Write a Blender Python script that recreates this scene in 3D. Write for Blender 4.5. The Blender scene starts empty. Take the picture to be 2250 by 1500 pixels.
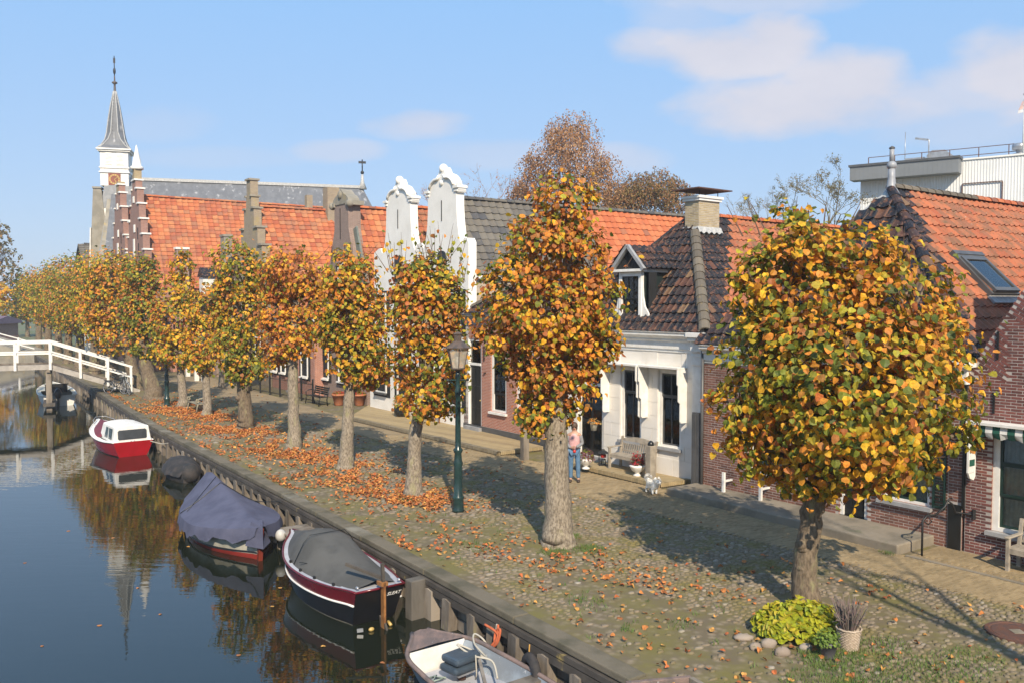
import bpy, math, random
import numpy as np
from mathutils import Vector, Matrix, Euler
R = math.radians
random.seed(7); RNG = np.random.default_rng(11)
SC = bpy.context.scene; COL = SC.collection

# ------------------------------------------------------------------ camera, sky, sun, exposure
CAMZ = 5.2
cam = bpy.data.cameras.new('camera'); camo = bpy.data.objects.new('camera', cam); COL.objects.link(camo)
camo.location = (0, 0, CAMZ); camo.rotation_euler = (R(90 - 2.622), 0, 0)
cam.sensor_width = 36; cam.lens = 1900 / 2250 * 36; cam.clip_end = 9000; cam.clip_start = .1
SC.camera = camo
SUN_EL, SUN_AZ = 37.0, 171.0            # azimuth of the sun clockwise from +Y (behind the camera, a little right)
world = bpy.data.worlds.new('World'); SC.world = world; world.use_nodes = True
def build_world():
    nt = world.node_tree; N = nt.nodes; L = nt.links
    for n in list(N): N.remove(n)
    out = N.new('ShaderNodeOutputWorld'); bg = N.new('ShaderNodeBackground'); bg.inputs['Strength'].default_value = .125
    sky = N.new('ShaderNodeTexSky'); sky.sky_type = 'NISHITA'; sky.sun_disc = False
    sky.sun_elevation = R(SUN_EL); sky.sun_rotation = R(SUN_AZ); sky.altitude = 0
    sky.air_density = 1.0; sky.dust_density = .6; sky.ozone_density = 2.2
    tc = N.new('ShaderNodeTexCoord'); sp = N.new('ShaderNodeSeparateXYZ'); L.new(tc.outputs['Generated'], sp.inputs[0])
    def math_(op, a, b=None, c=None):
        m = N.new('ShaderNodeMath'); m.operation = op
        for i, v in enumerate((a, b, c)):
            if v is None: continue
            if isinstance(v, (int, float)): m.inputs[i].default_value = v
            else: L.new(v, m.inputs[i])
        return m.outputs[0]
    x, y, z = sp.outputs
    ay = math_('MAXIMUM', math_('ABSOLUTE', y), .05)
    u = math_('DIVIDE', x, ay); v = math_('DIVIDE', z, ay)
    nz = N.new('ShaderNodeTexNoise'); nz.inputs['Scale'].default_value = 8; nz.inputs['Detail'].default_value = 5; nz.inputs['Roughness'].default_value = .55
    mp = N.new('ShaderNodeMapping'); mp.inputs['Scale'].default_value = (1, 1, 2.2); L.new(tc.outputs['Generated'], mp.inputs[0]); L.new(mp.outputs[0], nz.inputs[0])
    n1 = math_('SUBTRACT', nz.outputs[0], .5)
    tot = None
    # soft fair-weather cumulus banks: centre and half size in tangent units, strength
    for cu, cv, ru, rv, s in ((.245, .285, .10, .028, 1.0), (.30, .300, .05, .032, 1.0), (.17, .288, .07, .022, .8), (.27, .345, .13, .022, .6), (.20, .325, .06, .03, .4),
                              (.34, .220, .15, .030, 1.0), (.385, .246, .075, .038, 1.0), (.30, .214, .10, .026, .9), (.27, .215, .09, .016, .5), (.43, .225, .10, .03, .7),
                              (.59, .268, .085, .045, 1.0), (.55, .245, .09, .03, .7), (.66, .24, .12, .05, .9), (.52, .20, .16, .022, .35), (.12, .165, .06, .016, .5),
                              (-.105, .205, .06, .016, .7), (-.20, .172, .05, .012, .5), (0, .17, .10, .016, .35), (-.40, .205, .06, .02, .2), (-.33, .165, .09, .012, .2),
                              (-.9, .25, .2, .05, .8), (1.1, .3, .25, .06, .9), (1.9, .5, .4, .1, .9), (-1.8, .6, .4, .1, .8), (.1, .9, .3, .12, .7), (-.5, 1.3, .4, .15, .7)):
        du = math_('DIVIDE', math_('SUBTRACT', u, cu), ru * 1.15); dv = math_('DIVIDE', math_('SUBTRACT', v, cv), rv * 1.25)
        d = math_('ADD', math_('MULTIPLY', du, du), math_('MULTIPLY', dv, dv))
        m = math_('SUBTRACT', 1.0, d); m = math_('ADD', m, math_('MULTIPLY', n1, 2.7))
        m = math_('MULTIPLY', math_('SMOOTH_MIN', math_('MAXIMUM', math_('MULTIPLY', m, 1.15), 0), 1.0, .3), s)
        tot = m if tot is None else math_('MAXIMUM', tot, m)
    fac = math_('MULTIPLY', math_('MINIMUM', tot, 1.0), .92)
    cc = N.new('ShaderNodeMix'); cc.data_type = 'RGBA'
    cc.inputs['A'].default_value = (3.0, 3.12, 3.75, 1); cc.inputs['B'].default_value = (4.25, 4.1, 4.35, 1)   # grey-mauve to pinkish white
    L.new(nz.outputs[0], cc.inputs['Factor'])
    # thin high haze evens the clear sky out from horizon to zenith
    hz = N.new('ShaderNodeMix'); hz.data_type = 'RGBA'; hz.inputs['A'].default_value = (2.30, 2.95, 4.0, 1); hz.inputs['B'].default_value = (1.50, 2.95, 5.05, 1)
    L.new(math_('MINIMUM', math_('MAXIMUM', math_('MULTIPLY', z, 2.6), 0.), 1.), hz.inputs['Factor'])
    sk = N.new('ShaderNodeMix'); sk.data_type = 'RGBA'; sk.inputs['Factor'].default_value = .85; L.new(sky.outputs[0], sk.inputs['A']); L.new(hz.outputs['Result'], sk.inputs['B'])
    mx = N.new('ShaderNodeMix'); mx.data_type = 'RGBA'; L.new(fac, mx.inputs['Factor'])
    L.new(sk.outputs['Result'], mx.inputs['A']); L.new(cc.outputs['Result'], mx.inputs['B'])
    L.new(mx.outputs['Result'], bg.inputs[0]); L.new(bg.outputs[0], out.inputs[0])
build_world()
sun = bpy.data.lights.new('sun', 'SUN'); sun.energy = 4.0; sun.angle = R(.55); sun.color = (1, .87, .69)
suno = bpy.data.objects.new('sun', sun); COL.objects.link(suno)
_d = Vector((math.sin(R(SUN_AZ)) * math.cos(R(SUN_EL)), math.cos(R(SUN_AZ)) * math.cos(R(SUN_EL)), math.sin(R(SUN_EL))))
suno.rotation_euler = _d.to_track_quat('Z', 'Y').to_euler(); suno.location = (0, -20, 60)
SC.view_settings.view_transform = 'Standard'; SC.view_settings.look = 'None'; SC.view_settings.gamma = 1
SC.view_settings.exposure = .66; SC.view_settings.use_curve_mapping = False
SC.render.engine = 'CYCLES'; SC.cycles.max_bounces = 7; SC.cycles.transparent_max_bounces = 12; SC.cycles.caustics_reflective = False; SC.cycles.caustics_refractive = False

# ------------------------------------------------------------------ frames
T0 = 35.4                                   # street direction; a runs along the quay away from the camera, b from the canal to the houses
SX, SY = -math.sin(R(T0)), math.cos(R(T0)); NX, NY = math.cos(R(T0)), math.sin(R(T0))
WATER = -.85
HAZE = .0007
def AB(a, b, z=0.): return Vector((SX * a + NX * b, SY * a + NY * b, z))
_cp, _sp = math.cos(R(2.622)), math.sin(R(2.622))
def proj(P):
    x, y, z = P[0], P[1], P[2] - CAMZ
    d = y * _cp - z * _sp; h = y * _sp + z * _cp
    return (1125 + 1900 * x / d, 750 - 1900 * h / d, d) if d > .1 else (-9e9, -9e9, -1)
def seen(P, m=20):
    x, y, d = proj(P); return d > 0 and -m < x < 2250 + m and -m < y < 1500 + m
QUAY = [(-40, 7.4), (4, 7.98), (8.6, 8.11), (22, 8.38), (37.5, 8.56), (54.7, 9.38), (75, 10.2), (96, 11)]
def quay_b(a):
    for (a0, b0), (a1, b1) in zip(QUAY, QUAY[1:]):
        if a <= a1: return b0 + (b1 - b0) * (a - a0) / (a1 - a0)
    return QUAY[-1][1]

# ------------------------------------------------------------------ materials
MATS = {}
def _new(name):
    m = bpy.data.materials.new(name); m.use_nodes = True; nt = m.node_tree
    b = nt.nodes['Principled BSDF']; MATS[name] = m
    return m, nt, nt.nodes, nt.links, b
def _mixc(N, L, fac, A, B, blend='MIX'):
    x = N.new('ShaderNodeMix'); x.data_type = 'RGBA'; x.blend_type = blend
    for k, v in (('Factor', fac), ('A', A), ('B', B)):
        if isinstance(v, (int, float)): x.inputs[k].default_value = v
        elif isinstance(v, tuple): x.inputs[k].default_value = v + (1,) if len(v) == 3 else v
        else: L.new(v, x.inputs[k])
    return x.outputs['Result']
def _noise(N, L, vec, scale, detail=4, rough=.6):
    n = N.new('ShaderNodeTexNoise'); n.inputs['Scale'].default_value = scale; n.inputs['Detail'].default_value = detail; n.inputs['Roughness'].default_value = rough
    if vec is not None: L.new(vec, n.inputs['Vector'])
    return n.outputs[0]
def _ramp(N, L, fac, a, b):
    r = N.new('ShaderNodeMapRange'); r.inputs['From Min'].default_value = a; r.inputs['From Max'].default_value = b; L.new(fac, r.inputs['Value']); r.clamp = True
    return r.outputs[0]
def _pos(N): return N.new('ShaderNodeNewGeometry').outputs['Position']
def _rnd(N, L):
    oi = N.new('ShaderNodeObjectInfo'); at = N.new('ShaderNodeAttribute'); at.attribute_name = 'rnd'
    a = N.new('ShaderNodeMath'); a.operation = 'ADD'; L.new(oi.outputs['Random'], a.inputs[0]); L.new(at.outputs['Fac'], a.inputs[1])
    f = N.new('ShaderNodeMath'); f.operation = 'FRACT'; L.new(a.outputs[0], f.inputs[0]); return f.outputs[0]
def _bump(N, L, b, h, s, dist=.02):
    bp = N.new('ShaderNodeBump'); bp.inputs['Strength'].default_value = s; bp.inputs['Distance'].default_value = dist; L.new(h, bp.inputs['Height']); L.new(bp.outputs[0], b.inputs['Normal'])
def M(name, col, rough=.7, col2=None, scale=3., lo=.42, hi=.62, col3=None, scale3=12., lo3=.6, hi3=.72, bump=.0, bscale=40., metal=0., rand=0., stretch=None, spec=.5):
    m, nt, N, L, b = _new(name)
    p = _pos(N)
    if stretch:
        mp = N.new('ShaderNodeMapping'); mp.inputs['Scale'].default_value = stretch; L.new(p, mp.inputs[0]); p = mp.outputs[0]
    if col2 is None: col2 = tuple(c * .78 for c in col)
    c = _mixc(N, L, _ramp(N, L, _noise(N, L, p, scale), lo, hi), col, col2)
    if col3: c = _mixc(N, L, _ramp(N, L, _noise(N, L, p, scale3), lo3, hi3), c, col3)
    if rand:
        r = _rnd(N, L); h = N.new('ShaderNodeHueSaturation'); L.new(c, h.inputs['Color'])
        v = N.new('ShaderNodeMapRange'); v.inputs['To Min'].default_value = 1 - rand; v.inputs['To Max'].default_value = 1 + rand * .7; L.new(r, v.inputs['Value']); L.new(v.outputs[0], h.inputs['Value']); c = h.outputs[0]
    L.new(c, b.inputs['Base Color']); b.inputs['Roughness'].default_value = rough; b.inputs['Metallic'].default_value = metal; b.inputs['Specular IOR Level'].default_value = spec
    if bump: _bump(N, L, b, _noise(N, L, p, bscale), bump)
    return m
def ramp_mat(name, stops, rough=.75, dirt=None, dscale=1.6, dlo=.5, dhi=.7, moss=None, mscale=7., mlo=.62, mhi=.7, bump=.3, bscale=30., spec=.4, coat=0.):
    """piece material: each piece picks its colour from stops by its own random number"""
    m, nt, N, L, b = _new(name); r = _rnd(N, L)
    cr = N.new('ShaderNodeValToRGB'); e = cr.color_ramp; e.interpolation = 'LINEAR'
    while len(e.elements) < len(stops): e.elements.new(.5)
    for i, (pp, c) in enumerate(stops): e.elements[i].position = pp; e.elements[i].color = c + (1,)
    L.new(r, cr.inputs[0]); c = cr.outputs[0]; p = _pos(N)
    c = _mixc(N, L, .35, c, _mixc(N, L, _noise(N, L, p, 22), (.35, .35, .35), (1, 1, 1)), 'MULTIPLY')
    if dirt: c = _mixc(N, L, _ramp(N, L, _noise(N, L, p, dscale, 5, .7), dlo, dhi), c, dirt)
    if moss: c = _mixc(N, L, _ramp(N, L, _noise(N, L, p, mscale, 5, .7), mlo, mhi), c, moss)
    L.new(c, b.inputs['Base Color']); b.inputs['Roughness'].default_value = rough; b.inputs['Specular IOR Level'].default_value = spec
    b.inputs['Coat Weight'].default_value = coat; b.inputs['Coat Roughness'].default_value = .12
    if bump: _bump(N, L, b, _noise(N, L, p, bscale), bump)
    return m
def brick_mat(name, c1, c2, mortar, bw=.22, bh=.062, rough=.85, dirt=None, offs=.5):
    m, nt, N, L, b = _new(name); tc = N.new('ShaderNodeTexCoord'); sp = N.new('ShaderNodeSeparateXYZ'); L.new(tc.outputs['Object'], sp.inputs[0])
    a = N.new('ShaderNodeMath'); a.operation = 'ADD'; L.new(sp.outputs[0], a.inputs[0]); L.new(sp.outputs[1], a.inputs[1])
    cb = N.new('ShaderNodeCombineXYZ'); L.new(a.outputs[0], cb.inputs[0]); L.new(sp.outputs[2], cb.inputs[1])
    t = N.new('ShaderNodeTexBrick'); L.new(cb.outputs[0], t.inputs['Vector']); t.inputs['Scale'].default_value = 1
    t.inputs['Brick Width'].default_value = bw; t.inputs['Row Height'].default_value = bh; t.inputs['Mortar Size'].default_value = .007; t.inputs['Mortar Smooth'].default_value = .2; t.inputs['Bias'].default_value = -.1
    t.inputs['Color1'].default_value = c1 + (1,); t.inputs['Color2'].default_value = c2 + (1,); t.inputs['Mortar'].default_value = mortar + (1,); t.offset = offs
    p = _pos(N); c = _mixc(N, L, .5, t.outputs['Color'], _mixc(N, L, _noise(N, L, p, 3), (.45, .42, .4), (1.3, 1.3, 1.3)), 'MULTIPLY')
    if dirt: c = _mixc(N, L, _ramp(N, L, _noise(N, L, p, .9, 5, .7), .52, .75), c, dirt)
    L.new(c, b.inputs['Base Color']); b.inputs['Roughness'].default_value = rough
    _bump(N, L, b, t.outputs['Fac'], -.4, .008)
    return m
def leaf_mat(name, trans=.3, rough=.55):
    m, nt, N, L, b = _new(name); at = N.new('ShaderNodeAttribute'); at.attribute_name = 'col'; oi = N.new('ShaderNodeObjectInfo')
    c = _mixc(N, L, 1., at.outputs['Color'], oi.outputs['Color'], 'ADD')
    c = _mixc(N, L, .6, c, _mixc(N, L, _ramp(N, L, _noise(N, L, _pos(N), 30, 4), .3, .7), (.60, .40, .26), (1.5, 1.42, 1.2)), 'MULTIPLY')
    L.new(c, b.inputs['Base Color']); b.inputs['Roughness'].default_value = rough; b.inputs['Specular IOR Level'].default_value = .35
    tr = N.new('ShaderNodeBsdfTranslucent'); L.new(c, tr.inputs[0]); mx = N.new('ShaderNodeMixShader'); mx.inputs[0].default_value = trans
    L.new(b.outputs[0], mx.inputs[1]); L.new(tr.outputs[0], mx.inputs[2]); L.new(mx.outputs[0], N['Material Output'].inputs[0])
    return m
def water_mat():
    m, nt, N, L, b = _new('canal_water'); b.inputs['Base Color'].default_value = (.011, .014, .008, 1); b.inputs['Roughness'].default_value = .012; b.inputs['IOR'].default_value = 1.56
    p = _pos(N); mp = N.new('ShaderNodeMapping'); mp.inputs['Rotation'].default_value = (0, 0, R(-12)); mp.inputs['Scale'].default_value = (.55, 2.2, 1); L.new(p, mp.inputs[0])
    n1 = _noise(N, L, mp.outputs[0], 1.5, 3, .55); patch = _ramp(N, L, _noise(N, L, p, .12, 2), .42, .7)
    a = N.new('ShaderNodeMath'); a.operation = 'MULTIPLY'; L.new(n1, a.inputs[0])
    pr = N.new('ShaderNodeMapRange'); L.new(patch, pr.inputs['Value']); pr.inputs['To Min'].default_value = .35; pr.inputs['To Max'].default_value = 1; L.new(pr.outputs[0], a.inputs[1])
    _bump(N, L, b, a.outputs[0], .045, .10)
    return m
def glass_mat():
    m, nt, N, L, b = _new('window_glass'); g = N.new('ShaderNodeBsdfGlossy'); g.inputs['Roughness'].default_value = .02; g.inputs[0].default_value = (1, 1, 1, 1)
    t = N.new('ShaderNodeBsdfTransparent'); t.inputs[0].default_value = (.86, .9, .88, 1); fr = N.new('ShaderNodeFresnel'); fr.inputs[0].default_value = 1.55
    mx = N.new('ShaderNodeMixShader'); L.new(fr.outputs[0], mx.inputs[0]); L.new(t.outputs[0], mx.inputs[1]); L.new(g.outputs[0], mx.inputs[2]); L.new(mx.outputs[0], N['Material Output'].inputs[0]); N.remove(b)
    return m
def ground_mat(name, base, base2, moss, mlo, mhi, pebble):
    m, nt, N, L, b = _new(name); p = _pos(N)
    v = N.new('ShaderNodeTexVoronoi'); v.inputs['Scale'].default_value = 6.5; L.new(p, v.inputs['Vector'])
    c = _mixc(N, L, _ramp(N, L, v.outputs['Distance'], .15, .55), _mixc(N, L, _noise(N, L, p, 2.2), pebble, base), base2)
    c = _mixc(N, L, _ramp(N, L, _noise(N, L, p, 1.1, 6, .72), mlo, mhi), c, moss)
    L.new(c, b.inputs['Base Color']); b.inputs['Roughness'].default_value = .95
    _bump(N, L, b, v.outputs['Distance'], -.5, .03)
    return m

WHITE = M('white_paint', (.80, .78, .73), .5, (.72, .69, .63), 4, bump=.05)
STUCCO = M('cream_stucco', (.74, .70, .64), .8, (.68, .64, .57), 1.5, bump=.08, bscale=60)
LIME = M('white_limewash', (.83, .80, .74), .85, (.74, .71, .65), 1.2, .42, .68, (.62, .58, .50), 5, .64, .8, bump=.15, bscale=25)
GREYP = M('grey_paint', (.33, .33, .33), .5); DKGREY = M('dark_grey_paint', (.09, .09, .09), .45)
BLACKP = M('black_paint', (.012, .013, .012), .35); DKGREEN = M('dark_green_paint', (.012, .035, .028), .3)
CHEEK = M('dark_green_boarding', (.012, .022, .019), .6)
LEAD = M('lead_sheet', (.34, .34, .33), .6, (.5, .49, .46), 9, bump=.2)
ZINC = M('zinc_sheet', (.30, .31, .33), .45, (.22, .23, .25), 3)
GLASS = glass_mat()
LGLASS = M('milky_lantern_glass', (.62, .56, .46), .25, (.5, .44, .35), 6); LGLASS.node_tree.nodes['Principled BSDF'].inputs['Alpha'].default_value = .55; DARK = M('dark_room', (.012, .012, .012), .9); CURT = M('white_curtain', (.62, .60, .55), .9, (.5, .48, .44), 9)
BLIND = M('cream_blind', (.55, .50, .43), .9)
IRON = M('black_iron', (.012, .012, .012), .5); LAMPG = M('lamp_green_paint', (.018, .045, .042), .25, (.012, .03, .03), 6)
COPPER = M('lantern_brown_metal', (.12, .085, .065), .5, (.07, .055, .045), 8)
TEAK = M('weathered_teak', (.36, .31, .24), .8, (.25, .215, .17), 5, bump=.2, stretch=(1, 1, 1)); OAK = M('varnished_wood', (.33, .15, .05), .4, (.17, .075, .03), 8)
OLDWOOD = M('old_grey_timber', (.25, .21, .165), .9, (.13, .105, .08), 2.5, bump=.5, bscale=18, col3=(.30, .28, .12), scale3=3, lo3=.62, hi3=.75, stretch=(1, 1, .35), rand=.3)
DARKWOOD = M('dark_tarred_timber', (.06, .05, .04), .75, (.10, .085, .068), 2, bump=.35, col3=(.33, .24, .08), scale3=2.2, lo3=.66, hi3=.74)
CAPSTONE = M('mossy_coping', (.155, .13, .09), .95, (.09, .08, .05), 1.3, bump=.6, bscale=25, col3=(.27, .25, .20), scale3=.5, lo3=.58, hi3=.72)
CONC = M('weathered_concrete', (.255, .215, .16), .9, (.17, .145, .105), 1.2, bump=.25, bscale=35, col3=(.11, .12, .06), scale3=2, lo3=.6, hi3=.78)
YBRICK = brick_mat('yellow_brick', (.40, .30, .15), (.30, .22, .11), (.34, .30, .24), .20, .055)
YBRICKW = brick_mat('pale_yellow_wall_brick', (.46, .36, .25), (.38, .29, .20), (.45, .41, .36), .20, .055)
RBRICK = brick_mat('bright_red_brick', (.42, .15, .085), (.33, .115, .07), (.52, .42, .36), .2, .058)
BBRICK = brick_mat('brown_brick', (.27, .175, .135), (.21, .135, .105), (.36, .31, .27), .2, .055)
OBRICK = brick_mat('old_red_brick', (.32, .155, .11), (.26, .12, .09), (.33, .27, .23), .22, .062)
MORTAR = M('lime_mortar', (.46, .41, .37), .95, (.34, .30, .27), 2, bump=.2)
PLUMB = ramp_mat('purple_brown_brick', [(0, (.10, .045, .038)), (.35, (.19, .068, .055)), (.7, (.24, .085, .066)), (1, (.14, .066, .058))], .8, dirt=(.30, .26, .24), dscale=1.1, dlo=.62, dhi=.82, bump=.25)
EBRK = ramp_mat('brown_red_brick', [(0, (.13, .06, .042)), (.4, (.22, .10, .07)), (.75, (.26, .115, .08)), (1, (.16, .08, .06))], .8, bump=.25)
YBRK = ramp_mat('yellow_chimney_brick', [(0, (.36, .28, .16)), (.5, (.50, .41, .25)), (1, (.42, .31, .15))], .85, dirt=(.34, .24, .07), dscale=2.5, dlo=.58, dhi=.75)
ORANGE = ramp_mat('orange_clay_tile', [(0, (.42, .11, .042)), (.3, (.51, .14, .05)), (.65, (.57, .17, .062)), (.92, (.48, .17, .072)), (1, (.22, .09, .06))], .78, dirt=(.20, .085, .05), dscale=1.4, dlo=.56, dhi=.78, bump=.2)
OLDOR = ramp_mat('mossy_orange_tile', [(0, (.37, .105, .05)), (.35, (.49, .155, .068)), (.7, (.42, .15, .075)), (1, (.28, .115, .065))], .85, dirt=(.15, .09, .05), dscale=3.4, dlo=.46, dhi=.70, moss=(.36, .34, .26), mscale=7, mlo=.66, mhi=.71, bump=.35)
FAROR = ramp_mat('warm_orange_tile', [(0, (.36, .095, .045)), (.25, (.47, .13, .052)), (.6, (.54, .175, .068)), (.85, (.55, .22, .09)), (1, (.34, .14, .075))], .85, dirt=(.24, .11, .07), dscale=.8, dlo=.48, dhi=.75, bump=.15)
GREYT = ramp_mat('grey_brown_tile', [(0, (.13, .115, .095)), (.35, (.175, .155, .125)), (.7, (.15, .13, .105)), (.93, (.075, .075, .08)), (1, (.10, .095, .09))], .75, moss=(.20, .18, .10), mscale=4, mlo=.6, mhi=.75, bump=.2)
BLACKT = ramp_mat('glazed_black_tile', [(0, (.014, .014, .018)), (.5, (.020, .019, .022)), (.75, (.045, .028, .024)), (.92, (.12, .05, .03)), (1, (.22, .14, .075))], .55, dirt=(.15, .07, .04), dscale=6.5, dlo=.52, dhi=.62, moss=(.36, .30, .20), mscale=17, mlo=.64, mhi=.68, bump=.25, spec=.28, coat=.05)
RIDGET = ramp_mat('grey_ridge_tile', [(0, (.12, .10, .075)), (.6, (.165, .14, .105)), (1, (.20, .165, .12))], .85, moss=(.28, .20, .06), mscale=5, mlo=.62, mhi=.75)
SLATE = M('church_slate', (.115, .12, .13), .6, (.15, .155, .165), 2.5, bump=.3, bscale=8, col3=(.36, .36, .36), scale3=1.8, lo3=.60, hi3=.68, stretch=(1, 1, .28))
SLATEG = M('pale_slate', (.22, .225, .23), .6, (.30, .30, .30), 2, bump=.35, bscale=6, col3=(.13, .13, .14), scale3=2, lo3=.6, hi3=.75)
SANDST = M('old_sandstone', (.30, .27, .215), .9, (.22, .20, .16), 1.2, col3=(.36, .27, .12), scale3=1., lo3=.6, hi3=.75)
STONE = ramp_mat('field_cobble', [(0, (.19, .15, .10)), (.4, (.235, .185, .125)), (.8, (.255, .20, .14)), (.97, (.31, .26, .195)), (1, (.36, .32, .26))], .95, moss=(.165, .135, .045), mscale=1.1, mlo=.46, mhi=.66, bump=.5)
PAVER = ramp_mat('yellow_clinker', [(0, (.27, .20, .105)), (.5, (.34, .25, .135)), (1, (.39, .29, .16))], .9, dirt=(.22, .165, .09), dscale=.7, dlo=.48, dhi=.7, moss=(.14, .12, .05), mscale=3, mlo=.62, mhi=.75, bump=.2)
GROUND = ground_mat('mossy_ground', (.21, .165, .11), (.14, .11, .065), (.155, .132, .038), .40, .62, (.29, .23, .155))
PATHG = M('yellow_path_bed', (.29, .215, .12), .95, (.22, .165, .095), 1.2, bump=.4, bscale=60)
FAROUT = M('far_field', (.10, .12, .04), .95, (.14, .13, .06), .05)
BARK = M('pale_linden_bark', (.33, .275, .205), .95, (.15, .12, .085), 26, .40, .62, bump=1., bscale=34, col3=(.27, .25, .12), scale3=4, lo3=.56, hi3=.72, stretch=(1, 1, .4))
BARK2 = M('grey_brown_bark', (.20, .15, .098), .95, (.095, .07, .045), 22, .40, .62, bump=1., bscale=30, col3=(.27, .25, .12), scale3=4, lo3=.56, hi3=.72, stretch=(1, 1, .35))
TWIG = M('brown_twig', (.13, .08, .055), .9); BIRCHB = M('birch_bark', (.55, .52, .48), .8, (.2, .18, .16), 3, .55, .65)
LEAF = leaf_mat('autumn_leaf', .36); FALLEN = leaf_mat('fallen_leaf_skin', .1, .8); FINE = leaf_mat('fine_foliage', .25, .7)
WATERM = water_mat()
CORR = M('white_corrugated_sheet', (.72, .72, .70), .5, (.66, .66, .64), .6); CORRG = M('grey_corrugated_sheet', (.19, .20, .205), .5, (.175, .185, .19), .6)
LBRICK = brick_mat('lichened_brick', (.33, .26, .16), (.26, .20, .14), (.36, .31, .25), .2, .055, dirt=(.36, .27, .10)); STEEL = M('galvanised_steel', (.45, .45, .45), .35, metal=.6)
HAVY = M('navy_canvas', (.085, .088, .135), .85, (.062, .065, .105), 2, bump=.6, bscale=5); GCANV = M('charcoal_canvas', (.088, .085, .077), .85, (.064, .062, .056), 1.5, bump=.5, bscale=4)
MAROON = M('maroon_hull_paint', (.13, .008, .014), .2, (.11, .008, .012), 2); BLKHULL = M('black_hull_paint', (.014, .014, .016), .3); REDHULL = M('red_hull_paint', (.38, .008, .015), .25, (.33, .008, .012), 2); DKRED = M('oxblood_canvas', (.16, .022, .035), .7)
CREAMH = M('cream_hull_paint', (.50, .47, .38), .5, (.38, .36, .28), 3); GREYDK = M('pale_grey_deck', (.42, .42, .44), .6, (.34, .34, .36), 3); BLUEGR = M('grey_blue_hull', (.28, .32, .36), .6, (.20, .22, .24), 3, .4, .6, (.5, .5, .5), 9, .66, .7)
WORND = M('worn_deck_timber', (.22, .15, .125), .85, (.13, .10, .09), 6, .4, .6, (.45, .45, .45), 11, .68, .72, bump=.4, stretch=(1, .4, 1)); CUSH = M('slate_blue_vinyl', (.055, .075, .095), .35); RUBBER = M('black_rubber', (.02, .02, .02), .8, (.05, .04, .035), 5)
ROPE = M('old_rope', (.46, .42, .34), .9); ROPEO = M('orange_rope', (.55, .13, .05), .9); TERRA = M('terracotta', (.46, .17, .08), .85); GREYPOT = M('grey_pot_clay', (.12, .115, .12), .8); WICKER = M('pale_wicker', (.50, .40, .30), .85, (.36, .28, .2), 30, bump=.5)
REDFL = M('red_petals', (.42, .015, .035), .6); PLANTG = M('plant_green', (.07, .12, .025), .6, (.11, .16, .03), 9); HEATH = M('faded_heather', (.17, .15, .12), .9, (.24, .16, .15), 12)
DENIM = M('blue_denim', (.10, .19, .30), .85, (.07, .14, .24), 8); PINKV = M('pink_quilt', (.62, .36, .35), .6, (.56, .30, .30), 6); GREYSL = M('grey_knit', (.25, .25, .26), .9); SKIN = M('skin', (.50, .28, .19), .55); HAIRM = M('brown_hair', (.09, .05, .03), .6); SHOEM = M('brown_shoe', (.06, .04, .03), .6); FURW = M('white_fur', (.90, .88, .83), .95, (.84, .82, .77), 9)
AWNG = M('green_awning_cloth', (.012, .09, .06), .8); AWNW = M('white_awning_cloth', (.75, .74, .70), .8); RUST = M('rusty_iron', (.12, .05, .03), .8, (.08, .045, .035), 12, bump=.3); GOLD = M('gold_leaf', (.55, .38, .12), .35); CLOCKR = M('clock_red', (.26, .07, .035), .6)
PURPLER = M('purple_roof_felt', (.17, .12, .17), .8); GRASSM = M('grass_blade', (.075, .14, .02), .7, (.12, .16, .03), 4); SOIL = M('dark_soil', (.05, .035, .022), .95); REDP = M('red_glass', (.5, .03, .02), .4)

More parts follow.
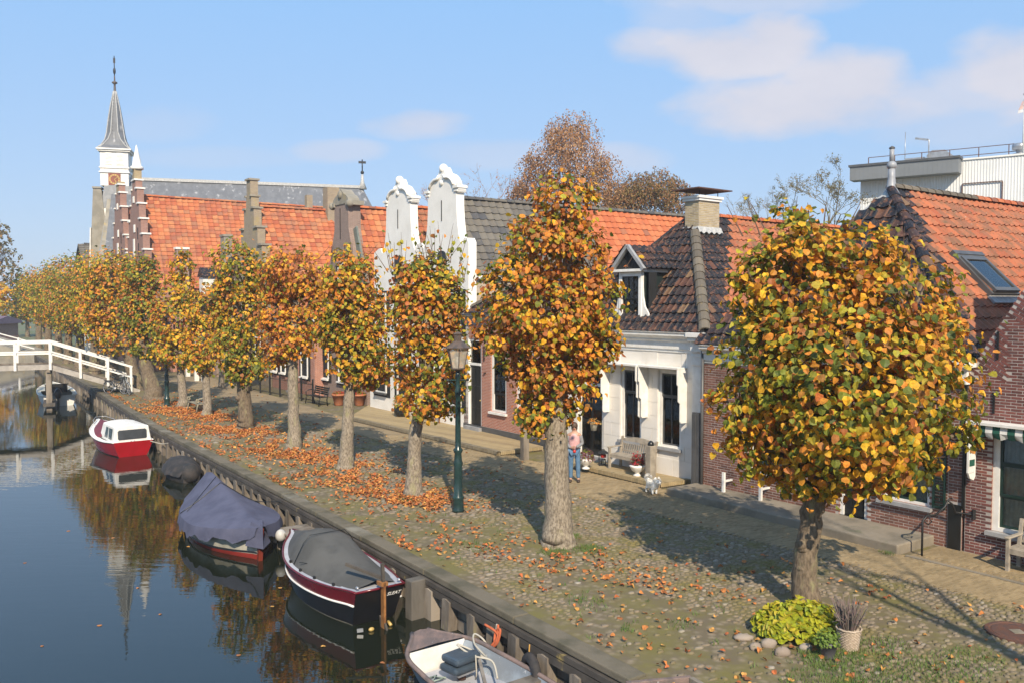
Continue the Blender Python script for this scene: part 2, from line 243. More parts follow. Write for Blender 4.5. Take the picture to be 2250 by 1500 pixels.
# ------------------------------------------------------------------ mesh helpers
class MB:
    """collects shapes, then links them as ONE mesh object"""
    def __init__(s): s.v = []; s.f = []; s.m = []; s.sm = []; s.mats = []
    def mi(s, m):
        if m not in s.mats: s.mats.append(m)
        return s.mats.index(m)
    def add(s, vs, fs, mat, smooth=False):
        o = len(s.v); k = s.mi(mat); s.v += [tuple(v) for v in vs]
        for f in fs: s.f.append([i + o for i in f]); s.m.append(k); s.sm.append(smooth)
        return s
    def box(s, x0, x1, y0, y1, z0, z1, mat, M4=None):
        vs = [(x, y, z) for z in (z0, z1) for y in (y0, y1) for x in (x0, x1)]
        if M4 is not None: vs = [M4 @ Vector(v) for v in vs]
        return s.add(vs, [(0, 2, 3, 1), (4, 5, 7, 6), (0, 1, 5, 4), (2, 6, 7, 3), (0, 4, 6, 2), (1, 3, 7, 5)], mat)
    def bar(s, p, q, w, h, mat, up=(0, 0, 1)):
        p, q = Vector(p), Vector(q); d = (q - p).normalized(); u = Vector(up)
        if abs(d.dot(u)) > .98: u = Vector((1, 0, 0))
        x = d.cross(u).normalized() * (w / 2); y = x.cross(d).normalized() * (h / 2)
        vs = [p - x - y, p + x - y, p + x + y, p - x + y, q - x - y, q + x - y, q + x + y, q - x + y]
        return s.add(vs, [(0, 3, 2, 1), (4, 5, 6, 7), (0, 1, 5, 4), (1, 2, 6, 5), (2, 3, 7, 6), (3, 0, 4, 7)], mat)
    def tube(s, pts, r, mat, n=8, caps=True, smooth=True, jit=0.):
        pts = [Vector(p) for p in pts]; rs = r if isinstance(r, (list, tuple)) else [r] * len(pts); vs = []; fs = []
        u = None
        for i, p in enumerate(pts):
            d = (pts[min(i + 1, len(pts) - 1)] - pts[max(i - 1, 0)]).normalized()
            if u is None: u = d.orthogonal().normalized()
            else: u = (u - d * u.dot(d)); u = u.normalized() if u.length > 1e-6 else d.orthogonal().normalized()
            w = d.cross(u)
            for k in range(n):
                a = 2 * math.pi * k / n; rr = rs[i] * (1 + (random.uniform(-jit, jit) if jit else 0)); vs.append(p + u * math.cos(a) * rr + w * math.sin(a) * rr)
        for i in range(len(pts) - 1):
            for k in range(n): fs.append((i * n + k, i * n + (k + 1) % n, (i + 1) * n + (k + 1) % n, (i + 1) * n + k))
        if caps: fs.append(list(range(n))[::-1]); fs.append([(len(pts) - 1) * n + k for k in range(n)])
        return s.add(vs, fs, mat, smooth)
    def lathe(s, prof, mat, c=(0, 0, 0), n=16, smooth=True, cap=True, sx=1., sy=1.):
        vs = []; fs = []
        for r, z in prof:
            for k in range(n):
                a = 2 * math.pi * (k + .5) / n; vs.append((c[0] + r * sx * math.cos(a), c[1] + r * sy * math.sin(a), c[2] + z))
        for i in range(len(prof) - 1):
            for k in range(n): fs.append((i * n + k, i * n + (k + 1) % n, (i + 1) * n + (k + 1) % n, (i + 1) * n + k))
        if cap: fs.append(list(range(n))[::-1]); fs.append([(len(prof) - 1) * n + k for k in range(n)])
        return s.add(vs, fs, mat, smooth)
    def prism(s, poly, y0, y1, mat, axis='y'):
        """polygon in x,z pushed along y (axis 'x': polygon in y,z pushed along x; 'z': in x,y)"""
        n = len(poly); P = {'y': lambda a, b, t: (a, t, b), 'x': lambda a, b, t: (t, a, b), 'z': lambda a, b, t: (a, b, t)}[axis]
        vs = [P(a, b, y0) for a, b in poly] + [P(a, b, y1) for a, b in poly]
        area = sum(poly[i][0] * poly[(i + 1) % n][1] - poly[(i + 1) % n][0] * poly[i][1] for i in range(n))
        if (area < 0) ^ (axis == 'z') ^ (axis == 'x'): idx = list(range(n))[::-1]
        else: idx = list(range(n))
        fs = [idx, [i + n for i in idx[::-1]]]
        for i in range(n):
            a, b = idx[i], idx[(i + 1) % n]; fs.append((b, a, a + n, b + n))
        return s.add(vs, fs, mat)
    def quad(s, a, b, c, d, mat): return s.add([a, b, c, d], [(0, 1, 2, 3)], mat)
    def ell(s, c, r, mat, n=14, k=9, jit=0.):
        vs = []; fs = []
        for i in range(k + 1):
            ph = math.pi * i / k
            for j in range(n):
                a = 2 * math.pi * j / n; q = 1 + random.uniform(-jit, jit); vs.append((c[0] + r[0] * q * math.sin(ph) * math.cos(a), c[1] + r[1] * q * math.sin(ph) * math.sin(a), c[2] + r[2] * q * math.cos(ph)))
        for i in range(k):
            for j in range(n): fs.append((i * n + j, (i + 1) * n + j, (i + 1) * n + (j + 1) % n, i * n + (j + 1) % n))
        return s.add(vs, fs, mat, True)
    def build(s, name, parent=None, loc=None, rz=0., bevel=0.):
        me = bpy.data.meshes.new(name); me.from_pydata(s.v, [], s.f)
        for m in s.mats: me.materials.append(m)
        me.polygons.foreach_set('material_index', s.m); me.polygons.foreach_set('use_smooth', s.sm); me.update()
        o = bpy.data.objects.new(name, me); COL.objects.link(o)
        if parent: o.parent = parent
        if loc is not None: o.location = loc
        o.rotation_euler.z = rz
        if bevel:
            b = o.modifiers.new('bevel', 'BEVEL'); b.width = bevel; b.segments = 2; b.limit_method = 'ANGLE'; b.angle_limit = R(40)
        return o
def tag(o, label=None, cat=None, group=None, kind=None):
    for k, v in (('label', label), ('category', cat), ('group', group), ('kind', kind)):
        if v: o[k] = v
    return o
def thing(name, label, cat, loc=(0, 0, 0), rz=0., group=None):
    o = bpy.data.objects.new(name, None); COL.objects.link(o); o.location = loc; o.rotation_euler.z = rz; o.empty_display_size = .3
    return tag(o, label, cat, group)
def copy_tree(o, parent=None):
    c = o.copy(); COL.objects.link(c)
    if parent: c.parent = parent
    for ch in o.children: copy_tree(ch, c)
    return c
def wm(o):
    m = Matrix.Translation(o.location) @ o.rotation_euler.to_matrix().to_4x4() if o.parent is None else wm(o.parent) @ o.matrix_basis
    return m
def fast_mesh(name, V, Fq, mat, parent=None, attrs=None, smooth=False, kind='stuff', col=None):
    """numpy verts and same-size faces -> one object"""
    me = bpy.data.meshes.new(name); V = np.asarray(V, np.float32); Fq = np.asarray(Fq, np.int32); k = Fq.shape[1]
    me.vertices.add(len(V)); me.vertices.foreach_set('co', V.ravel()); me.loops.add(Fq.size); me.loops.foreach_set('vertex_index', Fq.ravel())
    me.polygons.add(len(Fq)); me.polygons.foreach_set('loop_start', np.arange(0, Fq.size, k, dtype=np.int32)); me.polygons.foreach_set('loop_total', np.full(len(Fq), k, np.int32))
    me.update(calc_edges=True); me.validate()
    me.polygons.foreach_set('use_smooth', np.full(len(Fq), smooth))
    if attrs is not None: a = me.attributes.new('rnd', 'FLOAT', 'POINT'); a.data.foreach_set('value', np.asarray(attrs, np.float32))
    if col is not None: a = me.attributes.new('col', 'FLOAT_COLOR', 'POINT'); a.data.foreach_set('color', np.asarray(col, np.float32).ravel())
    me.materials.append(mat); o = bpy.data.objects.new(name, me); COL.objects.link(o)
    if parent: o.parent = parent
    if kind: o['kind'] = kind
    return o
def scatter(name, protos, mats4, mat, parent, nmax=300, W=None, label=None, cat=None, group=None, cols=None, smooth=False, minpx=0, size=.2, stuffname=None, stufflabel=None, stuffcat=None):
    """mats4: list of Matrix in the parent's space. The nmax that show largest become objects of their own, the rest one stuff part."""
    W = W or (wm(parent) if parent else Matrix()); cand = []
    for i, m4 in enumerate(mats4):
        P = W @ m4.translation
        if seen(P): cand.append(((P - Vector((0, 0, CAMZ))).length, i))
    cand.sort(); solo = set(i for d, i in cand[:nmax] if size * 1900 / d >= minpx)
    mes = []
    for (V, Fc) in protos:
        me = bpy.data.meshes.new(name); me.from_pydata([tuple(v) for v in V], [], [tuple(f) for f in Fc]); me.materials.append(mat)
        if smooth: me.polygons.foreach_set('use_smooth', [True] * len(me.polygons))
        mes.append(me)
    k = len(protos); first = None
    for i in sorted(solo):
        o = bpy.data.objects.new(name, mes[i % k]); COL.objects.link(o)
        if parent: o.parent = parent
        o.matrix_basis = mats4[i]
        if cols is not None: o.color = tuple(cols[i]) + (1,)
        if label: tag(o, label, cat, group)
    rest = [i for i in range(len(mats4)) if i not in solo]
    if rest:
        Vs = []; Fs = []; At = []; Cl = []; off = 0
        P4 = [(np.c_[np.array(V, float), np.ones(len(V))], np.array(Fc)) for V, Fc in protos]
        for i in rest:
            V, Fc = P4[i % k]; Vs.append((V @ np.array(mats4[i]).T)[:, :3]); Fs.append(Fc + off); off += len(V)
            At.append(np.full(len(V), RNG.random()))
            if cols is not None: Cl.append(np.tile(np.r_[cols[i], 1.], (len(V), 1)))
        o = fast_mesh(stuffname or name, np.concatenate(Vs), np.concatenate(Fs), mat, parent, np.concatenate(At), smooth, 'stuff', np.concatenate(Cl) if Cl else None)
        if cols is not None: o.color = (0, 0, 0, 1)
        if stufflabel: tag(o, stufflabel, stuffcat, group)
def M4(x, y, z, o): return Matrix(((x[0], y[0], z[0], o[0]), (x[1], y[1], z[1], o[1]), (x[2], y[2], z[2], o[2]), (0, 0, 0, 1)))

# ------------------------------------------------------------------ roofs of real tiles
def pantile(w, l, h=.05, t=.022):
    """S-shaped tile: x across, y up the slope, z out of the roof; a curved apron at its lower edge"""
    us = [0, .14, .3, .5, .66, .8, .92, 1.0]; zs = [.55, .12, 0, .06, .45, .95, 1.0, .62]
    V = []
    for y, dz in ((0, t), (l, 0)):
        for u, z in zip(us, zs): V.append((u * w, y, z * h + dz))
    for u, z in zip(us, zs): V.append((u * w, .006, z * h + t - .045))
    n = len(us); F = [(i, i + 1, n + i + 1, n + i) for i in range(n - 1)] + [(2 * n + i, 2 * n + i + 1, i + 1, i) for i in range(n - 1)]
    return V, F
def tile_roof(roof, O, U, V, lu, lv, mat, tw=.25, th=.31, inside=None, nmax=300, h=.05, sag=.012):
    U = Vector(U).normalized(); V = Vector(V).normalized(); Nn = U.cross(V).normalized(); O = Vector(O); ms = []
    nv = max(1, int(lv / th)); th2 = lv / nv; nu = int(math.ceil(lu / tw))
    for j in range(nv):
        wob = random.uniform(-.012, .012)
        for i in range(nu):
            u, v = i * tw, j * th2
            if u + tw * .5 > lu: continue
            if inside and not inside(u + tw * .5, v + th2 * .5): continue
            tilt = .05 + random.uniform(-.012, .012); y = (V * math.cos(tilt) - Nn * math.sin(tilt)); rot = random.gauss(0, .012)
            x = (U * math.cos(rot) + y * math.sin(rot)).normalized(); y = (y - x * y.dot(x)).normalized(); z = x.cross(y)
            p = O + U * u + V * (v + wob) + Nn * (.03 + random.uniform(0, sag) + .022 * math.sin(u * 1.1 + v * .7) * math.sin(v * 1.3 + u * .3))
            ms.append(M4(x, y, z, p))
    scatter('roof_tile', [pantile(tw * 1.06, th2 * 1.08, h)], ms, mat, roof, nmax, smooth=False)
def ridge_tiles(roof, p, q, mat, r=.13, step=.34, nmax=300, lift=.03):
    p, q = Vector(p), Vector(q); d = (q - p); L_ = d.length; d.normalize(); x = d.cross(Vector((0, 0, 1))).normalized(); z = x.cross(d).normalized(); n = max(1, int(L_ / step)); st = L_ / n; ms = []
    V = []; k = 7
    for y, rr in ((0, r * 1.08), (st * 1.12, r * .9)):
        for i in range(k): a = math.pi * i / (k - 1); V.append((rr * math.cos(a), y, rr * math.sin(a) * .9))
    for i in range(k): a = math.pi * i / (k - 1); V.append((r * .84 * math.cos(a), .004, r * .84 * math.sin(a) * .84))
    F = [(i, k + i, k + i + 1, i + 1) for i in range(k - 1)] + [(2 * k + i, i, i + 1, 2 * k + i + 1) for i in range(k - 1)]
    for i in range(n): ms.append(M4(x, d, z, p + d * (i * st) + z * (lift + random.uniform(0, .012)) + x * random.uniform(-.006, .006)))
    scatter('ridge_tile', [(V, F)], ms, mat, roof, nmax)
def bricks(wall, x0, x1, z0, z1, y, mat, bw=.21, bh=.062, holes=(), nmax=300, inside=None, side=None, minpx=0):
    """running bond of bricks 4 mm proud of the wall face (facing -y); side=+1: on the x face at x=y"""
    j = .011; ms = []; nz = int((z1 - z0) / bh)
    for r in range(nz):
        z = z0 + r * bh; off = -(r % 2) * bw / 2; i = 0
        while True:
            a = max(x0, x0 + off + i * bw); b = min(x1, x0 + off + (i + 1) * bw); i += 1
            if a >= x1 - .02: break
            if b - a < .04: continue
            cx, cz = (a + b) / 2, z + bh / 2
            if any(h[0] < cx < h[1] and h[2] < cz < h[3] for h in holes): continue
            if inside and not inside(cx, cz): continue
            sx = (b - a - j) / bw; d = random.uniform(-.002, .002)
            if side: ms.append(M4(Vector((0, sx, 0)), Vector((-side, 0, 0)), Vector((0, 0, 1)), Vector((y + side * (.004 + d), cx, cz))))
            else: ms.append(M4(Vector((sx, 0, 0)), Vector((0, 1, 0)), Vector((0, 0, 1)), Vector((cx, y - .004 + d, cz))))
    w, h, dpt = bw / 2, (bh - j) / 2, .03; e = .004
    V = [(-w + e, 0, -h + e), (w - e, 0, -h + e), (w - e, 0, h - e), (-w + e, 0, h - e), (-w, e, -h), (w, e, -h), (w, e, h), (-w, e, h), (-w, dpt, -h), (w, dpt, -h), (w, dpt, h), (-w, dpt, h)]
    F = [(0, 1, 2, 3)] + [(i, i + 4, (i + 1) % 4 + 4, (i + 1) % 4) for i in range(4)] + [(i + 4, i + 8, (i + 1) % 4 + 8, (i + 1) % 4 + 4) for i in range(4)]
    scatter('brick', [(V, F)], ms, mat, wall, nmax, minpx=minpx)

# ------------------------------------------------------------------ walls with openings, windows, doors
def wall_holes(mb, x0, x1, z0, z1, y, holes, mat, rev=.16, revmat=None):
    xs = sorted({x0, x1} | {v for h in holes for v in h[:2]}); zs = sorted({z0, z1} | {v for h in holes for v in h[2:4]})
    for i in range(len(xs) - 1):
        for k in range(len(zs) - 1):
            cx, cz = (xs[i] + xs[i + 1]) / 2, (zs[k] + zs[k + 1]) / 2
            if any(h[0] < cx < h[1] and h[2] < cz < h[3] for h in holes): continue
            mb.quad((xs[i], y, zs[k]), (xs[i + 1], y, zs[k]), (xs[i + 1], y, zs[k + 1]), (xs[i], y, zs[k + 1]), mat)
    for a, b, c, d in holes:
        rm = revmat or mat
        mb.quad((a, y, c), (a, y, d), (a, y + rev, d), (a, y + rev, c), rm); mb.quad((b, y, d), (b, y, c), (b, y + rev, c), (b, y + rev, d), rm)
        mb.quad((a, y, d), (b, y, d), (b, y + rev, d), (a, y + rev, d), rm); mb.quad((b, y, c), (a, y, c), (a, y + rev, c), (b, y + rev, c), rm)
def window(parent, x0, x1, z0, z1, y=0., fmat=None, smat=None, nx=2, rows=(.6, .4), fw=.09, sill=GREYP, curtain=None, silld=.10, room=.9, sw=.045, blind=0.):
    """frame (mesh) with panes, sill and curtain as its pieces; y = wall face, opening goes into +y"""
    fmat = fmat or WHITE; smat = smat or BLACKP; f = MB(); yf = y + .05
    f.box(x0, x0 + fw, yf, yf + .1, z0, z1, fmat); f.box(x1 - fw, x1, yf, yf + .1, z0, z1, fmat); f.box(x0 + fw, x1 - fw, yf, yf + .1, z1 - fw, z1, fmat); f.box(x0 + fw, x1 - fw, yf, yf + .1, z0, z0 + fw * .6, fmat)
    # the room behind
    r = [(x0, y + .16), (x1, y + .16)]
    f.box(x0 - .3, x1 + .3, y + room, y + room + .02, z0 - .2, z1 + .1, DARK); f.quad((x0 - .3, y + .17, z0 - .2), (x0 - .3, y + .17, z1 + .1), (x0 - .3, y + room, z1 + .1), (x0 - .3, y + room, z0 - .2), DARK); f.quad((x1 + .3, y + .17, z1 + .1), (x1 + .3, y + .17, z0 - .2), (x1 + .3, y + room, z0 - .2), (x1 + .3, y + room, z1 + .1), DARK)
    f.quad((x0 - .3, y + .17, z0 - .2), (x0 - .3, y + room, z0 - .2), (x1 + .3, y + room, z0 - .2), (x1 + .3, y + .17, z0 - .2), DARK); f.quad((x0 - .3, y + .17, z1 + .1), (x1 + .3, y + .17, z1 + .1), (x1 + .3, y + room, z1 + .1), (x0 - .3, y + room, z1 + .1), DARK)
    gx0, gx1, gz0, gz1 = x0 + fw, x1 - fw, z0 + fw * .6, z1 - fw; H = gz1 - gz0; z = gz0; panes = []
    for ri, fr in enumerate(rows[::-1]):
        zt = z + H * fr; ys = yf + .02 + (.03 if ri == 0 else 0)
        f.box(gx0, gx1, ys, ys + .05, z, z + sw, smat); f.box(gx0, gx1, ys, ys + .05, zt - sw, zt, smat); f.box(gx0, gx0 + sw, ys, ys + .05, z + sw, zt - sw, smat); f.box(gx1 - sw, gx1, ys, ys + .05, z + sw, zt - sw, smat)
        iw = (gx1 - gx0 - 2 * sw)
        for i in range(1, nx): xx = gx0 + sw + iw * i / nx; f.box(xx - .014, xx + .014, ys + .005, ys + .045, z + sw, zt - sw, smat)
        for i in range(nx): panes.append((gx0 + sw + iw * i / nx + .014 * (i > 0), gx0 + sw + iw * (i + 1) / nx - .014 * (i < nx - 1), z + sw, zt - sw, ys + .03))
        z = zt
    w = f.build('window', parent)
    for a, b, c, d, yy in panes: MB().box(a, b, yy, yy + .004, c, d, GLASS).build('pane', w)
    if sill: MB().box(x0 - .06, x1 + .06, y - silld, y + .05, z0 - .085, z0 - .003, sill).build('sill', w)
    if curtain:
        c = MB(); n = 14
        for side in curtain:
            a, b = (x0 + .05, x0 + (x1 - x0) * .36) if side == 'l' else (x1 - (x1 - x0) * .36, x1 - .05) if side == 'r' else (x0 + .05, x1 - .05)
            pts = [(a + (b - a) * i / n, y + .165 + .02 * (i % 2)) for i in range(n + 1)]
            for p, q in zip(pts, pts[1:]): c.quad((p[0], p[1], z0), (q[0], q[1], z0), (q[0], q[1], z1), (p[0], p[1], z1), CURT)
        c.build('curtain', w)
    if blind: MB().box(x0 + .06, x1 - .06, y + .19, y + .195, z1 - (z1 - z0) * blind, z1, BLIND).build('blind', w)
    return w
def door(parent, x0, x1, z0, z1, y=0., fmat=None, dmat=None, transom=.75, panels=((.1, .45), (.52, .93)), glazed=False, fw=.1):
    fmat = fmat or WHITE; dmat = dmat or BLACKP; f = MB(); yf = y + .06; zt = z1 - transom
    f.box(x0, x0 + fw, yf - .02, yf + .12, z0, z1, fmat); f.box(x1 - fw, x1, yf - .02, yf + .12, z0, z1, fmat); f.box(x0 + fw, x1 - fw, yf - .02, yf + .12, z1 - fw, z1, fmat)
    if transom: f.box(x0 + fw, x1 - fw, yf - .04, yf + .12, zt - .05, zt + .04, fmat)
    f.box(x0 - .1, x1 + .1, y + .7, y + .72, z0, z1, DARK)
    d = f.build('door', parent); a, b = x0 + fw, x1 - fw; top = zt - .05 if transom else z1 - fw
    lf = MB(); lf.box(a, b, yf + .03, yf + .08, z0, top, dmat)
    for i in range(2):
        xa, xb = a + .06 + i * (b - a) / 2, a + (i + 1) * (b - a) / 2 - .06
        for p0, p1 in panels:
            lf.box(xa, xb, yf + .012, yf + .03, z0 + (top - z0) * p0, z0 + (top - z0) * p1, GLASS if glazed else dmat)
    lf.build('door_leaf', d)
    MB().ell((b - .09, yf, z0 + 1.05), (.03, .035, .03), GOLD, 8, 5).build('handle', d)
    if transom: MB().box(a, b, yf + .04, yf + .045, zt + .04, z1 - fw, GLASS).build('pane', d)
    MB().box(x0 - .05, x1 + .05, y - .18, y + .05, z0 - .14, z0 - .003, GREYP).build('doorstep', d)
    return d
def cornice(name, parent, x0, x1, z0, z1, y0, mat, prof=((0, 0), (.03, .0), (.03, .12), (.07, .16), (.07, .5), (.12, .58), (.12, .66), (.26, .82), (.26, .92), (.30, 1.0), (0, 1.0))):
    """moulding along x at wall face y0: prof = (outwards metres, height fraction)"""
    return MB().prism([(y0 - p, z0 + (z1 - z0) * h) for p, h in prof], x0, x1, mat, 'x').build(name, parent)

# ------------------------------------------------------------------ the setting: water, ground, path
def sheet(name, pts, z, mat, kind='structure'):
    mb = MB(); mb.add([(p[0], p[1], z) for p in pts], [list(range(len(pts)))], mat); return tag(mb.build(name), kind=kind)
tag(MB().quad(AB(-60, -40, WATER), AB(-60, 30, WATER), AB(130, 30, WATER), AB(130, -40, WATER), WATERM).build('canal_water'), kind='structure')
g = MB()
for (a0, b0), (a1, b1) in zip(QUAY, QUAY[1:]):
    g.quad(AB(a0, b0 + .12, -.012), AB(a0, 60, -.012), AB(a1, 60, -.012), AB(a1, b1 + .12, -.012), GROUND)
ground = tag(g.build('cobbled_ground'), kind='structure')
g = MB()
g.quad(AB(-40, 60, -.012), AB(-40, 3000, -.012), AB(96, 3000, -.012), AB(96, 60, -.012), FAROUT)
g.quad(AB(96, -3000, -.012), AB(96, 3000, -.012), AB(3500, 3000, -.012), AB(3500, -3000, -.012), FAROUT)
g.quad(AB(-40, -3000, -.012), AB(-40, -9, -.012), AB(96, -9, -.012), AB(96, -3000, -.012), FAROUT)
g.quad(AB(96, -9, -.012), AB(96, 12, -.012), AB(96, 12, -2), AB(96, -9, -2), SANDST); g.quad(AB(-40, -9, -.012), AB(96, -9, -.012), AB(96, -9, -2), AB(-40, -9, -2), OLDWOOD)
tag(g.build('far_ground'), kind='structure')
p = MB(); PE = [(-25, 15.6, 17.0), (5, 15.55, 17.0), (10, 15.3, 16.75), (17, 15.0, 17.3), (24, 14.9, 16.8), (34, 14.6, 16.3), (48, 14.4, 17.0), (62, 14.3, 17.6)]
for (a0, l0, h0), (a1, l1, h1) in zip(PE, PE[1:]):
    p.quad(AB(a0, l0, -.006), AB(a0, h0, -.006), AB(a1, h1, -.006), AB(a1, l1, -.006), PATHG)
path = tag(p.build('brick_path'), kind='structure')
p = MB(); p.quad(AB(-25, 17.0, -.002), AB(-25, 18.6, -.002), AB(9.6, 18.6, -.002), AB(9.6, 16.75, -.002), PATHG); pave = tag(p.build('pavement'), kind='structure')
def pe(a, k):
    for q0, q1 in zip(PE, PE[1:]):
        if a <= q1[0]: return q0[k] + (q1[k] - q0[k]) * (a - q0[0]) / (q1[0] - q0[0])
    return PE[-1][k]

# cobbles laid by hand between quay and path
def stone_proto(n, seed):
    r = random.Random(seed); V = []; F = []
    ang = [2 * math.pi * (i + r.uniform(-.25, .25)) / n for i in range(n)]; rad = [r.uniform(.82, 1.08) for _ in range(n)]
    for s, z in ((1, -.02), (.92, .010), (.62, .021)):
        for a, q in zip(ang, rad): V.append((.5 * s * q * math.cos(a), .5 * s * q * math.sin(a), z + r.uniform(-.003, .003) * (z > 0)))
    V.append((0, 0, .023))
    for k in range(2):
        for i in range(n): F.append((k * n + i, k * n + (i + 1) % n, (k + 1) * n + (i + 1) % n, (k + 1) * n + i))
    for i in range(0, n, 2): F.append((2 * n + i, 2 * n + i + 1, 2 * n + (i + 2) % n, 3 * n))
    return V, F
protos = [stone_proto(6, sd) for sd in range(5)]
TREES_AB = [(8.9, 12.5, .75), (14.39, 11.46, .75), (20.48, 11.27, .5), (24.95, 11.31, .5), (29.55, 11.42, .5)]
ms = []; a = 3.0
while a < 36:
    st = .108 + .003 * max(0, a - 10); b = quay_b(a) + .62
    while b < pe(a, 1) - .02:
        w = st * random.uniform(.85, 1.75)
        aa, bb = a + random.gauss(0, .022) + .02 * math.sin(b * 2.1 + a), b + w / 2 + random.gauss(0, .016)
        b += w * .98
        P = AB(aa, bb)
        if not seen(P, 60): continue
        if any((aa - ta) ** 2 + (bb - tb) ** 2 < r * r for ta, tb, r in TREES_AB): continue
        m_ = math.sin(aa * .9 + 1.3 * math.sin(bb * 1.1)) + math.sin(bb * 1.7 - aa * .35)
        if bb < 10.9 and m_ > -.7 and random.random() < .8: continue      # moss has swallowed many stones near the quay
        if bb >= 10.4 and m_ > 1.1 and random.random() < .5: continue
        rz = R(T0) + random.uniform(-.6, .6); c, s = math.cos(rz), math.sin(rz); q = st * random.uniform(.7, 1.1)
        zt = random.uniform(-.025, -.006); tx, ty = random.gauss(0, .05), random.gauss(0, .05)
        ms.append(M4((c * w, s * w, tx * w), (-s * q, c * q, ty * q), (0, 0, 1), (P.x, P.y, zt)))
    a += st * .95
scatter('cobblestone', protos, ms, STONE, ground, 300, smooth=True)
# clinker bricks of the path
def pav(sheet_, a0, a1, lo, hi, dz=0.):
    ms = []; a = a0; r = 0
    while a < a1:
        b = lo(a) - (r % 2) * .1; r += 1; st = .062 * (1 + .03 * max(0, a - 8))
        while b < hi(a):
            P = AB(a + st / 2, b + .1); b += .205
            if not seen(P, 40) or b - .1 < lo(a) or b > hi(a) + .05: continue
            t = R(T0) + random.gauss(0, .015); c, s = math.cos(t), math.sin(t)
            ms.append(M4((c, s, random.gauss(0, .012)), (-s * st / .062, c * st / .062, random.gauss(0, .03)), (0, 0, 1), (P.x, P.y, dz + random.uniform(-.003, .003))))
        a += st
    x, y = .098, .027; V = [(-x, -y, .008), (x, -y, .008), (x, y, .008), (-x, y, .008)] + [(-x - .003, -y - .002, -.02), (x + .003, -y - .002, -.02), (x + .003, y + .002, -.02), (-x - .003, y + .002, -.02)]
    F = [(0, 1, 2, 3)] + [(i + 4, (i + 1) % 4 + 4, (i + 1) % 4, i) for i in range(4)]
    scatter('paving_brick', [(V, F)], ms, PAVER, sheet_, 300)
pav(path, 5, 30, lambda a: pe(a, 1), lambda a: pe(a, 2)); pav(pave, 4, 9.5, lambda a: 17.05, lambda a: 18.0, .003)
k = MB()
for i in range(30): k.bar(AB(-3 + i * .42, 16.98 - .02 * i * .42, .0), AB(-3 + i * .42 + .41, 16.98 - .02 * (i + 1) * .42, .0), .08, .05, CONC)
tag(k.build('pavement_edging'), kind='structure')

# ------------------------------------------------------------------ timber quay wall
quay = thing('quay_wall', 'long timber quay wall with posts and a mossy coping edging the canal', 'quay wall', AB(14, quay_b(14), 0))
Q0 = Vector(quay.location)
def Qp(a, db, z): v = AB(a, quay_b(a) + db, z); return v - Q0
a = 8.55
while a < 94:
    l = random.uniform(2.2, 3.2); m = MB(); zz = random.uniform(.0, .03)
    vs = []
    for aa in (a + .012, min(a + l, 95)):
        vs += [Qp(aa, -.05, -.09), Qp(aa, .29, -.09), Qp(aa, .28, .015 + zz), Qp(aa, -.05, .015 + zz)]
    m.add(vs, [(0, 1, 2, 3), (7, 6, 5, 4), (0, 4, 5, 1), (1, 5, 6, 2), (2, 6, 7, 3), (3, 7, 4, 0)], CAPSTONE); m.build('coping', quay, bevel=.02 if a < 30 else 0)
    a += l
a = 8.6
while a < 94:
    l = 5.2; e = min(a + l, 95); n = 6 if a < 70 else 2
    m = MB()
    for z0, z1, o in ((-.20, -.11, -.03), (-.36, -.22, -.02)):
        vs = []
        for i in range(n + 1):
            aa = a + (e - a - .01) * i / n; vs += [Qp(aa, o - .07, z0), Qp(aa, o + .08, z0), Qp(aa, o + .08, z1), Qp(aa, o - .07, z1)]
        m.add(vs, [(4 * i + k, 4 * i + (k + 1) % 4, 4 * i + 4 + (k + 1) % 4, 4 * i + 4 + k) for i in range(n) for k in range(4)] + [(3, 2, 1, 0), tuple(4 * n + k for k in range(4))], DARKWOOD)
    m.build('waling', quay)
    for z0, z1 in ((-.60, -.375), (-.84, -.62), (-1.4, -.86)):
        m = MB(); m.bar(Qp(a, .10 + random.uniform(-.01, .01), (z0 + z1) / 2), Qp(e - .015, .10 + random.uniform(-.01, .01), (z0 + z1) / 2), .06, z1 - z0, OLDWOOD); m.build('plank', quay)
    a += l
pm = []
for k in range(4):
    m = MB(); w = .10 + .015 * k; h = -.30 + .02 * k
    m.prism([(-w, -1.5), (w, -1.5), (w, h - .03), (w * .2, h), (-w, h - .02)], -.10, .09, OLDWOOD, 'x'); o = m.build('post', quay); pm.append(o.data)
    COL.objects.unlink(o); bpy.data.objects.remove(o)
a = 8.9; k = 0
while a < 92:
    o = bpy.data.objects.new('post', pm[k % 4]); COL.objects.link(o); o.parent = quay; o.location = Qp(a, -.02, random.uniform(-.03, .03)); o.rotation_euler = (random.gauss(0, .03), random.gauss(0, .02), R(T0) + random.gauss(0, .06)); k += 1
    a += random.uniform(.66, .84) if a < 45 else 1.0
# timber end wall at the near end of the quay, its top board pale
ew = thing('timber_end_wall', 'pale worn timber wall end turning inland at the near end of the quay', 'timber wall', AB(8.5, 8.1))
E0 = Vector(ew.location)
m = MB(); m.bar(AB(8.50, 7.95, -.04) - E0, AB(8.06, 8.74, .0) - E0, .07, .17, WORND); m.build('board', ew, bevel=.01)
m = MB(); m.bar(AB(8.04, 8.72, .0) - E0, AB(7.2, 8.62, .0) - E0, .07, .17, OLDWOOD); m.build('board', ew, bevel=.01)
m = MB(); m.bar(AB(8.48, 7.95, -.30) - E0, AB(8.04, 8.72, -.28) - E0, .06, .26, OLDWOOD); m.build('board', ew)
m = MB(); m.box(-.07, .07, -.07, .07, -1.4, -.1, OLDWOOD); m.build('post', ew)

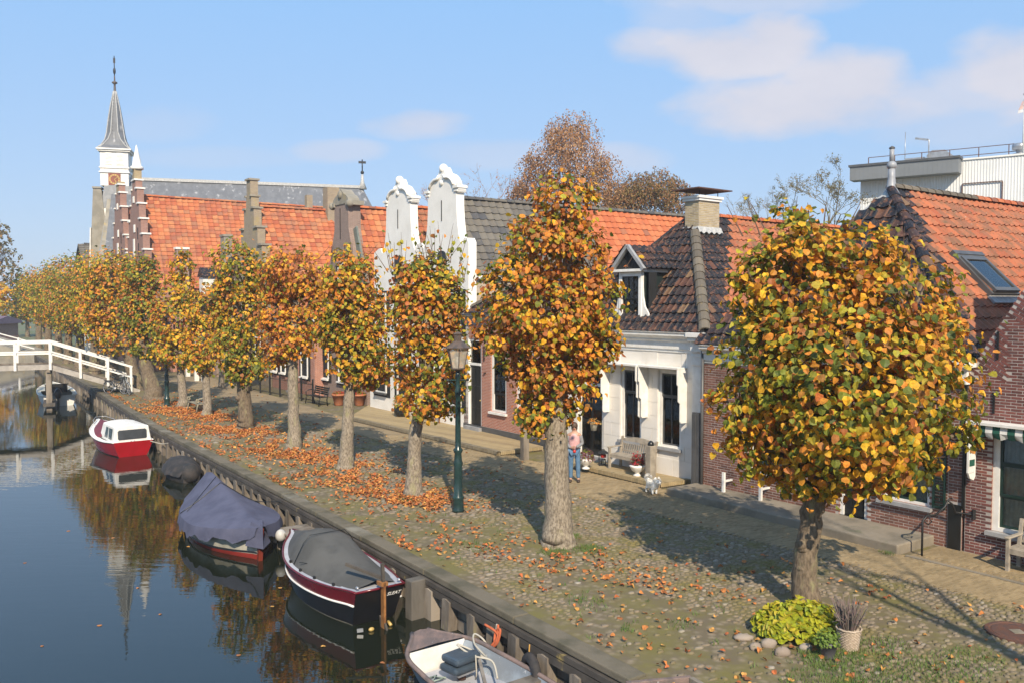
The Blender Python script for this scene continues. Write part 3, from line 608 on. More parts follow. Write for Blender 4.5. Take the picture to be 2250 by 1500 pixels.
# ------------------------------------------------------------------ houses
def house(name, label, x, y, t, cat='house', group=None): return thing(name, label, cat, (x, y, 0), R(t - 90), group)
def gable_roof(h, xc, hw, ze, zr, y0, y1, mat, tw, th, under=ORANGE, hip=0., front=None, back=True, nmax=300, ridge=None, split=None, over=.1, left=True, hipband=.0, tilesleft=False, bandmat=None):
    """roof slab (part) with tiles on the slope facing +x, and on the hip front if there is one"""
    r = MB(); x1, x0 = xc + hw, xc - hw; e = .012
    apex0 = (xc, y0 + hip, zr)
    r.quad((x1, y0, ze), (x1, y1, ze), (xc, y1, zr), apex0, under); r.quad((x0, y1, ze), (x0, y0, ze), apex0, (xc, y1, zr), under)
    if hip: r.add([(x0, y0, ze), (x1, y0, ze), apex0], [(0, 1, 2)], under)
    roof = r.build('roof', h); L_ = math.hypot(hw, zr - ze); fz = (zr - ze) / L_; fx = hw / L_
    def hipf(v): return hip * v / L_
    if split:   # list of (u0,u1,mat)
        for u0, u1, mt in split: tile_roof(roof, (x1, y0 + u0, ze), (0, 1, 0), (-fx, 0, fz), u1 - u0, L_, mt, tw, th, (lambda u, v, u0=u0: u + u0 > hipf(v)) if hip else None, nmax)
    elif hipband:
        tile_roof(roof, (x1, y0, ze), (0, 1, 0), (-fx, 0, fz), y1 - y0, L_, bandmat, tw, th, lambda u, v: hipf(v) < u < hipf(v) + hipband * (.6 + .8 * v / L_), nmax)
        tile_roof(roof, (x1, y0, ze), (0, 1, 0), (-fx, 0, fz), y1 - y0, L_, mat, tw, th, lambda u, v: u >= hipf(v) + hipband * (.6 + .8 * v / L_), nmax)
    else:
        tile_roof(roof, (x1, y0, ze), (0, 1, 0), (-fx, 0, fz), y1 - y0, L_, mat, tw, th, (lambda u, v: u > hipf(v)) if hip else None, nmax)
    if hip and front:
        Lf = math.hypot(hip, zr - ze); tile_roof(roof, (x0, y0, ze), (1, 0, 0), (0, hip / Lf, (zr - ze) / Lf), 2 * hw, Lf, front, tw, th, lambda u, v: hw * v / Lf < u < 2 * hw - hw * v / Lf, nmax)
    if ridge: ridge_tiles(roof, (xc, y0 + hip, zr), (xc, y1, zr), ridge)
    return roof
def chimney(h, x, y, z0, z1, w, d, mat, cap=None, name='chimney'):
    m = MB(); m.box(x - w / 2, x + w / 2, y - d / 2, y + d / 2, z0, z1, mat)
    if cap: m.box(x - w / 2 - .06, x + w / 2 + .06, y - d / 2 - .06, y + d / 2 + .06, z1 - .12, z1 + .04, cap)
    return m.build(name, h)

# ---- white house with hipped black roof
W = house('white_house', 'low white stuccoed house with hipped black tiled roof, dormer and tall cream brick chimney', 5.347, 24.208, 37.6)
wx0 = -6.15; holes = [(-3.22, -2.36, .95, 3.2), (-1.66, -.78, .95, 3.2), (-5.2, -4.0, .25, 3.35)]
m = MB(); wall_holes(m, wx0, 0, -.05, 4.3, 0, holes, STUCCO, .17)
m.quad((0, 0, -.05), (0, 13, -.05), (0, 13, 4.3), (0, 0, 4.3), OBRICK); m.quad((wx0, 13, -.05), (wx0, 0, -.05), (wx0, 0, 4.3), (wx0, 13, 4.3), OBRICK); m.quad((0, 13, -.05), (wx0, 13, -.05), (wx0, 13, 4.3), (0, 13, 4.3), OBRICK)
ww = m.build('wall', W)
# plaster blocks with open joints
rows = [(.02, .62), (.63, 1.02), (1.03, 1.42), (1.43, 1.82), (1.83, 2.22), (2.23, 2.62), (2.63, 3.02), (3.03, 3.72)]
for ri, (z0, z1) in enumerate(rows):
    x = wx0 + .01 - (ri % 2) * .42
    while x < -.34:
        a, b = max(x, wx0 + .01), min(x + .84, -.33); x += .85; segs = [(a, b)]
        for hx0, hx1, hz0, hz1 in [(q[0] - .02, q[1] + .02, q[2] - .12, q[3] + .03) for q in holes]:
            if z1 > hz0 and z0 < hz1:
                segs = [s for a_, b_ in segs for s in ((a_, min(b_, hx0)), (max(a_, hx1), b_)) if s[1] - s[0] > .03]
        for a_, b_ in segs: MB().box(a_, b_ - .008, -.012, .0, z0, z1, STUCCO).build('plaster_block', ww)
m = MB(); m.box(-.32, .03, -.06, .05, -.05, 3.75, WHITE); m.box(-.35, .06, -.09, .06, 3.42, 3.80, WHITE); m.box(-.36, .07, -.10, .06, 3.66, 3.74, WHITE); m.build('pilaster', W, bevel=.008)
cornice('cornice', W, wx0, -.32, 3.75, 4.32, 0, WHITE)
m = MB(); m.box(-.34, .07, -.14, .1, 3.80, 4.1, WHITE); m.box(-.36, .20, -.25, .12, 4.1, 4.2, WHITE); m.box(-.38, .27, -.31, .14, 4.2, 4.33, WHITE); m.build('cornice', W, bevel=.008)
window(W, -3.22, -2.36, .95, 3.2, 0, sill=GREYP, nx=2, rows=(.32, .68), fw=.09, smat=DKGREY, blind=.3, curtain='l'); window(W, -1.66, -.78, .95, 3.2, 0, sill=GREYP, nx=2, rows=(.32, .68), fw=.09, smat=DKGREY, blind=.3, curtain='l')
door(W, -5.2, -4.0, .25, 3.35, 0, transom=.8, glazed=True)
def hood(par, x0, x1, zt, zb, dep=.42):
    h = MB(); h.box(x0, x1, -dep, -.0125, zt - .03, zt + .02, WHITE); o = h.build('awning_hood', par)
    for sx in (x0, x1 - .035):
        d = dep; L_ = zt - .035 - zb
        poly = [(-.0125, zt - .035), (-d, zt - .035), (-d, zt - L_ * .30), (-d + .05, zt - L_ * .34), (-d + .05, zt - L_ * .62), (-d + .13, zt - L_ * .66), (-d + .13, zb + .04), (-d + .17, zb), (-.0125, zb)]
        MB().prism(poly, sx, sx + .035, WHITE, 'x').build('side_board', o, bevel=.004)
    return o
hood(W, -3.75, -2.18, 3.32, 1.75); hood(W, -2.1, -.55, 3.32, 1.75)
m = MB(); m.tube([(-3.92, -.02, 3.42), (-3.92, -.28, 3.5), (-3.92, -.3, 3.42)], .015, IRON, 6); m.lathe([(.02, .42), (.10, .3), (.09, .05), (.03, 0)], IRON, (-3.92, -.3, 3.0), 6, False); m.build('wall_lantern', W)
MB().box(-3.93, -3.87, -.04, -.0125, 1.85, 2.05, M('door_plate', (.05, .02, .015), .5)).build('name_plate', W)
roofW = gable_roof(W, -3.05, 3.2, 4.3, 8.0, -.12, 13, OLDOR, .24, .33, LEAD, hip=3.15, front=BLACKT, ridge=None, hipband=1.35, bandmat=BLACKT)
ridge_tiles(roofW, (.15, -.10, 4.34), (-2.45, 2.5, 7.35), RIDGET, .17, .36); ridge_tiles(roofW, (-3.05, 3.7, 8.0), (-3.05, 13, 8.0), ORANGE, .13, .36); ridge_tiles(roofW, (-6.25, -.1, 4.34), (-3.1, 3.0, 7.95), BLACKT, .09, .36)
# chimney of laid bricks
ch = MB(); cx0, cx1, cy0, cy1 = -2.98, -2.40, 2.62, 3.62; ch.box(cx0, cx1, cy0, cy1, 6.9, 8.42, MORTAR); cho = ch.build('chimney', W)
bricks(cho, cx0, cx1, 7.35, 8.41, cy0, YBRK, .2, .055, nmax=120); bricks(cho, cy0, cy1, 7.2, 8.41, cx1, YBRK, .2, .055, nmax=180, side=1)
m = MB(); m.box(cx0 - .10, cx1 + .10, cy0 - .10, cy1 + .10, 8.50, 8.58, WHITE); m.box(cx0 - .06, cx1 + .06, cy0 - .06, cy1 + .06, 8.42, 8.50, WHITE); m.build('chimney_cap', cho, bevel=.006)
m = MB(); ux0, ux1, uy0, uy1 = cx0 - .27, cx1 + .27, cy0 - .32, cy1 + .32; zc = 8.80; mx, my = (ux0 + ux1) / 2, (uy0 + uy1) / 2
m.add([(ux0, uy0, zc), (ux1, uy0, zc), (ux1, uy1, zc), (ux0, uy1, zc), (mx, my - .2, zc + .11), (mx, my + .2, zc + .11)], [(0, 1, 4), (1, 2, 5, 4), (2, 3, 5), (3, 0, 4, 5)], BLACKP)
m.box(ux0, ux1, uy0, uy1, zc - .035, zc - .003, RUST)
for x in (cx0 + .03, cx1 - .03):
    for y in (cy0 + .05, cy1 - .05): m.bar((x, y, 8.57), (x, y, zc - .03), .02, .02, IRON)
m.build('rain_cover', cho)
m = MB()
for i in range(26):
    x = cx1 + .012; y = cy0 - .08 + i * (cy1 - cy0 + .16) / 26; zz = 7.40 + .03 * math.sin(i * 1.1); z2 = 7.40 + .03 * math.sin((i + 1) * 1.1); y2 = y + (cy1 - cy0 + .16) / 26
    m.quad((x, y, 7.60), (x, y2, 7.60), (x + .10, y2, z2), (x + .10, y, zz), LEAD)
for i in range(16):
    x = cx0 - .08 + i * .045; zz = 7.36 + .03 * math.sin(i * 1.1); z2 = 7.36 + .03 * math.sin((i + 1) * 1.1)
    m.quad((x, cy0 - .012, 7.6), (x + .045, cy0 - .012, 7.6), (x + .045, cy0 - .10, z2), (x, cy0 - .10, zz), LEAD)
m.build('lead_flashing', cho)
# dormer
dx = -3.08; dr = MB(); y0 = .22
dr.box(dx - .48, dx - .37, y0, y0 + .12, 4.5, 6.12, WHITE); dr.box(dx + .37, dx + .48, y0, y0 + .12, 4.5, 6.12, WHITE); dr.box(dx - .50, dx + .50, y0 - .03, y0 + .12, 4.36, 4.62, WHITE); dr.box(dx - .37, dx + .37, y0 + .01, y0 + .12, 6.0, 6.12, WHITE)
dr.box(dx - .62, dx + .62, y0 - .14, y0 + .1, 6.12, 6.20, WHITE)
for sx in (-1, 1):   # scrolled wings beside the window
    dr.prism([(dx + sx * .482, 4.62), (dx + sx * .80, 4.62), (dx + sx * .80, 4.74), (dx + sx * .74, 4.86), (dx + sx * .60, 5.05), (dx + sx * .53, 5.35), (dx + sx * .50, 5.8), (dx + sx * .482, 5.8)], y0 + .03, y0 + .09, WHITE)
    dr.bar((dx + sx * .70, y0 - .10, 6.17), (dx, y0 - .10, 6.92), .10, .12, GREYP, up=(0, 1, 0))
    dr.add([(dx + sx * .47, y0 + .12, 4.65), (dx + sx * .47, y0 + .12, 6.12), (dx + sx * .47, 1.62, 6.12)], [(0, 1, 2)], CHEEK)
    dr.bar((dx + sx * .50, y0 + .12, 4.72), (dx + sx * .50, 1.66, 6.14), .05, .08, WHITE); dr.box(dx + sx * .50 - .04, dx + sx * .50 + .04, y0 + .1, 1.7, 6.10, 6.20, WHITE)
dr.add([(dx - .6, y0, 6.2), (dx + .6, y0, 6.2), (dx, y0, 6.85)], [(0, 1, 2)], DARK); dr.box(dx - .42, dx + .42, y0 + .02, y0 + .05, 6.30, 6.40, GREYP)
dr.quad((dx + .68, y0 - .1, 6.2), (dx + .68, 1.75, 6.2), (dx, 2.25, 6.9), (dx, y0 - .1, 6.9), LEAD); dr.quad((dx - .68, 1.75, 6.2), (dx - .68, y0 - .1, 6.2), (dx, y0 - .1, 6.9), (dx, 2.25, 6.9), LEAD)
dor = dr.build('dormer', W); l = math.hypot(.68, .7)
tile_roof(dor, (dx + .70, y0 - .06, 6.19), (0, 1, 0), (-.68 / l, 0, .7 / l), 2.0, l, BLACKT, .22, .30, lambda u, v: u < 1.85 + .5 * v, 60)
tile_roof(dor, (dx - .70, 1.8, 6.19), (0, -1, 0), (.68 / l, 0, .7 / l), 1.85, l, BLACKT, .22, .30, None, 20)
dw = window(W, dx - .37, dx + .37, 4.62, 6.0, y0 - .04, fmat=WHITE, smat=BLACKP, nx=3, rows=(.52, .48), fw=.02, sill=None, curtain='c', room=.5, sw=.035)
# stoep, plants come later
st = tag(MB().box(0, 1.15, -.02, 4.4, -.02, .13, YBRICK).build('stoep', loc=AB(17.2, 17.28), rz=R(T0 - 1)), kind='structure')

# ---- brick house with orange roof
Eh = house('brick_house', 'brown red brick house with white cornice, mossy orange roof, skylight and lead finial', 9.45, 17.862, 36)
holes = [(-2.94, -2.2, .2, 2.8), (-1.87, -.74, .78, 2.75), (-5.6, -4.4, .85, 2.8)]
m = MB(); wall_holes(m, -7.2, -.06, -.05, 3.55, 0, holes, MORTAR, .15, OBRICK)
m.quad((-.06, 0, -.05), (-.06, 12, -.05), (-.06, 12, 4), (-.06, 0, 4), OBRICK); m.quad((-7.2, 12, -.05), (-7.2, 0, -.05), (-7.2, 0, 4), (-7.2, 12, 4), OBRICK); m.quad((-.06, 12, 0), (-7.2, 12, 0), (-7.2, 12, 4), (-.06, 12, 4), OBRICK); m.quad((-7.2, 0, 3.55), (-.06, 0, 3.55), (-.06, 0, 4), (-7.2, 0, 4), OBRICK)
ew_ = m.build('wall', Eh); bricks(ew_, -7.18, -.36, 0, 3.55, 0, EBRK, .225, .064, holes); bricks(ew_, -.36, -.07, 1.0, 3.55, 0, EBRK, .2, .064, nmax=60)
cornice('cornice', Eh, -7.1, -.02, 3.55, 4.03, 0, WHITE)
m = MB(); m.box(-.24, .04, -.13, .1, 3.5, 3.86, WHITE); m.box(-.27, .16, -.30, .12, 3.86, 4.04, WHITE); m.build('cornice', Eh, bevel=.01)
window(Eh, -1.87, -.74, .78, 2.75, 0, smat=DKGREEN, nx=3, rows=(.5, .5), silld=.12, curtain='lr'); window(Eh, -5.6, -4.4, .85, 2.8, 0, smat=DKGREEN, nx=3, rows=(.5, .5), curtain='lr'); door(Eh, -2.94, -2.2, .2, 2.8, 0, transom=.55)
for x0 in (-.68, -2.18):
    m = MB(); m.box(x0, x0 + .04, -.05, -.01, .8, 2.75, DKGREEN); m.box(x0 + .24, x0 + .28, -.05, -.01, .8, 2.75, DKGREEN); m.box(x0 + .04, x0 + .24, -.05, -.01, .8, .86, DKGREEN); m.box(x0 + .04, x0 + .24, -.05, -.01, 2.69, 2.75, DKGREEN)
    for i in range(26): m.bar((x0 + .14, -.03, .90 + i * .07), (x0 + .14, -.03, .902 + i * .07), .2, .006, DKGREEN, up=(0, .6, .8)); m.box(x0 + .04, x0 + .24, -.042, -.018, .885 + i * .07, .90 + i * .07, DKGREEN)
    m.build('shutter', Eh)
roofE = gable_roof(Eh, -3.6, 3.75, 4.02, 8.1, -.12, 13, OLDOR, .29, .335, LEAD, hip=3.1, front=BLACKT, ridge=None, hipband=.55, bandmat=BLACKT)
ridge_tiles(roofE, (-3.6, 3.1, 8.1), (-3.6, 7.4, 8.1), RIDGET, .15, .38); ridge_tiles(roofE, (-3.6, 7.4, 8.1), (-3.6, 13, 8.1), ORANGE, .15, .38); ridge_tiles(roofE, (.13, -.1, 4.05), (-3.55, 3.0, 8.05), BLACKT, .13, .36)
m = MB(); m.lathe([(.34, -.42), (.22, -.15), (.12, .05), (.095, .3), (.085, .55)], ZINC, (-3.6, 3.1, 8.12), 10); m.ell((-3.6, 3.1, 8.72), (.125, .125, .12), ZINC); m.lathe([(.06, .70), (.06, 1.05)], ZINC, (-3.6, 3.1, 8.1), 10); m.lathe([(.075, 1.05), (.075, 1.08), (.02, 1.12)], DKGREY, (-3.6, 3.1, 8.1), 10); m.build('finial', roofE)
# skylight, sash tilted open
Vv = Vector((-3.75, 0, 4.08)).normalized(); Un = Vector((0, 1, 0)); Nn = Un.cross(Vv); S0 = Vector((-.98, 2.75, 5.25)) + Nn * .10
def sk(name, par, u0, u1, v0, v1, n0, n1, mat, tilt=0.):
    V2 = (Vv * math.cos(tilt) + Nn * math.sin(tilt)); N2 = Un.cross(V2); o = S0 + Vv * 1.26 * (1 if tilt else 0)
    if tilt: v0, v1 = v0 - 1.26, v1 - 1.26
    M_ = M4(Un, V2, N2, o); m = MB(); m.box(u0, u1, v0, v1, n0, n1, mat, M_); return m
skf = MB()
for a in ((0, .09, 0, 1.3), (1.31, 1.40, 0, 1.3), (0.09, 1.31, 0, .10), (.09, 1.31, 1.2, 1.3)): skf.box(a[0], a[1], a[2], a[3], -.05, .10, DKGREY, M4(Un, Vv, Nn, S0))
skf.box(-.06, 1.46, -.22, .0, -.02, .03, LEAD, M4(Un, Vv, Nn, S0)); skf.box(-.02, 1.42, 1.3, 1.42, -.02, .12, DKGREY, M4(Un, Vv, Nn, S0)); skf.box(.09, 1.31, .1, 1.2, -.12, -.10, DARK, M4(Un, Vv, Nn, S0))
sko = skf.build('skylight', roofE); s2 = MB()
for a in ((.1, .20, .02, 1.2), (1.2, 1.30, .02, 1.2), (.2, 1.2, .02, .13), (.2, 1.2, 1.1, 1.2)): s2.box(a[0], a[1], a[2] - 1.26, a[3] - 1.26, .06, .13, DKGREY, M4(Un, (Vv * math.cos(-.05) + Nn * math.sin(-.05)), Un.cross(Vv * math.cos(-.05) + Nn * math.sin(-.05)), S0 + Vv * 1.26))
s2.box(.2, 1.2, .13 - 1.26, 1.1 - 1.26, .09, .10, GLASS, M4(Un, (Vv * math.cos(-.05) + Nn * math.sin(-.05)), Un.cross(Vv * math.cos(-.05) + Nn * math.sin(-.05)), S0 + Vv * 1.26)); s2.build('skylight_sash', roofE)
m = MB(); m.box(-.055, .0, -.05, .05, .9, 3.5, BLACKP); m.build('downpipe', Eh)
MB().box(-.34, -.07, -.03, -.006, 0, .95, BLACKP).build('alley_door', Eh)
m = MB(); m.tube([(-7.13, -.06, 3.9), (-7.13, -.06, 0)], .045, DKGREY, 8); m.box(-7.5, -7.22, -.05, .06, 0, 2.15, DKGREY); m.box(-7.49, -7.36, -.07, -.05, .02, 2.1, DKGREY); m.build('alley_gate', Eh)
slab = tag(MB().box(0, 1.5, 0, 6.7, -.05, .2, CONC).build('stone_slab', loc=AB(9.75, 16.68), rz=R(T0 - 1), bevel=.03), kind='structure')

# ---- purple brick gable house at the right edge
B = house('gabled_brick_house', 'purple brick house with pointed gable and striped window awning at the right edge', 9.45, 17.862, 36)
hole = [(.52, 2.3, .56, 2.62)]; bx1 = 6.0; gz = lambda x: 3.75 + (x) * 1.62 if x < 3 else 3.75 + (6 - x) * 1.62
m = MB(); wall_holes(m, 0, bx1, -.05, 3.75, 0, hole, MORTAR, .14, OBRICK); m.add([(0, 0, 3.75), (bx1, 0, 3.75), (3, 0, 8.61)], [(0, 1, 2)], MORTAR)
m.quad((0, 12, -.05), (0, 0, -.05), (0, 0, 3.75), (0, 12, 3.75), OBRICK); m.quad((bx1, 0, -.05), (bx1, 12, -.05), (bx1, 12, 3.75), (bx1, 0, 3.75), OBRICK); m.add([(0, 0.02, 3.75), (0, .3, 3.75), (3, .3, 8.61), (3, .02, 8.61)], [(0, 1, 2, 3)], OBRICK)
bw = m.build('wall', B); band = .42
def tumb(x, z): d = (x * 1.62 + 3.75 - z) / math.hypot(1.62, 1); s = ((x + 1.62 * z) / math.hypot(1.62, 1)) % 1.15; return z > 3.6 and d < .72 * (1 - s / 1.15)
bricks(bw, .005, 2.0, 0, 7, 0, PLUMB, .212, .0605, hole, 300, lambda x, z: z < gz(x) - .03 and not tumb(x, z))
ms = []; ang = math.atan(1.62) - math.pi / 2; ca, sa = math.cos(ang), math.sin(ang)
for i in range(-60, 90):
    for k in range(-40, 60):
        u, v = (k + (i % 2) * .5) * .212, i * .0605; x, z = u * ca - v * sa, 4 + u * sa + v * ca
        if .02 < x < 2 and 3.62 < z < gz(x) - .02 and tumb(x, z): ms.append(M4(Vector((ca * .93, 0, sa * .93)), Vector((0, 1, 0)), Vector((-sa, 0, ca)), Vector((x, -.006, z))))
w_, h_ = .106, .025; scatter('brick', [([(-w_, 0, -h_), (w_, 0, -h_), (w_, 0, h_), (-w_, 0, h_), (-w_, .03, -h_), (w_, .03, -h_), (w_, .03, h_), (-w_, .03, h_)], [(0, 1, 2, 3), (0, 4, 5, 1), (1, 5, 6, 2), (2, 6, 7, 3), (3, 7, 4, 0)])], ms, PLUMB, bw, 120)
r = MB(); r.quad((0, .3, 3.8), (3, .3, 8.6), (3, 12, 8.6), (0, 12, 3.8), OLDOR); r.quad((3, .3, 8.6), (6, .3, 3.8), (6, 12, 3.8), (3, 12, 8.6), OLDOR); r.build('roof', B)
window(B, .52, 2.3, .56, 2.62, 0, smat=DKGREEN, nx=3, rows=(.3, .35, .35), fw=.13, silld=.13, blind=.28, curtain='l')
aw = MB(); aw.box(.18, 2.6, -.42, -.005, 2.74, 2.79, WHITE); awo = aw.build('awning_hood', B)
for x in (.20, 2.55): MB().prism([(-.01, 2.735), (-.40, 2.735), (-.40, 2.45), (-.34, 2.35), (-.34, 1.72), (-.27, 1.6), (-.12, 1.55), (-.05, 1.62), (-.05, 2.0), (-.01, 2.1)], x - .02, x + .02, WHITE, 'x').build('side_board', awo)
n = 16
for i in range(n):
    x0, x1 = .26 + i * 2.26 / n, .26 + (i + 1) * 2.26 / n - .004; mt = AWNG if i % 2 else AWNW; c = MB(); sg = .03 * math.sin(i * 1.9)
    c.quad((x0, -.36, 2.73), (x1, -.36, 2.73), (x1, -.38, 2.60), (x0, -.38, 2.60), mt); c.quad((x0, -.38, 2.60), (x1, -.38, 2.60), (x1, -.33, 2.49 + sg), (x0, -.33, 2.49 - sg), mt); c.build('awning_stripe', awo)
for i in range(7):
    c = MB(); c.box(.215 + .006, .235, -.31, -.12, 1.72 + i * .135, 1.72 + (i + 1) * .135 - .003, AWNG if i % 2 else AWNW); c.build('awning_stripe', awo)
for x, z0, z1 in ((.58, 4.05, 4.6), (.53, 2.95, 3.38)): MB().box(x - .02, x + .02, -.03, -.008, z0, z1, IRON).build('wall_anchor', B)

# ---- red brick house behind the second tree
Rb = house('red_brick_house', 'bright red brick house with black double door and dark hipped roof behind the lamp post', -1.975, 34.871, 35.4)
holes = [(.36, 1.35, .2, 3.75), (2.0, 3.05, 1.0, 3.55), (3.68, 4.75, 1.0, 3.55)]
m = MB(); wall_holes(m, .05, 6.1, .15, 4.3, 0, holes, RBRICK, .15); m.quad((6.1, 0, 0), (6.1, 10, 0), (6.1, 10, 4.3), (6.1, 0, 4.3), RBRICK); m.box(.05, 6.1, -.03, .0, 0, .34, DKGREY)
m.build('wall', Rb); door(Rb, .36, 1.35, .28, 3.75, 0, transom=1.0, panels=((.08, .3), (.34, .66), (.7, .95)))
for x0, x1 in ((2.0, 3.05), (3.68, 4.75)): window(Rb, x0, x1, 1.0, 3.55, 0, nx=2, rows=(.22, .26, .26, .26), fw=.13, sill=WHITE, curtain='lr')
cornice('cornice', Rb, .05, 6.15, 4.3, 4.72, 0, GREYP); m = MB()
for i in range(12): m.box(1.5, 1.56 + .02 * (i % 3), -.02, -.004, 2.9 + i * .05, 2.93 + i * .05, IRON)
m.build('wall_ornament', Rb); MB().lathe([(.07, 0), (.07, .02)], IRON, (1.62, -.02, 2.45), 10).build('house_number', Rb)
rr = gable_roof(Rb, 3.1, 3.1, 4.7, 6.5, -.1, 10, BLACKT, .24, .32, LEAD, hip=2.3, front=BLACKT, hipband=30, bandmat=BLACKT, nmax=120)
ridge_tiles(rr, (.02, -.08, 4.74), (3.1, 2.2, 6.5), RIDGET, .13, .36, 30)

# ---- two white neck gables
HALF = [(2.1, 0), (2.1, 7.3), (2.06, 7.55), (1.93, 7.74), (1.74, 7.74), (1.58, 7.5), (1.45, 7.62), (1.30, 8.0), (1.20, 8.5), (1.15, 9.1), (1.14, 9.62)]
CAPH = [(1.14, 9.62), (1.24, 9.62), (1.30, 9.74), (1.30, 9.92), (1.02, 9.95), (.96, 10.12), (.80, 10.27), (.56, 10.36), (.36, 10.38), (.28, 10.50), (.17, 10.66), (.1, 10.76), (0, 10.8)]
def neck_gable(name, label, xc, hwl, hwr, dz=0.):
    h = house(name, label, -1.975, 34.871, 35.4)
    right = [(min(x, 9) if x < 2 else hwr, z + (dz if z > 0 else 0)) for x, z in HALF + CAPH]; left = [(-x if x < 2 else -hwl, z + (dz if z > 0 else 0)) for x, z in HALF + CAPH][::-1]
    poly = [(xc + x, z) for x, z in right] + [(xc + x, z) for x, z in left[1:]]
    m = MB(); m.prism(poly, 0, .38, LIME); m.build('facade', h)
    m = MB()
    for s in (-1, 1):   # capping mouldings and curved pediment
        m.box(xc + (s * 1.34 if s < 0 else .98), xc + (-.98 if s < 0 else 1.34), -.08, .42, 9.80 + dz, 9.90 + dz, LIME); m.box(xc + (s * 1.27 if s < 0 else 1.02), xc + (-1.02 if s < 0 else 1.27), -.05, .40, 9.66 + dz, 9.72 + dz, LIME)
        m.tube([(xc + s * x, -.03, z + dz) for x, z in ((.98, 9.95), (.9, 10.1), (.74, 10.22), (.52, 10.3), (.3, 10.3), (.18, 10.42))], .07, LIME, 6)
        m.tube([(xc + s * x, .2, z + dz) for x, z in ((1.02, 9.95), (.95, 10.14), (.78, 10.28), (.54, 10.36))], .13, LIME, 6)
    m.ell((xc, .1, 10.72 + dz), (.16, .2, .2), LIME); m.ell((xc, -.02, 10.12 + dz), (.14, .06, .12), LIME); m.build('gable_crest', h)
    MB().bar((xc, -.015, 9.4 + dz), (xc, -.015, 8.55 + dz), .025, .03, IRON).build('wall_anchor', h)
    m = MB(); m.prism([(xc - .34, 6.1), (xc + .34, 6.1)] + [(xc + .34 * math.cos(q), 7.1 + dz + .22 * math.sin(q)) for q in np.linspace(0, math.pi, 9)], -.03, -.004, BLACKP); m.build('loft_shutter', h)
    return h
WN1 = neck_gable('neck_gable_house', 'taller nearer white neck gabled house with grey tiled side roof', -1.64, 2.1, 2.06, 0)
WN2 = neck_gable('neck_gable_house', 'farther white neck gabled house beside the brown neck gable', -5.5, 2.42, 1.72, -.05); MB().box(-8.5, -7.9, .02, .4, 0, 5.6, LIME).build('wall', WN2)
for h, wins in ((WN1, [(-3.2, -2.2), (-1.1, -.1)]), (WN2, [(-7.75, -6.66), (-5.6, -4.6)])):
    for x0, x1 in wins: window(h, x0, x1, .95, 3.0, -.12, sill=DKGREY, nx=2, rows=(.5, .5), silld=.05, room=.1); window(h, x0, x1, 4.0, 5.6, -.12, sill=DKGREY, nx=2, rows=(.5, .5), silld=.05, room=.1)
    m = MB()
    x = .42 if h is WN1 else -3.8; m.quad((x, .38, 0), (x, 15, 0), (x, 15, 6.2), (x, .38, 6.2), YBRICKW); x = -3.7 if h is WN1 else -8.4; m.quad((x, 15, 0), (x, .38, 0), (x, .38, 6.2), (x, 15, 6.2), YBRICKW); m.build('side_wall', h)
r1 = gable_roof(WN1, -1.64, 2.2, 6.28, 9.5, .36, 15, GREYT, .37, .345, DKGREY, split=[(0, 7.1, GREYT), (7.1, 14.6, ORANGE)]); ridge_tiles(r1, (-1.64, .4, 9.5), (-1.64, 15, 9.5), GREYT, .15, .4)
m = MB(); m.box(.50, .62, .3, 14, 6.12, 6.24, WHITE); m.build('gutter', WN1)
r2 = gable_roof(WN2, -5.5, 1.9, 6.2, 9.45, .36, 13, OLDOR, .30, .33, FAROR); ridge_tiles(r2, (-5.5, .4, 9.45), (-5.5, 13, 9.45), ORANGE, .14, .4)

# ---- brown brick neck gable
Bn = house('brown_gable_house', 'brown brick house with carved stone topped neck gable left of the white gables', -8.611, 45.245, 35.4)
xc = -.66; poly = [(xc - 2.95, 0), (xc + 2.95, 0), (xc + 2.95, 3.6), (xc + 2.2, 5.3), (xc + .88, 9.0), (xc + .85, 10.35), (xc - .85, 10.35), (xc - .88, 9.0), (xc - 2.2, 5.3), (xc - 2.95, 3.6)]
m = MB(); m.prism(poly, 0, .7, BBRICK); m.build('facade', Bn); m = MB()
for s in (-1, 1):
    m.box(min(xc + s * .72, xc + s * 1.2), max(xc + s * .72, xc + s * 1.2), -.1, .75, 10.2, 10.42, SANDST)
    m.ell((xc + s * 1.08, 0, 10.28), (.18, .2, .2), SANDST); m.bar((xc + s * 1.02, .3, 9.0), (xc + s * 3.0, .3, 3.7), .5, .10, M('mossy_lead' + ('a' if s > 0 else 'b'), (.17, .19, .16), .7), up=(0, 1, 0))
m.prism([(xc + x, z) for x, z in ((-.72, 10.3), (.72, 10.3), (.98, 10.42), (.9, 10.58), (.7, 10.72), (.42, 10.82), (.25, 10.95), (0, 11.1), (-.25, 10.95), (-.42, 10.82), (-.7, 10.72), (-.9, 10.58), (-.98, 10.42))], -.04, .6, SANDST); m.ell((xc, -.05, 10.8), (.2, .12, .22), SANDST); m.build('gable_crest', Bn)
m = MB(); m.bar((xc - .1, -.02, 10.1), (xc - .1, -.02, 8.5), .03, .03, IRON); m.build('wall_anchor', Bn)
for x in (-1.5, .55): MB().bar((xc + x * .8, -.02, 8.2), (xc + x * .8, -.02, 6.6), .03, .03, IRON).build('wall_anchor', Bn)
for x in (-2.2, .0, 1.4): window(Bn, xc + x - .45, xc + x + .45, 1.0, 2.9, -.12, nx=2, rows=(.5, .5), room=.1, silld=.05, sill=WHITE)
window(Bn, xc - .4, xc + .4, 5.8, 7.0, -.12, nx=2, rows=(.5, .5), room=.1, silld=.05); MB().box(xc - .1, xc + .3, -.06, -.01, 7.0, 7.4, LIME).build('gable_stone', Bn)
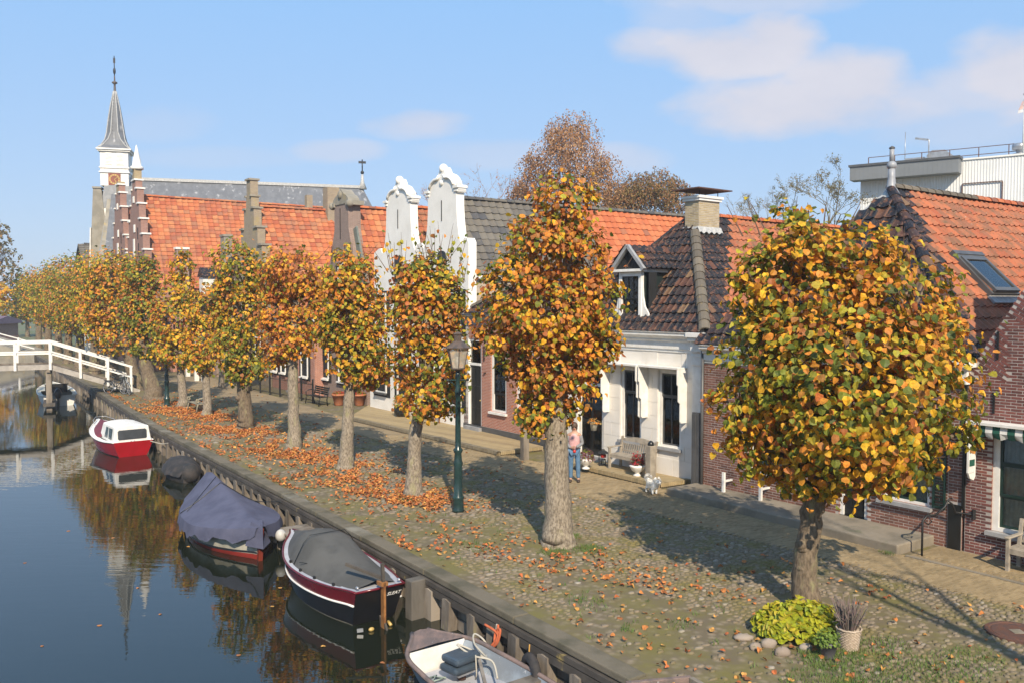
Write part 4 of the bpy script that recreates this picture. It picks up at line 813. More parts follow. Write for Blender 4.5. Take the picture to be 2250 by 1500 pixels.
m = MB(); m.quad((2.5, .7, 0), (2.5, 13, 0), (2.5, 13, 4.8), (2.5, .7, 4.8), BBRICK); m.box(-3.7, -3.55, -.04, .3, 0, 4.2, WHITE); m.box(3.2, 3.75, -.02, .6, 0, 4, BBRICK); m.build('side_wall', Bn)
rb_ = gable_roof(Bn, xc, 3.2, 4.6, 10.15, .6, 13, FAROR, .36, .34, FAROR); ridge_tiles(rb_, (xc, .7, 10.15), (xc, 13, 10.15), ORANGE, .15, .42)

# ------------------------------------------------------------------ houses farther along the street
def plain_house(name, label, x, y, t, hw, ze, zr, depth, wmat, rmat, hip=0, front=None, step=None, tw=.42, th=.34, wins=(), cat='house', hipband=0, bandmat=None):
    h = house(name, label, x, y, t, cat); m = MB(); xc = 0
    m.quad((-hw, 0, 0), (hw, 0, 0), (hw, 0, ze), (-hw, 0, ze), wmat); m.quad((hw, 0, 0), (hw, depth, 0), (hw, depth, ze), (hw, 0, ze), wmat); m.quad((-hw, depth, 0), (-hw, 0, 0), (-hw, 0, ze), (-hw, depth, ze), wmat); m.quad((hw, depth, 0), (-hw, depth, 0), (-hw, depth, ze), (hw, depth, ze), wmat)
    if not hip: m.add([(hw, depth, ze), (-hw, depth, ze), (0, depth, zr)], [(0, 1, 2)], wmat)
    m.build('wall', h)
    if step:   # stepped gable: list of (half width, top z), crow steps with stone caps
        f = MB(); pts = []; prev = step[0][0]
        pts.append((step[0][0], 0))
        for w, z in step: pts += [(w, pts[-1][1]), (w, z)] if pts[-1][0] != w else [(w, z)]
        poly = pts + [(-a, b) for a, b in pts[::-1]]; f.prism(poly, -.02, .48, wmat); f.build('facade', h)
        for i, (w, z) in enumerate(step):
            w2 = step[i + 1][0] if i + 1 < len(step) else 0
            for s in (-1, 1):
                if w2 == 0 and s < 0: continue
                a, b = (w2, w + .08) if w2 else (-w - .08, w + .08); c = MB(); c.box(min(s * a, s * b), max(s * a, s * b), -.12, .58, z, z + .12, SANDST if step_dark else WHITE); c.build('step_cap', h)
    for a, b, c, d in wins: window(h, a, b, c, d, -.12 if not step else -.14, nx=2, rows=(.5, .5), room=.1, silld=.05, sill=WHITE)
    r = gable_roof(h, 0, hw + .1, ze, zr, .45 if step else -.1, depth, rmat, tw, th, rmat, hip=hip, front=front, hipband=hipband, bandmat=bandmat)
    ridge_tiles(r, (0, .5 + hip, zr), (0, depth, zr), rmat, .16, .5)
    return h
step_dark = True
SG1 = plain_house('step_gable_house', 'house with weathered brown stepped gable rising above the orange roofs', -16.9, 55.9, 35.4, 3.7, 5.6, 11.3, 14, LBRICK, FAROR, step=[(3.7, 6.6), (3.0, 7.6), (2.35, 8.7), (1.6, 9.85), (.95, 11.1), (.5, 11.9), (.36, 12.95)], wins=((-2.2, -1.2, 1, 3), (1.0, 2.0, 1, 3)))
step_dark = False
STEPS = [(3.6, 8.0), (3.15, 9.1), (2.65, 10.3), (2.1, 11.5), (1.55, 12.7), (1.0, 13.9), (.55, 14.6)]
SG3 = plain_house('step_gable_house', 'red brick crow-stepped gable house with white finial and the largest orange roof', -29.5, 68, 35.4, 3.6, 6.2, 13.45, 16, OBRICK, FAROR, step=STEPS, tw=.44)
m = MB(); m.box(-.32, .32, -.05, .5, 14.72, 15.5, YBRICK); m.lathe([(.5, 15.5), (.5, 15.7), (.34, 15.8), (.30, 16.2), (.16, 16.8), (.03, 17.4)], LIME, (0, .22, 0), 8); m.build('finial', SG3)
SG2 = plain_house('step_gable_house', 'second red brick crow-stepped gable house just left of the big orange roof', -33.0, 72.9, 35.4, 3.2, 6.2, 13.0, 14, OBRICK, FAROR, step=[(w * .92, z + .3) for w, z in STEPS], tw=.44)
for h in (SG3, SG2):
    o = MB(); o.box(-.32, .32, -.05, .5, 14.3, 15.2, YBRICK) if h is SG2 else None
    for x, z0, z1 in ((-.25, 7.2, 10.1), (.0, 10.6, 11.2), (-.1, 12.9, 13.4)): o.box(x - .22, x + .22, -.08, -.022, z0, z1, LIME)
    o.build('white_gable_ornament', h)
    for i, z in enumerate((7.6, 8.8, 10.0)): MB().box(1.35 - i * .2, 1.5 - i * .2, -.05, -.022, z, z + .9, DARK).build('slit_window', h)
H1 = plain_house('hipped_house', 'small house with glazed black hipped roof in front of the big orange roof', -22.4, 62.6, 35.4, 3.2, 5.0, 9.3, 10, BBRICK, ORANGE, hip=3.0, front=BLACKT, hipband=1.2, bandmat=BLACKT, wins=((-1.8, -.8, 1, 3), (.8, 1.8, 1, 3)))
d = MB(); d.box(-1.4, -.4, .2, 1.6, 5.4, 7.0, WHITE); d.add([(-1.6, .1, 7.0), (-.2, .1, 7.0), (-.9, .1, 7.7), (-1.6, 2.2, 7.0), (-.2, 2.2, 7.0), (-.9, 2.2, 7.7)], [(0, 1, 2), (1, 4, 5, 2), (0, 2, 5, 3)], BLACKT); d.build('dormer', H1)
chimney(H1, -3.3, 2.8, 5, 10.3, .9, .6, SANDST, SANDST)
M1 = plain_house('low_house', 'low red brick house behind the black railing and young trees', -12.9, 50.4, 35.4, 3.5, 4.4, 7.2, 9, RBRICK, FAROR, hip=2.6, front=FAROR, wins=((-3.0, -2.2, 1, 3), (-1.6, -.8, 1, 3), (1.6, 2.6, 1, 3)))
door(M1, .1, 1.0, .1, 3.1, -.18); cornice('cornice', M1, -3.5, 3.5, 4.1, 4.45, 0, WHITE)
L1 = plain_house('low_house', 'low brick house with tall grey chimney left of the black hipped roof', -26.6, 66.2, 35.4, 2.2, 4.2, 6.4, 9, RBRICK, FAROR, hip=2.0, front=FAROR, wins=((-1.6, -.8, 1, 3), (.6, 1.5, 1, 3)))
chimney(L1, .6, 1.2, 5, 9.3, .55, .9, BBRICK, LIME)
chimney(SG1, .1, 5.6, 10.3, 12.9, .8, .85, LBRICK, None); chimney(SG1, -.4, 4.2, 10.3, 12.35, .4, .4, LBRICK, None)
Wf = plain_house('white_gable_house', 'white gabled house half hidden at the far left of the row', -45.4, 91, 35.4, 3.6, 8.2, 11.2, 9, LIME, GREYT, tw=.5, wins=((-.6, .6, 5, 7),))

# ------------------------------------------------------------------ church
Ct = 16.0; Cx, Cy = -41.75, 87.45
Ch = thing('church', 'slate roofed church with white clock tower and grey spire behind the houses', 'church', (Cx, Cy, 0), R(Ct - 90))
m = MB(); m.prism([(-7, 0), (7, 0), (7, 8.5), (0, 17.0), (-7, 8.5)], 1.2, 1.6, SANDST); m.quad((7, 1.6, 0), (7, 28, 0), (7, 28, 8.6), (7, 1.6, 8.6), SANDST); m.quad((-7, 28, 0), (-7, 1.6, 0), (-7, 1.6, 8.6), (-7, 28, 8.6), SANDST); m.build('wall', Ch)
m = MB(); e = .25; m.quad((7.2, 1.6, 8.4), (7.2, 24, 8.4), (0, 26.5, 17.6), (0, 1.6, 17.6), SLATE); m.quad((-7.2, 24, 8.4), (-7.2, 1.6, 8.4), (0, 1.6, 17.6), (0, 26.5, 17.6), SLATE)
m.add([(7.2, 24, 8.4), (4.2, 30.5, 8.4), (0, 26.5, 17.6)], [(0, 1, 2)], SLATE); m.add([(4.2, 30.5, 8.4), (-4.2, 30.5, 8.4), (0, 26.5, 17.6)], [(0, 1, 2)], SLATE); m.add([(-4.2, 30.5, 8.4), (-7.2, 24, 8.4), (0, 26.5, 17.6)], [(0, 1, 2)], SLATE)
m.bar((0, 1.6, 17.62), (0, 26.5, 17.62), .5, .3, LEAD); rf = m.build('roof', Ch)
m = MB(); m.lathe([(.5, 17.4), (.2, 18.2), (.12, 19)], LEAD, (0, 26.5, 0), 8); m.tube([(0, 26.5, 19), (0, 26.5, 20.6)], .07, IRON, 6); m.ell((0, 26.5, 19.2), (.2, .2, .2), IRON); m.bar((-.35, 26.5, 19.9), (.35, 26.5, 19.9), .06, .08, IRON); m.bar((0, 26.1, 20.3), (0, 26.9, 20.3), .05, .25, IRON); m.build('ridge_finial', rf)
# tower: slate hung shoulders, white boarded belfry, broach spire
tw_ = MB(); q = 1.27; yc = 1.9
def frustum(mb, x, y, w0, z0, w1, z1, mat, d0=None, d1=None):
    d0 = d0 or w0; d1 = d1 or w1; V = [(x - w0, y - d0, z0), (x + w0, y - d0, z0), (x + w0, y + d0, z0), (x - w0, y + d0, z0), (x - w1, y - d1, z1), (x + w1, y - d1, z1), (x + w1, y + d1, z1), (x - w1, y + d1, z1)]
    mb.add(V, [(0, 1, 5, 4), (1, 2, 6, 5), (2, 3, 7, 6), (3, 0, 4, 7), (4, 5, 6, 7)], mat)
frustum(tw_, 0, yc + .9, 1.9, 7.5, 1.4, 14.2, SLATEG, 2.9, 1.7); frustum(tw_, 0, yc + .35, 1.4, 14.2, 1.30, 16.7, SLATEG, 1.7, 1.30); tw_.bar((1.3, yc - .95, 14.6), (1.75, yc - .2, 7.5), .16, .16, LIME)
tw_.build('tower_base', Ch)
m = MB(); m.prism([(-.5, 6), (1.6, 6), (1.1, 12), (.72, 16.2), (.45, 16.5), (-.05, 16.4), (-.28, 12)], .2, 1.5, SANDST, 'x'); m.box(.1, 1.6, -.12, .72, 16.38, 16.55, SANDST); m.prism([(-.62, 6), (-.50, 6), (-.32, 12.5), (-.4, 12.5)], .9, 1.52, LIME, 'x'); m.build('buttress', Ch)
b = MB(); b.box(-q, q, yc - q, yc + q, 16.7, 20.3, WHITE); bo = b.build('belfry', Ch)
for i in range(18):
    for z in (): pass
for i in range(18): MB().box(-q - .02, q + .02, yc - q - .02, yc + q + .02, 16.72 + i * .2, 16.72 + i * .2 + .175, WHITE).build('weatherboard', bo)
m = MB()
for z, o in ((18.0, .14), (18.45, .12), (20.1, .22), (20.25, .34)): m.box(-q - o, q + o, yc - q - o, yc + q + o, z, z + .13, WHITE)
m.build('string_course', bo)
for x in (-.5, .5):
    m = MB(); z0 = 18.75; m.box(x - .36, x + .36, yc - q - .05, yc - q - .022, z0, z0 + 1.0, WHITE); m.prism([(x + .36 * math.cos(k_), z0 + 1.003 + .30 * math.sin(k_)) for k_ in np.linspace(0, math.pi, 11)], yc - q - .05, yc - q - .022, LIME)
    lv = m.build('louvre_window', Ch); n = MB()
    for i in range(8): n.bar((x - .3, yc - q - .07, z0 + .1 + i * .13), (x + .3, yc - q - .07, z0 + .1 + i * .13), .05, .02, LIME)
    n.build('louvre', lv); lv.rotation_euler.z = R(90); lv.location = (yc, yc, 0)
m = MB(); zc = 17.35; xx = .0
m.box(xx - .56, xx + .56, yc - q - .07, yc - q - .022, zc - .58, zc + .58, CLOCKR); V = []; F = []; n = 40
for k, (ra, rb) in enumerate(((.36, .5),)):
    for i in range(n): a = 2 * math.pi * i / n; V += [(xx + ra * math.cos(a), yc - q - .085, zc + ra * math.sin(a)), (xx + rb * math.cos(a), yc - q - .085, zc + rb * math.sin(a))]
    F += [(2 * i, 2 * i + 1, (2 * i + 3) % (2 * n), (2 * i + 2) % (2 * n)) for i in range(n)]
m.add(V, F, GOLD); co = m.build('clock', Ch); co.rotation_euler.z = R(90); co.location = (yc, yc, 0); n = MB(); n.bar((xx, yc - q - .1, zc), (xx + .3, yc - q - .1, zc + .2), .05, .02, GOLD, up=(0, 1, 0)); n.bar((xx, yc - q - .1, zc), (xx + .16, yc - q - .1, zc - .3), .07, .02, GOLD, up=(0, 1, 0)); n.build('clock_hand', co)
n = MB()
for i in range(12): a = i * math.pi / 6; n.bar((xx + .38 * math.cos(a), yc - q - .092, zc + .38 * math.sin(a)), (xx + .48 * math.cos(a), yc - q - .092, zc + .48 * math.sin(a)), .05, .01, CLOCKR, up=(0, 1, 0))
n.build('hour_mark', co)
sp = MB(); prof = [(1.58, 20.35), (1.22, 20.75), (.93, 21.4), (.80, 22.1), (.62, 23.5), (.42, 24.8), (.20, 25.9), (.13, 26.3)]
Vs = []; 
for r, z in prof:
    k = min(1, max(0, (z - 20.35) / 1.6)); c = r * (1 - .29 * k * 1.0) * (1 - .0)
    # square at the eave, turning octagonal higher up
    ch = r * (.02 + .56 * k)
    for sx, sy in ((1, 1), (-1, 1), (-1, -1), (1, -1)):
        p1, p2 = ((sx * r, sy * (r - ch)), (sx * (r - ch), sy * r)); 
        if sx * sy < 0: p1, p2 = p2, p1
        Vs += [(p1[0], yc + p1[1], z), (p2[0], yc + p2[1], z)]
n = 8; sp.add(Vs, [(i * n + k, i * n + (k + 1) % n, (i + 1) * n + (k + 1) % n, (i + 1) * n + k) for i in range(len(prof) - 1) for k in range(n)], SLATE)
for k in range(n): sp.tube([Vs[i * n + k] for i in range(len(prof))], .055, LEAD, 5)
spo = sp.build('spire', Ch); m = MB(); m.lathe([(.16, 25.9), (.12, 26.4), (.10, 26.8), (.10, 27.0), (.27, 27.1), (.27, 27.2), (.08, 27.3), (.06, 27.8)], COPPER, (0, yc, 0), 8); m.tube([(0, yc, 27.6), (0, yc, 29.8)], .045, IRON, 6); m.ell((0, yc, 28.3), (.13, .13, .35), IRON); m.bar((0, yc, 29.1), (.0, yc, 29.6), .2, .04, IRON); m.build('weather_vane', spo)
hk = MB()
for i in range(12): z = 21.9 + i * .34; r = .86 - i * .058; hk.bar((r * .9, yc - r * .2, z), (r * .9 + .18, yc - r * .25, z + .06), .03, .03, IRON)
hk.build('ladder_hook', spo)

# ------------------------------------------------------------------ factory, far right
Fx = thing('factory', 'large white corrugated factory hall with grey fascia behind the roofs', 'factory', (28, 70, 0), R(-37))
f = MB(); Hh = 15.8
f.box(0, 60, .05, 30, 0, Hh, CORR); fo = f.build('hall', Fx); rib = MB()
for i in range(170): x = .2 + i * .2; rib.prism([(x, .025), (x + .05, .025), (x + .08, .05), (x - .03, .05)], 5, Hh - .01, CORR, 'z')
r_ = rib.build('corrugated_cladding', Fx); r_['kind'] = 'stuff'
f = MB(); f.box(-.5, 7.3, -1.2, .02, 14.8, Hh + .05, CORRG); f.box(-.6, 7.4, -1.3, .02, Hh + .05, Hh + .22, DKGREY); f.build('fascia', Fx); rib = MB()
for i in range(23): x = -.4 + i * .33; rib.box(x, x + .05, -1.212, -1.19, 14.82, Hh, CORRG)
r_ = rib.build('fascia_rib', Fx); r_['kind'] = 'stuff'
f = MB(); f.box(-.05, 60, -.06, .04, Hh, Hh + .12, WHITE)
for x0, x1, z0, z1 in ((7.35, 7.43, 5, 14.0), (10.0, 10.08, 5, 14.0), (7.4, 10.05, 14.0, 14.07)): f.box(x0, x1, -.09, -.03, z0, z1, RUST)
f.build('wall_trim', Fx); f = MB()
for z in (.55, 1.1): f.bar((.2, 1.5, Hh + z), (40, 1.5, Hh + z), .05, .05, RUST)
f.build('railing_rail', Fx)
for i in range(20): MB().bar((.2 + i * 2, 1.5, Hh), (.2 + i * 2, 1.5, Hh + 1.1), .06, .06, RUST).build('railing_post', Fx)
f = MB(); f.box(2.8, 4.2, 2.4, 4, Hh, Hh + .9, STEEL); f.prism([(4.3, Hh), (6.5, Hh), (6.4, Hh + .7), (5.7, Hh + 1.3), (4.8, Hh + 1.35), (4.4, Hh + 1.0)], 2.3, 4, STEEL); f.build('rooftop_unit', Fx)
f = MB(); f.tube([(4.6, 2.0, Hh), (4.6, 2.0, Hh + 2.1), (4.5, 2.0, Hh + 2.2)], .05, STEEL, 6); f.bar((4.5, 2.0, Hh + 2.15), (3.6, 2.0, Hh + 2.35), .2, .14, STEEL); f.build('roof_floodlight', Fx); MB().tube([(2.9, 1.8, Hh), (2.9, 1.8, Hh + 2.9)], .03, STEEL, 5).build('antenna', Fx)
f = MB(); f.lathe([(.5, 0), (.5, .35), (.25, .4), (.25, .6), (.52, .65), (.52, 1.0), (.4, 1.1)], STEEL, (10.9, 1.6, Hh), 14); f.build('roof_vent', Fx)
# flagpole with limp flag on the factory roof
fp = thing('flagpole', 'white flagpole with a limp pale flag at the right edge', 'flagpole', (37.15, 63.4, 15.85)); m = MB(); m.tube([(0, 0, 0), (0, 0, 4.3)], [.08, .055], WHITE, 8); m.ell((0, 0, 4.35), (.09, .09, .08), DKGREY); m.build('pole', fp)
m = MB(); pts = [(0, 4.15), (-.12, 3.9), (-.25, 3.6), (-.36, 3.3), (-.44, 3.05)]
for i in range(4):
    (x0, z0), (x1, z1) = pts[i], pts[i + 1]; m.quad((-.03, .02 * i, z0 - .0), (x0 - .05, .05 * (i % 2), z0 - .1), (x1 - .05, .05 * ((i + 1) % 2), z1 - .1), (-.05 - .02 * i, .02, z1), M('flag_cloth%s' % 'abcd'[i], ((.32, .34, .40), (.42, .30, .30), (.5, .36, .33), (.55, .55, .55))[i], .9))
m.build('flag', fp)

# ------------------------------------------------------------------ white timber footbridge
br = thing('footbridge', 'white railed timber footbridge arching over the canal on timber trestles', 'bridge', (-26.2, 49.0, 0), R(27)); BD = 1.72
def deckz(x):   # local x along the bridge: level over the water, sloping down to the quay
    return BD if x < 0 else BD - x * .355
m = MB()
for x0, x1 in ((-16, 0), (0, 4.55)): m.bar((x0, 0, deckz(x0) - .16), (x1, 0, deckz(x1) - .16), 2.0, .14, OLDWOOD); m.bar((x0, -1.04, deckz(x0) - .13), (x1, -1.04, deckz(x1) - .13), .08, .28, M('pale_bridge_beam' + str(int(x0 < 0)), (.42, .38, .33), .8)); m.bar((x0, 1.04, deckz(x0) - .13), (x1, 1.04, deckz(x1) - .13), .08, .28, OLDWOOD)
m.build('deck', br)
for s in (-1.1, 1.1):
    for z, w in ((1.22, .12), (.62, .09)):
        m = MB(); m.bar((-16, s, BD + z), (0, s, BD + z), .07, w, WHITE); m.build('rail', br); m = MB(); m.bar((0, s, BD + z), (4.2, s, deckz(4.2) + z), .07, w, WHITE); m.build('rail', br)
    for x in (-15.8, -12.2, -8.6, -6.7, -5.0, -3.35, -1.7, 0, 1.5, 2.9, 4.1): m = MB(); m.box(x - .065, x + .065, s - .05 + (.07 if s > 0 else -.07), s + .05 + (.07 if s > 0 else -.07), deckz(x) - .28, deckz(x) + 1.26, WHITE); m.build('rail_post', br)
for x in (-.1, -7):
    for y in (-.85, .85): MB().box(x - .14, x + .14, y - .14, y + .14, -1.6, BD - .25, OLDWOOD).build('trestle_post', br)
    MB().box(x - .1, x + .1, -1.1, 1.1, BD - .42, BD - .24, OLDWOOD).build('cross_beam', br); MB().box(x - .3, x + .3, -1.15, 1.15, -.62, -.42, DARKWOOD).build('cross_beam', br)
# brick bridge with white railing beyond
fb = thing('arched_bridge', 'far brick bridge ramp with white railing at the left edge', 'bridge', (-52, 84, 0)); m = MB(); pts = [(-20, 2.6), (-5, 2.5), (-1, 1.9), (2.5, .9), (5.5, .1)]
m.prism([(-20, -1), (5.5, -1)] + pts[::-1], 0, 4, SANDST); m.build('ramp', fb)
for z in (.55, 1.1):
    m = MB()
    for p, q in zip(pts, pts[1:]): m.bar((p[0], .1, p[1] + z), (q[0], .1, q[1] + z), .06, .10, WHITE)
    m.build('rail', fb)
for x in (-12, -9, -6, -3, -.4, 1.8, 4.0):
    z = np.interp(x, [p[0] for p in pts], [p[1] for p in pts]); MB().box(x - .09, x + .09, .0, .2, z - .1, z + 1.2, WHITE).build('rail_post', fb)
pr = thing('low_shed', 'low shed with purple grey roof behind the far bridge', 'shed', (-66, 100, 0)); m = MB(); m.box(-6, 6, 0, 5, 0, 2.6, OBRICK); m.build('wall', pr); m = MB(); m.prism([(-.4, 2.6), (5.4, 2.6), (5.4, 2.9), (2.5, 3.5), (-.4, 2.9)], -6.3, 6.3, PURPLER, 'x'); m.build('roof', pr)

# ------------------------------------------------------------------ boats (local y = towards the bow, z = 0 at the water)
def lerp(xs, t):
    p = t * (len(xs) - 1); i = min(int(p), len(xs) - 2); f = p - i; f = f * f * (3 - 2 * f) if False else f
    a = xs[max(i - 1, 0)]; b = xs[i]; c = xs[i + 1]; d = xs[min(i + 2, len(xs) - 1)]
    return b + .5 * f * (c - a + f * (2 * a - 5 * b + 4 * c - d + f * (3 * (b - c) + d - a)))
class Hull:
    def __init__(s, L, gun, wl, sheer, rake=(0, 0), n=26): s.L, s.gun, s.wl, s.sheer, s.rake, s.n = L, gun, wl, sheer, rake, n
    def p(s, t, k):
        """k: 0 keel .. 1 waterline .. 2 gunwale (half section)"""
        g, w, h = max(lerp(s.gun, t), .01), max(lerp(s.wl, t), .005), lerp(s.sheer, t)
        if k <= 1: x = w * math.sin(k * math.pi / 2); z = -.25 + .25 * k
        else: f = k - 1; x = w + (g - w) * (f ** .8); z = h * f
        y = s.L * t + (s.rake[1] * t ** 6 - s.rake[0] * (1 - t) ** 6) * (z / .7)
        return x, y, z
    def band(s, mb, k0, k1, m, mat, off=0., steps=4):
        ks = [k0 + (k1 - k0) * i / steps for i in range(steps + 1)]
        for sd in (-1, 1):
            V = []; F = []; w = len(ks)
            for i in range(s.n + 1):
                for k in ks: x, y, z = s.p(i / s.n, k); V.append((sd * (x + off), y, z))
            for i in range(s.n):
                for j in range(w - 1):
                    q = (i * w + j, i * w + j + 1, (i + 1) * w + j + 1, (i + 1) * w + j); F.append(q if sd > 0 else q[::-1])
            mb.add(V, F, mat, True)
    def transom(s, mb, t, mat, k0=0., k1=2.):
        ks = [k0 + (k1 - k0) * i / 8 for i in range(9)]; V = [s.p(t, k) for k in ks]; R_ = [(-x, y, z) for x, y, z in V[::-1]]; mb.add(V + R_, [list(range(18))], mat)
    def rail(s, mb, k, r, mat, t0=0., t1=1., off=.0, sides=(-1, 1), n=6, dz=0.):
        for sd in sides: mb.tube([(sd * (s.p(t0 + (t1 - t0) * i / 30, k)[0] + off), s.p(t0 + (t1 - t0) * i / 30, k)[1], s.p(t0 + (t1 - t0) * i / 30, k)[2] + dz) for i in range(31)], r, mat, n)
    def deck(s, mb, t0, t1, inner, mat, dz=-.01, k=2.):
        """side deck from the gunwale inwards"""
        for sd in (-1, 1):
            V = []; F = []; n = 24
            for i in range(n + 1):
                t = t0 + (t1 - t0) * i / n; x, y, z = s.p(t, k); V += [(sd * x, y, z + dz), (sd * max(x - inner, 0), y, z + dz + .015)]
            for i in range(n): q = (2 * i, 2 * i + 1, 2 * i + 3, 2 * i + 2); F.append(q if sd < 0 else q[::-1])
            mb.add(V, F, mat)
    def cover(s, mb, t0, t1, prof, mat, inset=.06, k=2., drop=0., n=40, w=15, wob=.012):
        """canvas: prof(t) -> (ridge height above sheer, flatness 0 tent .. 1 boxy)"""
        V = []; F = []
        for i in range(n + 1):
            t = t0 + (t1 - t0) * i / n; x, y, z = s.p(t, k); x -= inset; hgt, fl = prof(t)
            for j in range(w):
                u = -1 + 2 * j / (w - 1); au = abs(u); tent = 1 - au; boxy = 1 - max(0, (au - .45) / .55) ** 1.5
                hh = hgt * (tent * (1 - fl) + boxy * fl) - .03 * hgt * math.sin(math.pi * au) * (1 - fl); wv = wob * math.sin(7 * t + 5 * u) * math.sin(math.pi * au) + wob * .6 * math.sin(23 * t + 3 * u)
                V.append((u * x, y, z + hh + wv))
        F = [(i * w + j, i * w + j + 1, (i + 1) * w + j + 1, (i + 1) * w + j) for i in range(n) for j in range(w - 1)]
        mb.add(V, F, mat, True)
        if drop:
            for j0 in (0, w - 1):
                Vd = []; Fd = []
                for i in range(n + 1):
                    v = V[i * w + j0]; sgn = -1 if j0 == 0 else 1; d = drop * (1 + .25 * math.sin(i * .9) + .12 * math.sin(i * 2.3)); o = .07 + .018 * math.sin(i * 1.7)
                    Vd += [v, (v[0] + sgn * o * .6, v[1], v[2] - d * .5), (v[0] + sgn * o * .9, v[1], v[2] - d)]
                Fd = [(3 * i + c, 3 * i + c + 1, 3 * i + c + 4, 3 * i + c + 3) for i in range(n) for c in (0, 1)]; mb.add(Vd, Fd, mat, True)
        return V
# -- charcoal covered black and maroon tender
S = thing('covered_boat', 'black and maroon boat under charcoal canvas with wooden rudder', 'boat', AB(14.72, 7.22, WATER), R(T0 + 0), 'boats moored along the quay')
HS = Hull(3.85, [.50, .68, .79, .84, .83, .71, .45, .03], [.42, .56, .65, .68, .64, .50, .25, .01], [.72, .67, .65, .65, .67, .71, .78, .86], rake=(.32, .25))
m = MB(); HS.band(m, .6, 1.02, 0, SANDST, 0, 3); HS.band(m, 1.02, 1.58, 0, BLKHULL); HS.transom(m, 0, BLKHULL); m.build('hull', S)
m = MB(); HS.band(m, 1.58, 2.0, 0, MAROON, .006); HS.rail(m, 2.0, .022, MAROON); gx, gy, gz_ = HS.p(0, 2); m.tube([(-gx, gy, gz_), (gx, gy, gz_)], .024, MAROON, 6); m.build('top_strake', S)
m = MB(); HS.rail(m, 1.60, .022, WHITE, off=.016); m.build('white_stripe', S)
m = MB(); HS.deck(m, 0, 1, .16, GREYDK); m.quad((-gx, gy, gz_ - .01), (gx, gy, gz_ - .01), (gx * 1.15, gy + .60, gz_ - .03), (-gx * 1.15, gy + .60, gz_ - .03), GREYDK); m.build('side_deck', S)
def pf(t):
    if t < .53: return (.04 + .52 * (t / .53) ** .85, .25 + .65 * (t / .53))
    if t < .68: return (.56 - .03 * (t - .53) / .15, .9 - .1 * (t - .53) / .15)
    return (.53 * (1 - (t - .68) / .32) ** 1.1, .8 - .4 * (t - .68) / .32)
m = MB(); HS.cover(m, .035, .97, pf, GCANV, .11, wob=.008); cv = m.build('canvas_cover', S)
m = MB(); x_, y_, z_ = HS.p(.55, 2); m.tube([(-x_ + .10, y_, z_ + .02), (-x_ * .62, y_ - .01, z_ + .44), (-x_ * .46, y_ - .01, z_ + .575), (0, y_ - .01, z_ + .58), (x_ * .46, y_ - .01, z_ + .575), (x_ * .62, y_ - .01, z_ + .44), (x_ - .10, y_, z_ + .02)], .008, BLACKP, 5); m.build('cover_seam', cv)
m = MB(); m.box(-.022, .022, -.50, -.38, -.2, .86, OAK); m.prism([(-.52, .1), (-.30, .2), (-.36, -.1), (-.42, -.75), (-.60, -.75), (-.72, -.2)], -.02, .02, DARKWOOD, 'x'); m.bar((0, -.44, .88), (-.02, -.44, 1.22), .05, .06, DARKWOOD); m.box(-.07, .07, -.50, -.30, .80, .87, OAK); m.build('rudder', S)
MB().bar((0, -.42, .93), (-.42, .28, 1.10), .05, .06, DARKWOOD).build('tiller', S)
m = MB()
for x in (-.42, .44): m.ell((x, gy + .12, gz_ + .05), (.03, .05, .03), STEEL, 8, 5)
for t in (.15, .3, .45, .6): m.box(-HS.p(t, 2)[0] + .07, -HS.p(t, 2)[0] + .11, HS.p(t, 2)[1] - .03, HS.p(t, 2)[1] + .03, HS.p(t, 2)[2], HS.p(t, 2)[2] + .05, IRON)
m.tube([(-.5, gy + 1.9, gz_ + .06), (-.75, gy + 2.1, gz_ + .1)], .008, IRON, 5); m.build('deck_fitting', S)
m = MB(); m.tube([(.15, -.45, .02), (.15, -.33, .06)], .03, GOLD, 8); m.ell((-.25, -.44, .03), (.06, .04, .04), GOLD, 8, 5); m.bar((-.42, -.45, .06), (-.52, -.40, .05), .04, .06, STEEL); m.build('exhaust_pipe', S)
def lettering(text, par, loc, rot, size, mat, shear=.25, name='lettering'):
    c = bpy.data.curves.new(name, 'FONT'); c.body = text; c.size = size; c.shear = shear; c.extrude = .002; c.offset = size * .018; c.align_x = 'CENTER'
    o = bpy.data.objects.new(name, c); me = bpy.data.meshes.new_from_object(o); bpy.data.objects.remove(o); me.materials.clear(); me.materials.append(mat)
    o = bpy.data.objects.new(name, me); COL.objects.link(o); o.parent = par; o.location = loc; o.rotation_euler = rot; return o
x, y, z = HS.p(0, 1.7); lettering('SLEAT', S, (.295, -.457 * .53 - .022, .53), (R(90 + 24.6), 0, 0), .105, WHITE, .3)
# -- boat under a navy tent
Bl = thing('covered_boat', 'cream hulled boat with red stem under a navy blue tent cover', 'boat', AB(24.5, 6.95, WATER), R(T0 + 180 - 2), 'boats moored along the quay')
HB = Hull(4.7, [.55, .80, .98, 1.06, 1.05, .90, .58, .05], [.42, .62, .80, .88, .86, .70, .38, .015], [.62, .58, .56, .56, .58, .62, .70, .80], rake=(.1, .14))
m = MB(); HB.band(m, .5, 1.0, 0, BLKHULL); HB.band(m, 1.0, 1.16, 0, M('red_waterline', (.30, .035, .025), .3)); HB.band(m, 1.16, 2.0, 0, CREAMH); HB.transom(m, 0, CREAMH); m.build('hull', Bl)
m = MB(); HB.rail(m, 1.22, .02, BLKHULL, off=.01); m.build('rubbing_strake', Bl); m = MB(); yb = 4.7; m.prism([(yb - .10, -.4), (yb + .05, -.4), (yb + .10, .0), (yb + .22, .78), (yb + .10, .80), (yb - .02, .1)], -.05, .05, M('red_brown_stem', (.20, .035, .02), .25), 'x'); m.build('stem', Bl)
